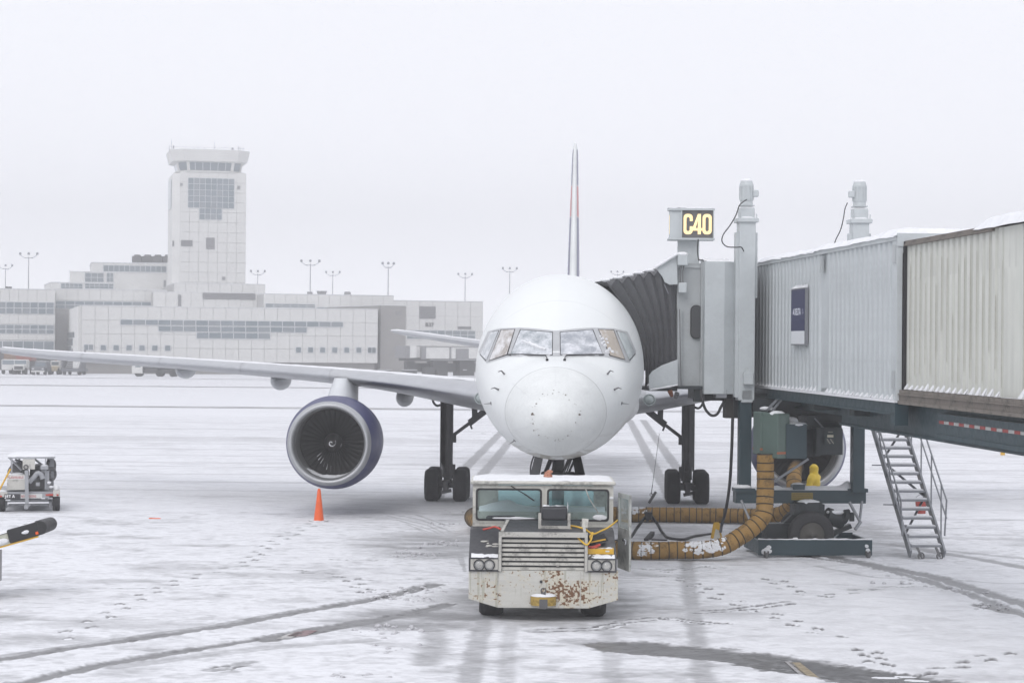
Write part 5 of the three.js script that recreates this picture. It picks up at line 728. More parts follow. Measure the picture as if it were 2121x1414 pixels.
{ // service stairs at the far side
  const g = new THREE.Group(); g.name = 'service_stairs'; bridge.add(g);
  const b0 = bl(1917, 1130, 46.7), n = 19, rise = 0.188; const top = bl(1833, 857, 50.3);
  const nT = (top.y - b0.y) / rise, dx = (top.x - b0.x) / nT, dz = (top.z - b0.z) / nT, hw = 0.39;
  const tg = flat(rb(hw * 2 - 0.06, 0.05, 0.24, 0.008)), sgm = flat(rb(hw * 2 - 0.1, 0.035, 0.2, 0.015));
  for (let k = 0; k < n; k++) { const t = raw('tread', tg, MT.galv, g); t.position.set(b0.x + dx * k, b0.y + rise * k, b0.z + dz * k); const s = raw('tread_snow', sgm, MT.snow, g); s.position.set(b0.x + dx * k + (k % 3) * 0.01, b0.y + rise * k + 0.036, b0.z + dz * k - 0.02); }
  const at = (k, side, up = 0, w = hw) => [b0.x + dx * k + side * w, b0.y + rise * k + up, b0.z + dz * k];
  for (const s of [-1, 1]) {
    mesh('stringer', [beam(at(-0.8, s, -0.02), at(n, s, -0.02), 0.045, 0.2)], MT.galv, g);
    mesh('handrail', [rod(at(0.6, s, 0.9, hw + 0.14), at(n, s, 0.9, hw + 0.14), 0.02), rod(at(0.6, s, 0.5, hw + 0.14), at(n, s, 0.5, hw + 0.14), 0.018), rod(at(0.6, s, 0.9, hw + 0.14), at(0.6, s, 0.1, hw + 0.1), 0.02), ...[0.8, 4.2, 7.8, 11.4, 15].map((k) => rod(at(k, s, -0.05, hw + 0.03), at(k + 1.6, s, 0.88, hw + 0.14), 0.018))], MT.galv, g);
  }
  mesh('under_brace', [beam(at(1.5, -1, -0.1), at(6, 1, -0.12), 0.05, 0.03), beam(at(6, 1, -0.12), at(10, -1, -0.1), 0.05, 0.03), beam(at(10, -1, -0.12), at(14, 1, -0.1), 0.05, 0.03)], MT.galv, g);
  each('stop_hook', [rod(at(4.5, -1, 0), at(4.4, -1, 0.02, hw + 0.3), 0.015), rod(at(9, -1, 0), at(8.9, -1, 0.02, hw + 0.3), 0.015)], MT.galv, g);
  for (const s of [-0.55, 0.55]) mesh('stair_wheel', [put(new THREE.TorusGeometry(0.075, 0.02, 8, 20), b0.x + s * hw + 0.08, 0.1, b0.z + 0.16, 0, 0.3), bx(0.13, 0.016, 0.016, b0.x + s * hw + 0.08, 0.1, b0.z + 0.16, 0, 0.3, 0.3), bx(0.016, 0.13, 0.016, b0.x + s * hw + 0.08, 0.1, b0.z + 0.16, 0, 0.3, 0.3), beam([b0.x + s * hw, b0.y - 0.02, b0.z + 0.1], [b0.x + s * hw + 0.08, 0.1, b0.z + 0.16], 0.05, 0.03)], MT.gearGrey, g);
}
// ---------------------------------------------------------------- hoses, cables and small gear on the apron
function airHose(name, label, pts, r, ribStep, snowy = []) {
  const o = thing(name, label, 'air hose', [pts[0].x, 0, pts[0].z]), base = V(pts[0].x, 0, pts[0].z);
  const curve = new THREE.CatmullRomCurve3(pts.map((p) => p.clone().sub(base)), false, 'centripetal'), L = curve.getLength(), n = Math.round(L / 0.04);
  const fr = curve.computeFrenetFrames(n, false), ring = [];
  const body = grid(22, n, (u, v) => { const i = Math.round(v * n), c = curve.getPointAt(v), a = u * Math.PI * 2, ph = (v * L / ribStep) % 1, rad = r * (0.955 + 0.05 * Math.sin(ph * Math.PI) + 0.035 * (vn(v * L * 3, u * 5) - 0.5)); return c.addScaledVector(fr.normals[i], Math.cos(a) * rad).addScaledVector(fr.binormals[i], Math.sin(a) * rad); }, true);
  const b = mesh('hose_tube', body, MT.hose, o);
  for (let k = 0; k < L / ribStep - 0.5; k++) { const v = clamp((k + rr(-0.12, 0.12)) * ribStep / L), i = Math.round(v * n), c = curve.getPointAt(v), m = new THREE.Matrix4().makeBasis(fr.normals[i], fr.binormals[i], fr.tangents[i]).setPosition(c); mesh('wire_rib', new THREE.TorusGeometry(r * 0.975, 0.013, 5, 22).applyMatrix4(m), MT.hoseRib, b); }
  const sn = []; for (const [v, w, up, len] of snowy) for (let k = 0; k < 40; k++) { const q = clamp(v + (rnd() + rnd() - 1) * len), c = curve.getPointAt(q), a = w + rr(-0.8, 0.8), tn = curve.getTangentAt(q), side = V(0, 1, 0).cross(tn).normalize(); if (side.z < 0) side.negate(); const nn = V(0, Math.cos(a), 0).addScaledVector(side, Math.sin(a)).normalize(), g = new THREE.IcosahedronGeometry(1, 1), p = g.attributes.position; for (let i = 0; i < p.count; i++) { const f = 0.6 + 0.8 * vn(p.getX(i) * 2 + k, p.getZ(i) * 2 + p.getY(i)); p.setXYZ(i, p.getX(i) * f, p.getY(i), p.getZ(i) * f); } const s = rr(0.012, 0.05); g.scale(s * 1.5, 0.007, s); g.computeVertexNormals(); g.applyMatrix4(new THREE.Matrix4().compose(c.addScaledVector(nn, r * 0.985), new THREE.Quaternion().setFromUnitVectors(V(0, 1, 0), nn), V(1, 1, 1))); sn.push(g); }
  if (sn.length) mesh('snow_patch', sn, MT.snow, b).userData.kind = 'stuff';
  return o;
}
{
  const r = 0.195, P1 = (px, py, D) => P(px, py, D);
  airHose('air_hose', 'yellow ribbed air hose dropping from the green unit and curving to the tractor', [P1(1586, 940, 46.2), P1(1586, 985, 46.2), P1(1585, 1030, 46.15), P1(1581, 1068, 46.05), P1(1560, 1092, 45.95), P1(1530, 1113, 45.85), P1(1500, 1130, 45.75), P1(1460, 1138, 45.75), P1(1400, 1139, 45.8), P1(1350, 1140, 45.8), P1(1300, 1139, 45.9), P1(1240, 1135, 46.4), P1(1210, 1110, 48.5)], r, 0.19, [[0.36, 0.9, 0, 0.05], [0.42, 1.0, 0, 0.045], [0.56, 1.2, 0, 0.03]]);
  airHose('air_hose', 'yellow ribbed air hose lying straight across the snow behind the tractor', [P1(1650, 968, 56.2), P1(1647, 974, 55.4), P1(1645, 986, 54.8), P1(1645, 1010, 54.5), P1(1642, 1040, 54.5), P1(1622, 1062, 54.7), P1(1575, 1068, 55.1), P1(1500, 1067.5, 55.4), P1(1400, 1066, 55.5), P1(1300, 1065, 55.6), P1(1200, 1064, 55.7), P1(1100, 1064, 55.5), P1(1020, 1065, 54.6), P1(985, 1066, 53.6), P1(982, 1076, 51.8), P1(1010, 1085, 50.5)], 0.2, 0.19, [[0.45, 0.5, 0, 0.03]]);
  const cb = (l) => l.map(([a, b, d]) => (d ? P(a, b, d) : G(a, b, 0.06)));
  solo('power_cable', tube(cb([[1518, 866, 47.6], [1516, 930, 47.7], [1512, 1000, 48], [1505, 1050, 48.4], [1496, 1085, 49], [1482, 1104], [1440, 1110], [1412, 1117], [1390, 1115], [1372, 1102], [1358, 1080, 49.3], [1348, 1068, 49.4], [1338, 1070, 49.3], [1322, 1090, 49], [1300, 1116], [1270, 1120]]), 0.036, 140, 8), MT.cable, 'thick black power cable hanging from the bridge and looping over the snow', 'cable');
  const pl = thing('cable_plug', 'black multi-pin plug at the hump of the power cable', 'plug', P(1343, 1078, 49.2)); mesh('plug_body', [rb(0.16, 0.16, 0.14, 0.03, 0, 0.1, 0), rb(0.2, 0.05, 0.12, 0.015, 0, 0.18, 0)], MT.black, pl); for (let k = 0; k < 4; k++) mesh('pin', cy(0.012, 0.012, 0.06, -0.07 + k * 0.046, 0.225, 0.02, 0, 0, 0, 8), MT.gearGrey, pl);
  mesh('plug_grip', beam([0, 0.1, 0], [-0.02, -0.02, 0.02], 0.07, 0.06), MT.black, pl);
  solo('wheel_chock', [beam(G(1338, 1123).setY(0.04), G(1352, 1116).setY(0.14), 0.1, 0.1), beam(G(1350, 1122).setY(0.035), G(1382, 1123).setY(0.035), 0.07, 0.07)], MT.black, 'black chock lying behind the curved yellow hose', 'wheel chock');
  const ws = thing('caution_board', 'small yellow and white folding caution board standing behind the yellow hose', 'caution sign', G(1484, 1117), 0.1);
  for (const s of [-1, 1]) { const leg = mesh('board', ext([[-0.135, 0], [0.135, 0], [0.075, 0.4], [0.05, 0.43], [-0.05, 0.43], [-0.075, 0.4]], 0.016, 0.004).rotateX(-s * 0.16).translate(0, 0, s * 0.07), MT.yellow, ws); mesh('snow_on_board', ext([[-0.085, 0.03], [0.095, 0.03], [0.05, 0.24], [-0.03, 0.27]], 0.006).rotateX(-s * 0.16).translate(0, 0, s * 0.07 + s * 0.016), mat([0.66, 0.64, 0.58], { rough: 0.9, size: 0.3 }), leg); }
  const tg = thing('hanging_tag', 'grey streamer tag hanging on a thin wire beside the right main wheels', 'tag', P(1366, 898, 62)); const t0 = P(1366, 898, 62), tp = (a, b, d = 62) => P(a, b, d).sub(t0);
  mesh('wire', rod(tp(1366, 898), tp(1352, 1003), 0.007, 6), MT.cable, tg); mesh('chain', rod(tp(1352, 1003), tp(1349, 1024), 0.012, 6), MT.cable, tg); mesh('tag_plate', beam(tp(1344, 1042), tp(1359, 1018), 0.08, 0.02), MT.gearGrey, tg); mesh('hook', put(new THREE.TorusGeometry(0.04, 0.008, 6, 14), ...tp(1349, 1024).toArray()), MT.cable, tg);
  const cone = (label, p, s = 1) => { const o = thing('traffic_cone', label, 'traffic cone', p, 0, 'traffic cones under the engines'); mesh('cone_body', lathe([[0.15, 0.03], [0.135, 0.06], [0.045, 0.84], [0.034, 0.9], [0.02, 0.905], [0.0, 0.9]].map(([a, b]) => [a * s, b * s]), 28), MT.cone, o); mesh('cone_base', rb(0.5 * s, 0.035, 0.5 * s, 0.012, 0, 0.02, 0, 0, 0.25), MT.black, o); mesh('snow_ring', put(new THREE.TorusGeometry(0.2 * s, 0.05, 6, 20).scale(1, 1, 0.35), 0, 0.045, -0.06, Math.PI / 2), MT.snow, o); return o; };
  cone('orange traffic cone standing under the blue-cowled engine left of the nose', G(660, 1082)); cone('orange traffic cone half hidden behind the bridge wheels', G(1690, 1078), 1);
  solo('orange_rag', [rb(0.26, 0.03, 0.05, 0.012, 0, 0.045, 0), rb(0.1, 0.03, 0.05, 0.012, -0.13, 0.05, 0.02, 0, 0.6)], MT.cone, 'scrap of orange plastic lying on the snow left of the cone', 'scrap', G(322, 1077));
  const bk = thing('red_bucket', 'red bucket standing in the snow behind the service stairs', 'bucket', G(1908, 1066)); mesh('pail', lathe([[0.0, 0.02], [0.13, 0.02], [0.165, 0.44], [0.18, 0.45], [0.16, 0.46], [0.15, 0.44], [0.12, 0.06], [0, 0.06]], 24), mat([0.38, 0.045, 0.03], { rough: 0.5, size: 0.4 }), bk); mesh('bail', put(new THREE.TorusGeometry(0.165, 0.008, 6, 20, Math.PI), 0, 0.44, 0.0, 0.5), MT.galv, bk);
  solo('bollard', [cy(0.1, 0.1, 1.0, 0, 0.5, 0), sph(0.1, 0, 1.0, 0, 1, 0.6, 1)], MT.yellow, 'yellow bollard on the snow beyond the bridge at the right edge', 'bollard', P(2078, 908, 92).setY(0));
}
{ // worker in yellow rain gear, back turned, beside the right engine
  const at = P(1684, 1090, 54).setY(0), p = new THREE.Group();
  function body(bones, res, lo, size, k, extra) {
    const mc = new MarchingCubes(res, new THREE.MeshBasicMaterial(), false, false, 200000); mc.isolation = 0; const f = mc.field; let q = 0;
    for (let z = 0; z < res; z++) for (let y = 0; y < res; y++) for (let x = 0; x < res; x++, q++) { const X = lo[0] + (x / res) * size, Y = lo[1] + (y / res) * size, Z = lo[2] + (z / res) * size; let d = 9;
      for (const [ax, ay, az, ra, bx_, by, bz, rb_] of bones) { const ux = bx_ - ax, uy = by - ay, uz = bz - az, t = clamp(((X - ax) * ux + (Y - ay) * uy + (Z - az) * uz) / (ux * ux + uy * uy + uz * uz || 1e-9)); const e = Math.hypot(X - ax - ux * t, Y - ay - uy * t, Z - az - uz * t) - lerp(ra, rb_, t); const h = clamp(0.5 + 0.5 * (d - e) / k); d = lerp(d, e, h) - k * h * (1 - h); }
      if (extra) d = extra(X, Y, Z, d); f[q] = -d; }
    mc.update(); const n = mc.count, pos = new Float32Array(mc.positionArray.slice(0, n * 3)), nor = new Float32Array(mc.normalArray.slice(0, n * 3));
    for (let i = 0; i < n; i++) for (let c = 0; c < 3; c++) pos[i * 3 + c] = lo[c] + (pos[i * 3 + c] + 1) / 2 * size;
    const g = new THREE.BufferGeometry(); g.setAttribute('position', new THREE.BufferAttribute(pos, 3)); g.setAttribute('normal', new THREE.BufferAttribute(nor, 3)); return g;
  }
  // facing -z (away); x to the right
  const hand = (s) => { const w = [s * 0.2, 0.92, -0.32], a = [[...w, 0.035, s * 0.15, 0.9, -0.4, 0.038]]; for (let k = 0; k < 4; k++) a.push([s * 0.15 + (k - 1.5) * 0.02, 0.9 + (1.5 - k) * 0.012, -0.42, 0.0095, s * 0.1 + (k - 1.5) * 0.02, 0.885 + (1.5 - k) * 0.012, -0.46 - (k % 2) * 0.008, 0.0085], [s * 0.1 + (k - 1.5) * 0.02, 0.885, -0.46, 0.0085, s * 0.075 + (k - 1.5) * 0.018, 0.86, -0.45, 0.008]); a.push([s * 0.17, 0.93, -0.37, 0.011, s * 0.1, 0.945, -0.41, 0.009]); return a; };
  const skinB = [[0, 1.6, 0.0, 0.085, 0, 1.52, -0.03, 0.07], [0, 1.5, 0.0, 0.055, 0, 1.38, 0.01, 0.06], [0, 1.57, -0.09, 0.012, 0, 1.545, -0.105, 0.014], [-0.08, 1.575, 0.0, 0.018, -0.085, 1.55, 0.0, 0.016], [0.08, 1.575, 0.0, 0.018, 0.085, 1.55, 0.0, 0.016], [0, 1.38, 0.02, 0.12, 0, 0.95, 0.02, 0.12], [-0.17, 1.36, 0.02, 0.05, -0.25, 1.08, -0.02, 0.042], [-0.25, 1.08, -0.02, 0.042, -0.2, 0.93, -0.3, 0.03], [0.17, 1.36, 0.02, 0.05, 0.25, 1.08, -0.02, 0.042], [0.25, 1.08, -0.02, 0.042, 0.2, 0.93, -0.3, 0.03], [-0.1, 0.92, 0.02, 0.085, -0.11, 0.5, 0.02, 0.055], [-0.11, 0.5, 0.02, 0.055, -0.12, 0.1, 0.03, 0.04], [0.1, 0.92, 0.02, 0.085, 0.11, 0.5, 0.02, 0.055], [0.11, 0.5, 0.02, 0.055, 0.12, 0.1, 0.03, 0.04], ...hand(-1), ...hand(1)];
  const person = mesh('person', body(skinB, 110, [-0.9, -0.03, -0.95], 1.8, 0.015, (x, y, z, d) => Math.max(d, -Math.min(Math.hypot(x - 0.032, y - 1.58, z + 0.088), Math.hypot(x + 0.032, y - 1.58, z + 0.088)) + 0.014)), MT.skin, scene);
  person.userData = { label: 'person in yellow hooded rain suit, back turned, standing before the right engine', category: 'person' }; person.position.copy(at); person.rotation.y = 1.0;
  mesh('rain_jacket', body([[0, 1.62, 0.02, 0.115, 0, 1.52, 0.02, 0.115], [0, 1.44, 0.03, 0.11, 0, 1.36, 0.03, 0.15], [-0.14, 1.37, 0.03, 0.11, 0.14, 1.37, 0.03, 0.11], [0, 1.3, 0.03, 0.155, 0, 0.8, 0.03, 0.165], [-0.07, 1.1, 0.03, 0.13, 0.08, 0.8, 0.03, 0.15], [0.07, 1.1, 0.03, 0.13, -0.08, 0.8, 0.03, 0.15], [-0.2, 1.35, 0.02, 0.085, -0.27, 1.07, -0.02, 0.078], [-0.27, 1.07, -0.02, 0.078, -0.21, 0.94, -0.26, 0.06], [0.2, 1.35, 0.02, 0.085, 0.27, 1.07, -0.02, 0.078], [0.27, 1.07, -0.02, 0.078, 0.21, 0.94, -0.26, 0.06]], 96, [-0.9, 0, -0.95], 1.8, 0.035, (x, y, z, d) => Math.max(d + 0.012 * Math.sin(y * 34 + x * 9) * 0.4, -(Math.hypot(x, y - 1.57, (z + 0.13) * 0.9) - 0.085), 0.74 - y)), MT.rain, person);
  mesh('rain_trousers', body([[-0.09, 0.88, 0.03, 0.13, -0.11, 0.5, 0.03, 0.1], [-0.11, 0.5, 0.03, 0.1, -0.12, 0.12, 0.03, 0.095], [0.09, 0.88, 0.03, 0.13, 0.11, 0.5, 0.03, 0.1], [0.11, 0.5, 0.03, 0.1, 0.12, 0.12, 0.03, 0.095]], 80, [-0.6, 0, -0.6], 1.2, 0.03, (x, y, z, d) => Math.max(d, 0.09 - y)), MT.rain, person);
  mesh('boots', body([[-0.12, 0.2, 0.03, 0.07, -0.12, 0.06, 0.03, 0.065], [-0.12, 0.05, 0.06, 0.055, -0.13, 0.045, -0.14, 0.05], [0.12, 0.2, 0.03, 0.07, 0.12, 0.06, 0.03, 0.065], [0.12, 0.05, 0.06, 0.055, 0.13, 0.045, -0.14, 0.05]], 60, [-0.3, -0.02, -0.3], 0.6, 0.02, (x, y, z, d) => Math.max(d, 0.004 - y)), MT.black, person);
}
{ // hydrant fuel cart at the left
  const D = 57.4, at = P(57, 1062, D).setY(0), o = thing('fuel_cart', 'snow-dusted hydrant fuel cart lettered JET A and FLAMMABLE', 'fuel cart', at, 0.23), L = (px, py, d = D) => P(px, py, d).sub(at);
  const X = (px) => L(px, 1000).x, Y = (py) => L(57, py).y; const B = (a, b, c, d, z0, z1) => b3(X(a), X(b), Y(d), Y(c), z0, z1);
  const cream = mat([0.55, 0.54, 0.5], { rough: 0.5, tex: grimeT, size: 0.8 }), dark = MT.gearDark, grey = mat([0.36, 0.37, 0.39], { rough: 0.5, size: 0.7 });
  const tw = flat(wheelGeo(0.29, 0.19)), hw = flat(cy(0.15, 0.15, 0.2, 0, 0, 0, 0, 0, Math.PI / 2));
  for (const px of [5, 115]) for (const z of [-0.2, -2.0]) { const t = raw('tyre', tw, MT.rubber, o); t.position.set(X(px), 0.295, z); const h = raw('wheel_hub', hw, MT.farFrame, t); }
  mesh('chassis', [B(-2, 122, 1018, 1024, -2.4, 0.1), B(12, 112, 1034, 1040, -2.3, -0.1), B(10, 16, 1024, 1052, -0.3, -0.1), B(100, 106, 1024, 1052, -0.3, -0.1), B(18, 100, 1044, 1047, -0.25, -0.2)], grey, o);
  each('mudguard', [B(-6, 16, 1018, 1028, -0.5, 0.12), B(108, 122, 1016, 1028, -0.5, 0.12)], cream, o);
  mesh('front_panel', [B(10, 100, 1022, 1031, 0.1, 0.14)], grey, o);
  const pt = printTex(1024, 96, (c, w, h) => { c.fillStyle = '#c9cac8'; c.fillRect(0, 0, w, h); c.fillStyle = '#39383c'; c.fillRect(0, 0, 440, h); c.fillStyle = '#f2f2f2'; c.font = 'bold 84px sans-serif'; c.save(); c.translate(14, 78); c.scale(1.35, 1); c.fillText('JET A', 0, 0); c.restore(); c.fillStyle = '#a03a36'; c.font = 'bold 74px sans-serif'; c.save(); c.translate(450, 76); c.scale(0.86, 1); c.fillText('NO SMOKING', 0, 0); c.restore(); });
  mesh('lettered_strip', sheet(X(86) - X(10), 0.125, (X(10) + X(86)) / 2, Y(1026.5), 0.143), printMat(pt), o);
  mesh('tank_box', [B(15, 53, 991, 1014, -0.7, 0.0), B(15, 52, 983, 991, -0.7, -0.002)], cream, o);
  const ft = printTex(512, 96, (c, w, h) => { c.fillStyle = '#dcdcda'; c.fillRect(0, 0, w, h); c.fillStyle = '#a03a36'; c.font = 'bold 80px sans-serif'; c.save(); c.translate(8, 78); c.scale(0.93, 1); c.fillText('FLAMMABLE', 0, 0); c.restore(); });
  mesh('lettered_plate', sheet(X(53) - X(15), 0.115, (X(15) + X(53)) / 2, Y(988), 0.012), printMat(ft), o);
  mesh('filter_vessel', [put(new THREE.CylinderGeometry(0.27, 0.27, 1.1, 24), X(37), Y(982), -1.0, Math.PI / 2), cy(0.3, 0.3, 0.06, X(37), Y(982), -0.42, Math.PI / 2, 0, 0, 24), put(new THREE.CylinderGeometry(0.24, 0.24, 1.1, 24), X(78), Y(985), -1.1, Math.PI / 2), B(58, 92, 990, 1014, -1.4, -0.3)], dark, o);
  each('pipework', [tube([L(59, 999), L(68, 990), L(77, 980), L(84, 984), L(87, 992)].map((v) => v.setZ(0.0)), 0.07, 24, 10), rod([X(20), Y(950), -0.3], [X(44), Y(975), -0.3], 0.03), rod([X(24), Y(975), -0.5], [X(40), Y(952), -0.5], 0.03), rod([X(70), Y(952), -0.4], [X(92), Y(970), -0.4], 0.03), rod([X(30), Y(955), -0.8], [X(90), Y(975), -0.8], 0.035)], grey, o);
  mesh('canopy_frame', [B(16, 112, 946.5, 949.5, -1.8, -0.05), B(22, 25.5, 949, 985, -0.12, -0.06), B(91, 94, 949, 1014, -0.12, -0.06), B(92, 100, 975, 1014, -0.5, -0.1), B(96, 110, 950, 1010, -1.2, -0.8)], grey, o);
  mesh('canopy_snow', grid(16, 8, (u, v) => V(lerp(X(16), X(112), u), Y(946.5) + 0.07 * Math.min(1, 6 * Math.min(u, 1 - u)) * Math.min(1, 6 * Math.min(v, 1 - v)), lerp(-0.04, -1.8, v))), MT.snow, o);
  mesh('instrument_box', [B(46, 71, 951, 972, -0.2, -0.05)], cream, o);
  mesh('dial', [put(new THREE.TorusGeometry(0.055, 0.014, 8, 20), X(52.5), Y(967), -0.03)], dark, o);
  mesh('control_box', [B(82, 98, 965, 972, -0.2, 0.02), B(73, 81, 999, 1006, -0.1, 0.06), B(84, 92, 973, 980, -0.2, -0.1)], grey, o);
  mesh('hose_reel', [put(new THREE.TorusGeometry(0.16, 0.05, 8, 24), X(104), Y(968), -0.9, 0, 0.9), put(new THREE.TorusGeometry(0.14, 0.05, 8, 24), X(106), Y(986), -0.8, 0, 0.9), tube([L(98, 974), L(108, 974), L(113, 976)].map((v) => v.setZ(-0.4)), 0.06, 10, 8)], dark, o);
  mesh('tail_lamp', [B(93, 108, 1022.5, 1026, 0.1, 0.16), B(115, 119, 1023, 1026, 0.12, 0.15), B(0, 5, 1025, 1028, 0.12, 0.15)], MT.red, o);
  mesh('drawbar', [beam(L(54, 973).setZ(0.2), L(55, 1042).setZ(0.22), 0.1, 0.08), beam([X(50), Y(1050), 0.2], [X(62), Y(1044), 0.2], 0.06, 0.06), bx(0.1, 0.12, 0.1, X(54), Y(1048), 0.22)], grey, o);
  mesh('cart_snow', [sph(0.2, X(34), Y(983), -0.3, 1, 0.22, 1), sph(0.22, X(28), Y(983), -0.2, 1.1, 0.16, 1), sph(0.09, X(90), Y(965), -0.1, 1.1, 0.3, 1), sph(0.12, X(4), Y(1018), -0.1, 1.4, 0.4, 1), sph(0.13, X(114), Y(1013), -0.2, 0.8, 0.9, 1), sph(0.06, X(100), Y(1000), -0.05, 1, 0.7, 1), sph(0.06, X(104), Y(1009), -0.05, 1, 0.6, 1), B(84, 92, 1030, 1032.5, 0.1, 0.16), B(97, 107, 1031, 1033, 0, 0.1), B(12, 22, 1033, 1036, 0, 0.1)], MT.snow, o).userData.kind = 'stuff';
  mesh('yellow_pole', rod(L(0, 1012).setZ(0.25), L(22, 970).setZ(0.1), 0.025), MT.yellow, o);
}
{ // the belt loader whose boom reaches in from the left edge
  const at = P(-60, 1290, 37.2).setY(0), o = thing('belt_loader', 'yellow-sided baggage belt loader with black boom tip reaching in at the left edge', 'belt loader', at), L = (px, py, D) => P(px, py, D).sub(at);
  const a = L(-330, 1205, 36.8), b = L(84, 1089, 38.4), w = 0.8; const dir = b.clone().sub(a).normalize(), back = V(0, 0, -1).multiplyScalar(w);
  const m = new THREE.Matrix4().makeBasis(dir, V(0, 0, 1).cross(dir).normalize(), V(0, 0, 1)).setPosition(b), T = (g) => g.applyMatrix4(m), len = a.distanceTo(b);
  mesh('belt_frame', [T(b3(-len, -0.62, -0.13, 0.04, -0.05, 0)), T(b3(-len, -0.62, -0.13, 0.04, -w, -w + 0.05)), T(b3(-len, -0.6, -0.16, -0.13, -0.06, 0.02))], mat([0.5, 0.5, 0.42], { rough: 0.5, tex: grimeT, size: 0.5 }), o);
  mesh('yellow_edge', T(b3(-len, -0.1, -0.19, -0.16, -0.04, 0.01)), MT.yellow, o);
  mesh('boom_tip', [T(rb(0.6, 0.26, 0.08, 0.03, -0.33, -0.03, 0.0)), T(rb(0.6, 0.26, 0.08, 0.03, -0.33, -0.03, -w)), T(put(new THREE.CylinderGeometry(0.13, 0.13, w + 0.06, 20), -0.02, -0.03, -w / 2, Math.PI / 2))], MT.black, o);
  mesh('belt', [T(b3(-len, -0.05, 0.03, 0.06, -w + 0.05, -0.05))], MT.rubber, o);
  for (let k = 0; k < 10; k++) mesh('belt_snow', T(put(new THREE.IcosahedronGeometry(0.12, 2).scale(1.2, 0.25, 2.6), -0.25 - k * 0.24, 0.06, -w * 0.42)), MT.snow, o);
  each('edge_snow', [T(grid(40, 4, (u, v) => V(lerp(-len, -0.1, u), 0.05 + 0.05 * Math.sin(v * Math.PI) * (0.5 + vn(u * 30, 2)), lerp(0.03, -0.1, v)))), T(put(new THREE.IcosahedronGeometry(0.07, 1).scale(1, 0.5, 0.25), -0.3, -0.03, 0.045)), T(put(new THREE.IcosahedronGeometry(0.12, 1).scale(1.4, 0.5, 0.4), -0.8, -0.09, 0.02))], MT.snow, o);
  mesh('warning_lamp', T(b3(-0.12, -0.07, -0.13, -0.08, 0.03, 0.05)), MT.cone, o);
  const bd = L(-44, 1240, 37.4); mesh('body', [b3(bd.x - 2.6, bd.x + 0.06, 0.28, 0.86, bd.z - 1.4, bd.z)], mat([0.36, 0.36, 0.35], { rough: 0.5, size: 0.8 }), o);
  const tg = flat(wheelGeo(0.3, 0.22).rotateY(Math.PI / 2)); for (const [x, z] of [[-0.35, 0], [-0.35, -1.3], [-2.2, 0], [-2.2, -1.3]]) { const t = raw('tyre', tg, MT.rubber, o); t.position.set(bd.x + x, 0.3, bd.z + z - 0.05); }
  mesh('lift_arm', [beam(V(bd.x - 0.6, 0.8, bd.z - 0.5), L(-60, 1128, 38.2), 0.1, 0.1), beam(V(bd.x - 2.0, 0.8, bd.z - 0.5), L(-250, 1180, 37.6), 0.1, 0.1)], MT.gearGrey, o);
}
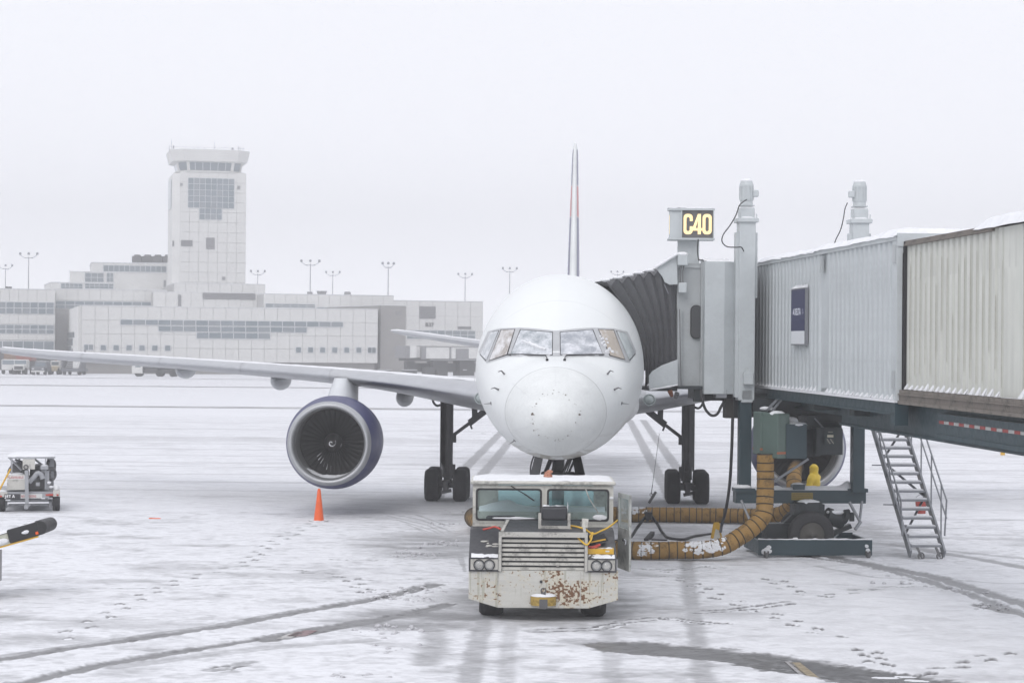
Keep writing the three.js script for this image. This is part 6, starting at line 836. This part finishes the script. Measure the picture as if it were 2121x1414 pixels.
// ---------------------------------------------------------------- the concourse, its tower and what stands before it
const glassTones = [MT.farGlass, mat([0.22, 0.275, 0.31], { rough: 0.12, metal: 0.5, size: 12 }), mat([0.30, 0.34, 0.37], { rough: 0.2, metal: 0.5, size: 12 })];
class Face {   // an upright wall through two photo columns at two distances; local x runs along it, y up, z towards the camera
  constructor(pa, Da, pb, Db, root) {
    this.A = P(pa, 705, Da).setY(0); this.B = P(pb, 705, Db).setY(0); this.u = this.B.clone().sub(this.A).normalize(); this.n = V(-this.u.z, 0, this.u.x); if (this.n.z < 0) this.n.multiplyScalar(-1); this.turn = Math.atan2(-this.u.z, this.u.x); this.len = this.A.distanceTo(this.B);
    if (root) { this.root = root; this.m = new THREE.Matrix4().makeRotationY(this.turn).setPosition(this.A); this.m.premultiply(new THREE.Matrix4().makeRotationY(-root.rotation.y)); const d = this.A.clone().sub(root.position).applyAxisAngle(V(0, 1, 0), -root.rotation.y); this.m.setPosition(d); }
  }
  at(px, py) { const o = V(0, EYE, 0), d = P(px, py, 100).sub(o), t = this.A.clone().sub(o).dot(this.n) / d.dot(this.n), h = o.addScaledVector(d, t).sub(this.A); return [h.dot(this.u), h.y]; }
  box(pa, pb, ya, yb, z0, z1, floor = false) { const [x0, t0] = this.at(pa, ya), [x1, t1] = this.at(pb, yb); return b3(x0, x1, floor ? 0 : t1, t0, z0, z1); }
  rect(pa, pb, ya, yb) { const m = (pa + pb) / 2, [x0] = this.at(pa, (ya + yb) / 2), [x1] = this.at(pb, (ya + yb) / 2), [, t] = this.at(m, ya), [, b] = this.at(m, yb); return [x0, x1, b, t]; }
  put(g) { return this.m ? g.applyMatrix4(this.m) : g; }
  tiles(name, parent, x0, x1, y0, y1, nx, ny, z, m, gap = 0.06, skip) { const w = (x1 - x0) / nx, h = (y1 - y0) / ny, g = flat(rb(w - gap, h - gap, 0.1, 0.02)); for (let i = 0; i < nx; i++) for (let j = 0; j < ny; j++) { const cx = x0 + (i + 0.5) * w, cy_ = y0 + (j + 0.5) * h; if (skip && skip(cx, cy_, w, h)) continue; const t = raw(name, g, m, parent); t.position.set(cx, cy_, z); if (this.m) { t.applyMatrix4(this.m); } } }
  windows(parent, list, nx, ny, z, gap = 0.09, m = MT.farGlass) { for (const [pa, pb, ya, yb, k, l] of list) { const [x0, x1, y0, y1] = this.rect(pa, pb, ya, yb); const f = mesh('window', this.put(b3(x0 - 0.06, x1 + 0.06, y0 - 0.06, y1 + 0.06, z - 0.08, z)), MT.farFrame, parent); const w = (x1 - x0) / (k ?? nx), h = (y1 - y0) / (l ?? ny); const g = flat(bx(w - gap, h - gap, 0.04)); for (let i = 0; i < (k ?? nx); i++) for (let j = 0; j < (l ?? ny); j++) { const p = raw('pane', g, m === MT.farGlass ? glassTones[(i * 7 + j * 3 + Math.floor(rnd() * 2)) % 3] : m, f); p.position.set(x0 + (i + 0.5) * w, y0 + (j + 0.5) * h, z + 0.03); if (this.m) p.applyMatrix4(this.m); } } }
}
{ // the low block with stepped windows
  const f = new Face(168, 297, 782, 307.5), o = thing('concourse_block', 'long white panelled block with a stepped band of windows below the control tower', 'building', f.A, f.turn);
  const [, top] = f.at(450, 637), [, base] = f.at(450, 750), L = f.len, wall = mesh('wall', b3(0, L, base, top, -60, -0.05), MT.joint, o), N = 23, w = L / N;
  f.tiles('panel', wall, 0, L, base, top, N, 4, 0, MT.concrete, 0.05);
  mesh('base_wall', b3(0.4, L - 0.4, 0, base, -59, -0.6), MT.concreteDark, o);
  mesh('parapet_snow', b3(-0.1, L + 0.1, top, top + 0.1, -60, 0.1), MT.snow, o);
  f.windows(o, [[248, 710, 663.5, 675, 18, 1], [327, 635, 676, 687.5, 12, 1], [406, 559, 688.5, 701.5, 6, 1]], 1, 1, 0.14, 0.14);
  const small = []; for (let k = 0; k < 6; k++) small.push([207 + k * 26.7, 219 + k * 26.7, 714 + k * 0.2, 725.5 + k * 0.2, 1, 1]); for (let k = 0; k < 6; k++) small.push([612 + k * 25, 623 + k * 25, 718.5 + k * 0.1, 730 + k * 0.1, 1, 1]); small.push([173, 192, 713, 725, 2, 1], [761, 778, 719, 731, 2, 1]);
  f.windows(o, small, 1, 1, 0.14, 0.1);
  const wl = mesh('side_wall', b3(-0.5, 0, 0, top, -60, -0.5), MT.concrete, o);
  for (const [z0, z1, y0, y1] of [[-50, -14, 5.2, 6.1], [-46, -20, 4.0, 5.1], [-40, -26, 2.9, 3.9]]) { const n = Math.round((z0 - z1) / -4); for (let k = 0; k < n; k++) mesh('side_window', b3(-0.62, -0.5, y0, y1 - 0.08, lerp(z0, z1, k / n) + 0.2, lerp(z0, z1, (k + 1) / n) - 0.2), MT.farGlass, o); }
  // right flank: tan-grey stair block
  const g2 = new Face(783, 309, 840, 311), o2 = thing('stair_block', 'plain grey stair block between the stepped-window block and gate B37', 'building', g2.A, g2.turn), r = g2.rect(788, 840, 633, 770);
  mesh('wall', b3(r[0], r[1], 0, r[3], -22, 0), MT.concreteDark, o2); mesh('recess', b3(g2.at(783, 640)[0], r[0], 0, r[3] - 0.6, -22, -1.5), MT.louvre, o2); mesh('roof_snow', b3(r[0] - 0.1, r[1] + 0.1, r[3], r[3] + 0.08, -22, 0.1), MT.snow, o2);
  const nr = [[g2.rect(820, 824, 645, 652)], [g2.rect(827, 831, 645, 652)]]; for (const [q] of nr) mesh('vent', b3(q[0], q[1], q[2], q[3], 0, 0.12), MT.louvre, o2);
}
{ // concourse with gate B37 to the right
  const f = new Face(545, 335, 1010, 345), o = thing('gate_concourse', 'hazy white concourse lettered B37 running behind the airliner nose', 'building', f.A, f.turn);
  const r1 = f.rect(545, 815, 611, 770), r2 = f.rect(815, 1000, 624, 770); const L = r2[1];
  const wall = mesh('wall', [b3(0, r1[1], 0, r1[3], -30, -0.05), b3(r1[1], L, 0, r2[3], -30, -0.05)], MT.joint, o);
  f.tiles('panel', wall, 0, r1[1], 4.3, r1[3], 12, 3, 0, MT.concrete, 0.05); f.tiles('panel', wall, r1[1], L, 4.3, r2[3], 7, 3, 0, MT.concrete, 0.05);
  mesh('roof_snow', [b3(0, r1[1], r1[3], r1[3] + 0.12, -30, 0.1), b3(r1[1], L, r2[3], r2[3] + 0.12, -30, 0.1)], MT.snow, o);
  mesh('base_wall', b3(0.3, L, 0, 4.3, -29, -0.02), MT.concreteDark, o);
  f.windows(o, [[549, 652, 629, 637, 6, 2], [656, 724, 636, 639.5, 4, 1], [842, 984, 684, 702, 9, 2]], 1, 1, 0.14, 0.12);
  for (const [a, b, c, d] of [[868, 902, 634, 660], [948, 976, 676, 681]]) { const q = f.rect(a, b, c, d), lv = mesh('louvre', b3(q[0], q[1], q[2], q[3], 0, 0.1), MT.louvre, o); const n = Math.max(3, Math.round((q[3] - q[2]) / 0.3)); for (let k = 0; k < n; k++) mesh('louvre_slat', bx(q[1] - q[0] - 0.1, 0.08, 0.16, (q[0] + q[1]) / 2, lerp(q[2], q[3], (k + 0.5) / n), 0.14, 0.5), MT.louvre, lv); }
  const font = await new FontLoader().loadAsync('fonts/droid/droid_sans_bold.typeface.json');
  const tg = new TextGeometry('B37', { font, size: 0.62, depth: 0.06, curveSegments: 4 }); tg.computeBoundingBox(); const q = f.rect(880, 893, 667, 676); tg.translate(q[0], q[2], 0.1); mesh('gate_number', tg, MT.farDark, o, 'gate number B37');
}
{ // left concourse wing with three glass bands
  const f = new Face(-40, 328, 113, 331), o = thing('glazed_concourse', 'hazy concourse wing with three long bands of windows at far left', 'building', f.A, f.turn), r = f.rect(-40, 113, 599, 770), L = f.len;
  const wall = mesh('wall', b3(0, L, 0, r[3], -40, -0.05), MT.joint, o);
  f.tiles('panel', wall, 0, L, r[3] - 2.0, r[3], 8, 1, 0, MT.concrete, 0.05);
  const b1 = f.rect(-40, 113, 651, 671), b2 = f.rect(-40, 113, 692, 704); f.tiles('panel', wall, 0, L, b1[2], b1[3], 8, 1, 0, MT.concrete, 0.05); f.tiles('panel', wall, 0, L, b2[2], b2[3], 8, 1, 0, MT.concrete, 0.05);
  f.windows(o, [[-39, 111, 625, 650, 9, 2], [-39, 111, 672, 691, 9, 2], [-39, 111, 706, 726, 7, 1]], 1, 1, 0.06, 0.14);
  mesh('roof_snow', b3(0, L, r[3], r[3] + 0.12, -40, 0.1), MT.snow, o); mesh('base_wall', b3(0, L, 0, f.rect(0, 113, 728, 770)[3], -39, 0.02), MT.farDark, o);
  const u = f.rect(12, 25, 592, 600); mesh('roof_unit', b3(u[0], u[1], u[2], u[3], -6, -4), MT.farDark, o);
  const f2 = new Face(113, 338, 345, 342.5, o), r2 = f2.rect(113, 345, 600, 770);
  mesh('rear_wall', f2.put(b3(0, f2.len, 0, r2[3], -30, -0.05)), MT.joint, o); f2.tiles('panel', o, 0, f2.len, f2.rect(113, 345, 623, 770)[3], r2[3], 10, 1, 0, MT.concrete, 0.05); mesh('roof_snow', f2.put(b3(0, f2.len, r2[3], r2[3] + 0.12, -30, 0.1)), MT.snow, o);
  f2.windows(o, [[114, 312, 624, 640, 10, 2]], 1, 1, 0.06, 0.12);
}
{ // stepped upper floors and cooling towers
  const step = (label, pa, pb, yt, D, wins, side) => { const f = new Face(pa, D, pb, D + 3), o = thing('upper_storey', label, 'building', f.A, f.turn, 'stepped upper storeys'), r = f.rect(pa, pb, yt, 612); mesh('wall', b3(0, f.len, 0, r[3], -20, 0), MT.concrete, o); mesh('roof_snow', b3(-0.1, f.len + 0.1, r[3], r[3] + 0.12, -20, 0.1), MT.snow, o); f.windows(o, wins, 1, 1, 0.1, 0.1); return o; };
  step('lowest stepped storey left of the control tower, windowed, above the roofline', 104, 236, 586, 356, [[125, 170, 587, 599, 5, 2], [175, 234, 587, 598, 6, 2]]);
  step('middle stepped storey with paired windows, left of the control tower', 142, 345, 564, 364, [[175, 214, 565, 584, 3, 2], [220, 234, 565, 584, 2, 2]]);
  step('topmost stepped storey with a long window band beside the control tower', 188, 348, 545, 372, [[213, 344, 550, 563, 12, 1]]);
  const labs = ['leftmost cooling tower on the roof beside the control tower', 'second cooling tower from the left on the stepped roof', 'third cooling tower from the left on the stepped roof', 'cooling tower half hidden by the control tower shaft'];
  labs.forEach((l, k) => { const D = 378, a = P(283.5 + k * 21.5, 545.5, D), o = thing('cooling_tower', l, 'cooling tower', a, 0, 'cooling towers on the stepped roof'); mesh('casing', [rb(1.75, 1.2, 1.6, 0.12, 0, 0.75, 0)], MT.farDark, o); mesh('fan_stack', cy(0.6, 0.66, 0.3, 0, 1.45, 0), MT.farDark, o); mesh('frame', [b3(-0.95, 0.95, 0, 0.15, -0.8, 0.8)], MT.mast, o); });
}
{ // the control tower
  const f = new Face(372, 348, 508, 350.6), o = thing('control_tower', 'tall white panelled control tower with a flared glazed cab on top', 'control tower', f.A, f.turn), r = f.rect(371, 508, 357, 770), W = r[1] - r[0], x0 = r[0], x1 = r[1], top = r[3], dep = 11;
  const sh = mesh('shaft', b3(x0, x1, 0, top, -dep, -0.05), MT.joint, o); f.tiles('panel', sh, x0, x1, 8, top, 7, 15, 0, MT.concrete, 0.05);
  const sf = mesh('side_face', b3(x0 - 1.2, x0, 0, top - 0.4, -dep, -1.2), MT.concrete, o); mesh('corner_bevel', ext([[x0 - 1.2, 1.2], [x0, 0.05], [x0, 1.25]], top - 0.2).rotateX(-Math.PI / 2), MT.concrete, o);
  f.windows(o, [[388.5, 484.5, 369, 431, 8, 5], [412, 459, 431.5, 455, 4, 2]], 1, 1, 0.12, 0.1);
  mesh('side_window', b3(x0 - 1.3, x0 - 1.2, f.at(400, 430)[1], f.at(400, 369)[1], -9, -3), MT.farGlass, o);
  for (const [a, b, c, d] of [[374, 398, 497, 510], [426, 444, 492, 516], [372, 378, 379, 385], [491, 497, 385, 392], [459, 466, 573, 580], [356, 360, 498, 510]]) { const q = f.rect(a, b, c, d), lv = mesh('louvre', b3(q[0], q[1], q[2], q[3], 0.05, 0.12), MT.louvre, o); if (d - c > 9) for (let k = 0; k < 6; k++) mesh('louvre_slat', bx(q[1] - q[0] - 0.06, 0.06, 0.1, (q[0] + q[1]) / 2, lerp(q[2], q[3], (k + 0.5) / 6), 0.15, 0.5), MT.louvre, lv); }
  const cx = (x0 + x1) / 2 - 0.5, cz = -dep / 2, Y = (py) => f.at(430, py)[1];
  const cab8 = (R0, R1, yb, yt, ch = 0.3) => { const ring = (R, y) => { const c = R * ch; return [[-R + c, R], [R - c, R], [R, R - c], [R, -R + c], [R - c, -R], [-R + c, -R], [-R, -R + c], [-R, R - c]].map(([x, z]) => [cx + x, y, cz + z]); }, p = ring(R0, yb), q = ring(R1, yt), t = []; for (let k = 0; k < 8; k++) { const n = (k + 1) % 8; t.push(...p[k], ...p[n], ...q[n], ...p[k], ...q[n], ...q[k]); } for (let k = 1; k < 7; k++) t.push(...q[0], ...q[k], ...q[k + 1], ...p[0], ...p[k + 1], ...p[k]); const g = new THREE.BufferGeometry(); g.setAttribute('position', new THREE.Float32BufferAttribute(t, 3)); g.computeVertexNormals(); return g; };
  mesh('parapet', cab8(5.7, 5.75, top, Y(354.5)), MT.concrete, o); mesh('cab_skirt', cab8(4.95, 5.15, Y(358), Y(352.5)), MT.concrete, o);
  const glz = mesh('cab_glazing', cab8(5.15, 5.5, Y(352.5), Y(335)), MT.farGlass, o);
  for (const x of [-5.2, -3.7, 3.7, 5.2]) mesh('cab_post', beam([cx + x * 0.98, Y(352.5), cz + (Math.abs(x) > 4 ? 3.6 : 5.2)], [cx + x * 1.03, Y(335), cz + (Math.abs(x) > 4 ? 3.9 : 5.56)], 0.5, 0.3), MT.concrete, glz);
  for (const x of [-2.5, -1.25, 0, 1.25, 2.5]) mesh('mullion', beam([cx + x, Y(352.5), cz + 5.17], [cx + x * 1.04, Y(335), cz + 5.53], 0.1, 0.1), MT.farFrame, glz);
  mesh('cab_roof', [cab8(5.6, 6.3, Y(336), Y(334)), cab8(6.3, 6.75, Y(334), Y(311))], MT.concrete, o); mesh('roof_snow', cab8(6.7, 6.6, Y(311), Y(309.8)), MT.snow, o);
  for (const [px, h, r2] of [[352, 0.9, 0.05], [357, 1.6, 0.05], [361, 0.8, 0.12], [404, 0.6, 0.06], [412, 0.6, 0.06], [426, 0.7, 0.04], [447, 1.5, 0.05], [484, 0.7, 0.22], [496, 1.0, 0.06], [500, 0.9, 0.06], [506, 0.8, 0.05]]) { const x = f.at(px, 320)[0]; mesh('antenna', [cy(r2, r2, h, x, Y(310) + h / 2, cz + 3, 0, 0, 0, 6), cy(0.1, 0.1, 0.1, x, Y(310) + 0.05, cz + 3, 0, 0, 0, 6)], MT.mast, o); }
  mesh('roof_railing', [b3(f.at(352, 320)[0], f.at(508, 320)[0], Y(310) + 0.5, Y(310) + 0.54, cz + 4, cz + 4.04)], MT.mast, o);
  // podium at its foot
  const g = new Face(316, 338, 549, 342.5), o2 = thing('tower_podium', 'white podium with a long louvre at the foot of the control tower', 'building', g.A, g.turn), q = g.rect(316, 549, 606, 770), q2 = g.rect(360, 549, 588, 606);
  const pw = mesh('wall', [b3(q[0], q[1], 0, q[3], -24, -0.05), b3(q2[0], q2[1], q[3], q2[3], -24, -0.05)], MT.joint, o2); g.tiles('panel', pw, q[0], q[1], 8, q[3], 9, 2, 0, MT.concrete, 0.05); g.tiles('panel', pw, q2[0], q2[1], q[3], q2[3], 8, 1, 0, MT.concrete, 0.05);
  for (const [a, b, c, d] of [[419, 528, 607, 620], [368, 374.5, 610, 634], [338, 343, 580, 594]]) { const s = g.rect(a, b, c, d), lv = mesh('louvre', b3(s[0], s[1], s[2], s[3], 0.05, 0.14), MT.louvre, o2); for (let k = 0; k < 4; k++) mesh('louvre_slat', bx(s[1] - s[0] - 0.06, 0.06, 0.1, (s[0] + s[1]) / 2, lerp(s[2], s[3], (k + 0.5) / 4), 0.18, 0.5), MT.louvre, lv); }
  mesh('roof_snow', [b3(q[0], q[1], q[3], q[3] + 0.1, -24, 0.08), b3(q2[0], q2[1], q2[3], q2[3] + 0.1, -24, 0.08)], MT.snow, o2);
}
// roof plant
for (const [pa, pb, ya, yb, D, l] of [[636, 647, 604, 611, 345, 'small square roof unit at the foot of the mast right of the tower'], [655, 677, 602.5, 612, 350, 'round-topped roof fan between two masts right of the tower'], [713, 726, 604, 613, 348, 'boxy grey roof unit on the concourse right of the tower'], [764, 773, 611, 616, 348, 'small pale roof hatch near the right end of the concourse roof']]) { const a = P((pa + pb) / 2, yb + 3, D), w = (pb - pa) / F * D, h = (yb + 3 - ya) / F * D; const o = thing('roof_unit', l, 'roof unit', a, 0, 'units on the concourse roof'); mesh('casing', pb - pa > 20 ? [cy(w / 2, w / 2.6, h * 0.6, 0, h * 0.7, 0), cy(w / 4, w / 4, h * 0.5, 0, h * 0.25, 0)] : [rb(w, h, w, 0.08, 0, h / 2, 0)], MT.louvre, o); mesh('base_frame', b3(-w * 0.6, w * 0.6, 0, 0.12, -w / 2, w / 2), MT.mast, o); }
// floodlight masts
{
  const list = [[10.5, 550, 410, 2.6, 'floodlight mast at the far left edge of the picture, hazy'], [58.5, 526, 352, 2.9, 'floodlight mast on the roof of the far left concourse wing'], [533.5, 562, 420, 2.8, 'faint floodlight mast just right of the control tower'], [642.5, 541, 356, 3.1, 'floodlight mast standing left of two masts over the concourse'], [689, 564, 440, 2.9, 'faint floodlight mast between two darker ones over the concourse'], [804, 546, 352, 1.9, 'floodlight mast with its lamps bunched, above the stair block'], [963.5, 568, 420, 2.8, 'faint floodlight mast left of the airliner roof'], [1056, 556, 400, 2.7, 'floodlight mast rising behind the airliner roof'], [1279, 563, 470, 2.8, 'faint floodlight mast seen over the right shoulder of the airliner']];
  for (const [px, py, D, w, l] of list) { const a = P(px, py, D), o = thing('floodlight_mast', l, 'light mast', [a.x, 0, a.z], 0, 'floodlight masts behind the concourse'); mesh('pole', [cy(0.07, 0.16, a.y - 0.4, 0, (a.y - 0.4) / 2, 0, 0, 0, 0, 8), b3(-w / 2 * 0.5, w / 2 * 0.5, a.y - 0.75, a.y - 0.62, -0.06, 0.06)], MT.mast, o); mesh('cross_arm', tube([[-w / 2, a.y - 0.15, 0], [-w / 4, a.y - 0.6, 0], [w / 4, a.y - 0.6, 0], [w / 2, a.y - 0.15, 0]], 0.06, 16, 6), MT.mast, o); for (const k of [-1, 0, 1]) mesh('lamp_head', [put(lathe([[0, 0.24], [0.13, 0.22], [0.23, 0.04], [0.25, -0.15], [0.0, -0.15]], 12), k * w / 2, a.y + 0.1, 0, 0.5)], MT.mast, o); }
}
// vehicles parked before the concourse
function vehicle(name, label, cat, px, py, D, build, group, turn = 0) { const a = P(px, py, D).setY(0), o = thing(name, label, cat, a, turn, group); build(o); return o; }
const farPaint = { white: mat([0.65, 0.65, 0.63], { tex: null }), grey: mat([0.12, 0.125, 0.14], { tex: null }), orange: mat([0.24, 0.15, 0.1], { tex: null }), red: mat([0.26, 0.07, 0.055], { tex: null }), tan: mat([0.5, 0.42, 0.28], { tex: null }) };
const fw = flat(cy(0.46, 0.46, 0.3, 0, 0, 0, 0, 0, Math.PI / 2, 14)), fwz = flat(cy(0.46, 0.46, 0.3, 0, 0, 0, Math.PI / 2, 0, 0, 14));
const wheelsAt = (o, list, g = fw) => { for (const [x, z] of list) { const t = raw('tyre', g, MT.rubber, o); t.position.set(x, 0.46, z); } };
const D0 = 288;
vehicle('box_truck', 'tall orange-sided truck parked at the far left under the wing tip', 'truck', 20, 773, D0, (o) => { mesh('box_body', rb(2.3, 2.2, 4, 0.08, 0, 2.0, -3), farPaint.orange, o); mesh('cab', rb(2.1, 1.5, 1.6, 0.15, 0, 1.3, 0), farPaint.white, o); mesh('windscreen', b3(-0.9, 0.9, 1.35, 1.95, 0.79, 0.83), MT.farGlass, o); wheelsAt(o, [[-0.9, 0.2], [0.9, 0.2], [-0.9, -4], [0.9, -4]]); }, 'vehicles parked before the concourse');
vehicle('service_truck', 'white-nosed service truck with a red box behind its cab, second from far left', 'truck', 41, 774, D0 - 2, (o) => { mesh('box_body', rb(2.2, 1.2, 3, 0.08, 0.1, 2.45, -3), farPaint.red, o); mesh('cab', [rb(1.9, 1.4, 1.5, 0.2, 0, 1.35, -0.8), rb(1.6, 0.75, 1.3, 0.15, 0, 0.95, 0.4)], farPaint.white, o); mesh('windscreen', b3(-0.8, 0.8, 1.45, 1.95, -0.05, 0.0), MT.farGlass, o); mesh('grille', b3(-0.6, 0.6, 0.7, 1.15, 1.05, 1.09), MT.farDark, o); wheelsAt(o, [[-0.85, 0.4], [0.85, 0.4], [-0.85, -3], [0.85, -3]]); }, 'vehicles parked before the concourse');
vehicle('parked_suv', 'dark grey sport utility vehicle facing the camera below the left wing', 'car', 78, 775, D0 - 6, (o) => { mesh('car_body', [rb(1.85, 0.75, 4.4, 0.18, 0, 0.8, -2), ext([[-0.85, 0], [0.85, 0], [0.66, 0.65], [-0.66, 0.65]], 2.6, 0.05).translate(0, 1.12, -4)], farPaint.grey, o); mesh('windscreen', b3(-0.66, 0.66, 1.2, 1.66, -1.38, -1.33), MT.farGlass, o); mesh('bumper', rb(1.8, 0.2, 0.2, 0.05, 0, 0.5, 0.2), farPaint.white, o); for (const s of [-0.66, 0.66]) mesh('headlamp', rb(0.32, 0.16, 0.08, 0.03, s, 0.85, 0.2), MT.farFrame, o); mesh('roof_snow', rb(1.25, 0.06, 2.4, 0.03, 0, 1.84, -2.7), MT.snow, o); wheelsAt(o, [[-0.8, -0.7], [0.8, -0.7], [-0.8, -3.4], [0.8, -3.4]]); }, 'vehicles parked before the concourse');
vehicle('baggage_tug', 'small baggage tug with orange lamp left of the passenger stairs', 'tug', 111, 773, D0, (o) => { mesh('cab', rb(1.3, 1.3, 1.2, 0.1, 0, 1.25, -1.2), farPaint.white, o); mesh('nose', rb(1.3, 0.7, 1.3, 0.1, 0, 0.8, 0), farPaint.tan, o); mesh('windscreen', b3(-0.5, 0.5, 1.3, 1.75, -0.6, -0.56), MT.farGlass, o); mesh('beacon', cy(0.12, 0.12, 0.25, 0, 2.0, -1.2), farPaint.red, o); wheelsAt(o, [[-0.6, 0.2], [0.6, 0.2], [-0.6, -1.5], [0.6, -1.5]]); }, 'vehicles parked before the concourse');
vehicle('passenger_stairs', 'mobile passenger stairs on a truck below the left wing', 'stairs', 146, 776, D0 - 4, (o) => { mesh('chassis', [b3(-1.3, 1.3, 0.45, 0.9, -5, 0.3), b3(-1.6, -1.35, 0.5, 2.4, -4, -1.5)], farPaint.grey, o); for (const s of [-1, 1]) mesh('stair_side', ext([[-0.2, 0.5], [0.1, 0.5], [-4.6, 3.6], [-5, 3.6], [-5, 0.9]].map(([z, y]) => [-z, y]), 0.1).rotateY(Math.PI / 2).translate(s * 0.9, 0, 0), farPaint.grey, o); for (let k = 0; k < 12; k++) mesh('tread', b3(-0.82, 0.82, 0.6 + k * 0.25, 0.66 + k * 0.25, -0.3 - k * 0.37, 0 - k * 0.37), MT.farFrame, o); wheelsAt(o, [[-1, -0.6], [1, -0.6], [-1, -4], [1, -4]]); }, 'vehicles parked before the concourse');
vehicle('fuel_truck', 'white-cabbed tanker truck side-on below the wing flap fairing', 'truck', 318, 777, D0 - 10, (o) => { mesh('cab', [ext([[-2.7, 0.45], [-2.75, 1.2], [-2.5, 1.75], [-1.4, 1.85], [-1.4, 0.45]], 2.2, 0.06).translate(0, 0, -1.1)], farPaint.white, o); mesh('side_window', b3(-2.3, -1.6, 1.25, 1.65, 1.16, 1.2), MT.farGlass, o); mesh('tank', put(new THREE.CylinderGeometry(0.75, 0.75, 4.6, 20).scale(1, 1, 1.15), 1.0, 1.55, 0, 0, 0, Math.PI / 2), farPaint.grey, o); mesh('chassis', b3(-2.4, 3.2, 0.5, 0.75, -0.8, 0.8), MT.farDark, o); mesh('pump_locker', [b3(-0.9, 0.6, 0.55, 1.1, 0.85, 1.1), b3(1.2, 2.4, 0.55, 1.0, 0.85, 1.1)], MT.farDark, o); wheelsAt(o, [[-1.95, 1], [0.9, 1], [2.7, 1], [-1.95, -1], [0.9, -1], [2.7, -1]], fwz); }, 'vehicles parked before the concourse');
for (const [px, l] of [[166, 'left of two thin yellow bollards beside the passenger stairs'], [174.5, 'right of two thin yellow bollards beside the passenger stairs']]) { const o = thing('bollard', l, 'bollard', P(px, 775, D0).setY(0), 0, 'bollards before the concourse'); mesh('post', [cy(0.09, 0.09, 0.75, 0, 0.37, 0, 0, 0, 0, 10), sph(0.09, 0, 0.75, 0, 1, 0.6, 1, 10)], mat([0.75, 0.45, 0.04], { tex: null }), o); }
for (const [pa, pb, py, yb, l] of [[781, 809, 760, 773, 'dark cargo bin at the foot of the stair block'], [832, 863, 764.5, 779, 'dark cargo bin before the bridge of gate B37']]) { const D = 287, a = P((pa + pb) / 2, yb, D).setY(0), w = (pb - pa) / F * D, o = thing('cargo_bin', l, 'cargo bin', a, 0, 'cargo bins before the concourse'); mesh('bin', [b3(-w / 2, w / 2, 0.12, 1.0, -1.4, 0), b3(-w / 2 - 0.05, w / 2 + 0.05, 0.9, 1.02, -1.45, 0.05), b3(-w / 2, -w / 2 + 0.15, 0, 0.2, -1.4, 0), b3(w / 2 - 0.15, w / 2, 0, 0.2, -1.4, 0)], MT.farDark, o); mesh('lid_snow', b3(-w / 2, w / 2, 1.02, 1.08, -1.4, 0), MT.snow, o); }
{ // the bridge of gate B37, far off
  const f = new Face(838, 292, 1040, 300), o = thing('far_boarding_bridge', 'hazy boarding bridge of gate B37 with machinery below, left of the airliner nose', 'boarding bridge', f.A, f.turn);
  const bxx = (a, b, c, d, z0, z1) => f.box(a, b, c, d, z0, z1);
  mesh('cab', [bxx(841, 862, 716, 741, -3, 0), bxx(862, 882, 718, 741, -3, -0.6)], MT.concrete, o); mesh('canopy', [bxx(839, 848, 716, 741, -3.2, 0.1), bxx(874, 882, 716, 744, -3, 0.05)], MT.louvre, o);
  mesh('tunnel', [bxx(882, 1040, 719, 743, -3, 0)], MT.concrete, o); mesh('doorway', bxx(944, 970, 722, 744, 0, 0.1), MT.louvre, o); mesh('tunnel_seam', bxx(931, 933.5, 719, 744, 0, 0.15), MT.louvre, o); mesh('roof_snow', bxx(882, 1040, 717.6, 719, -3, 0.1), MT.snow, o);
  mesh('underframe', [bxx(843, 1040, 742, 748, -2.6, -0.3), bxx(850, 866, 748, 776, -2, -1), bxx(900, 930, 748, 778, -2.4, -0.4), bxx(955, 985, 748, 778, -2.4, -0.4), bxx(866, 1000, 752, 770, -3, -1.6)], MT.farDark, o);
  mesh('wheel_truck', [bxx(905, 925, 765, 779, -0.5, 0.3), bxx(880, 900, 760, 778, -1, 0)], MT.farDark, o); mesh('hose_snow', [bxx(890, 1040, 744, 745.5, 0, 0.12), bxx(958, 966, 765, 766.5, 0.1, 0.2)], MT.snow, o);
}
renderer.render(scene, camera);
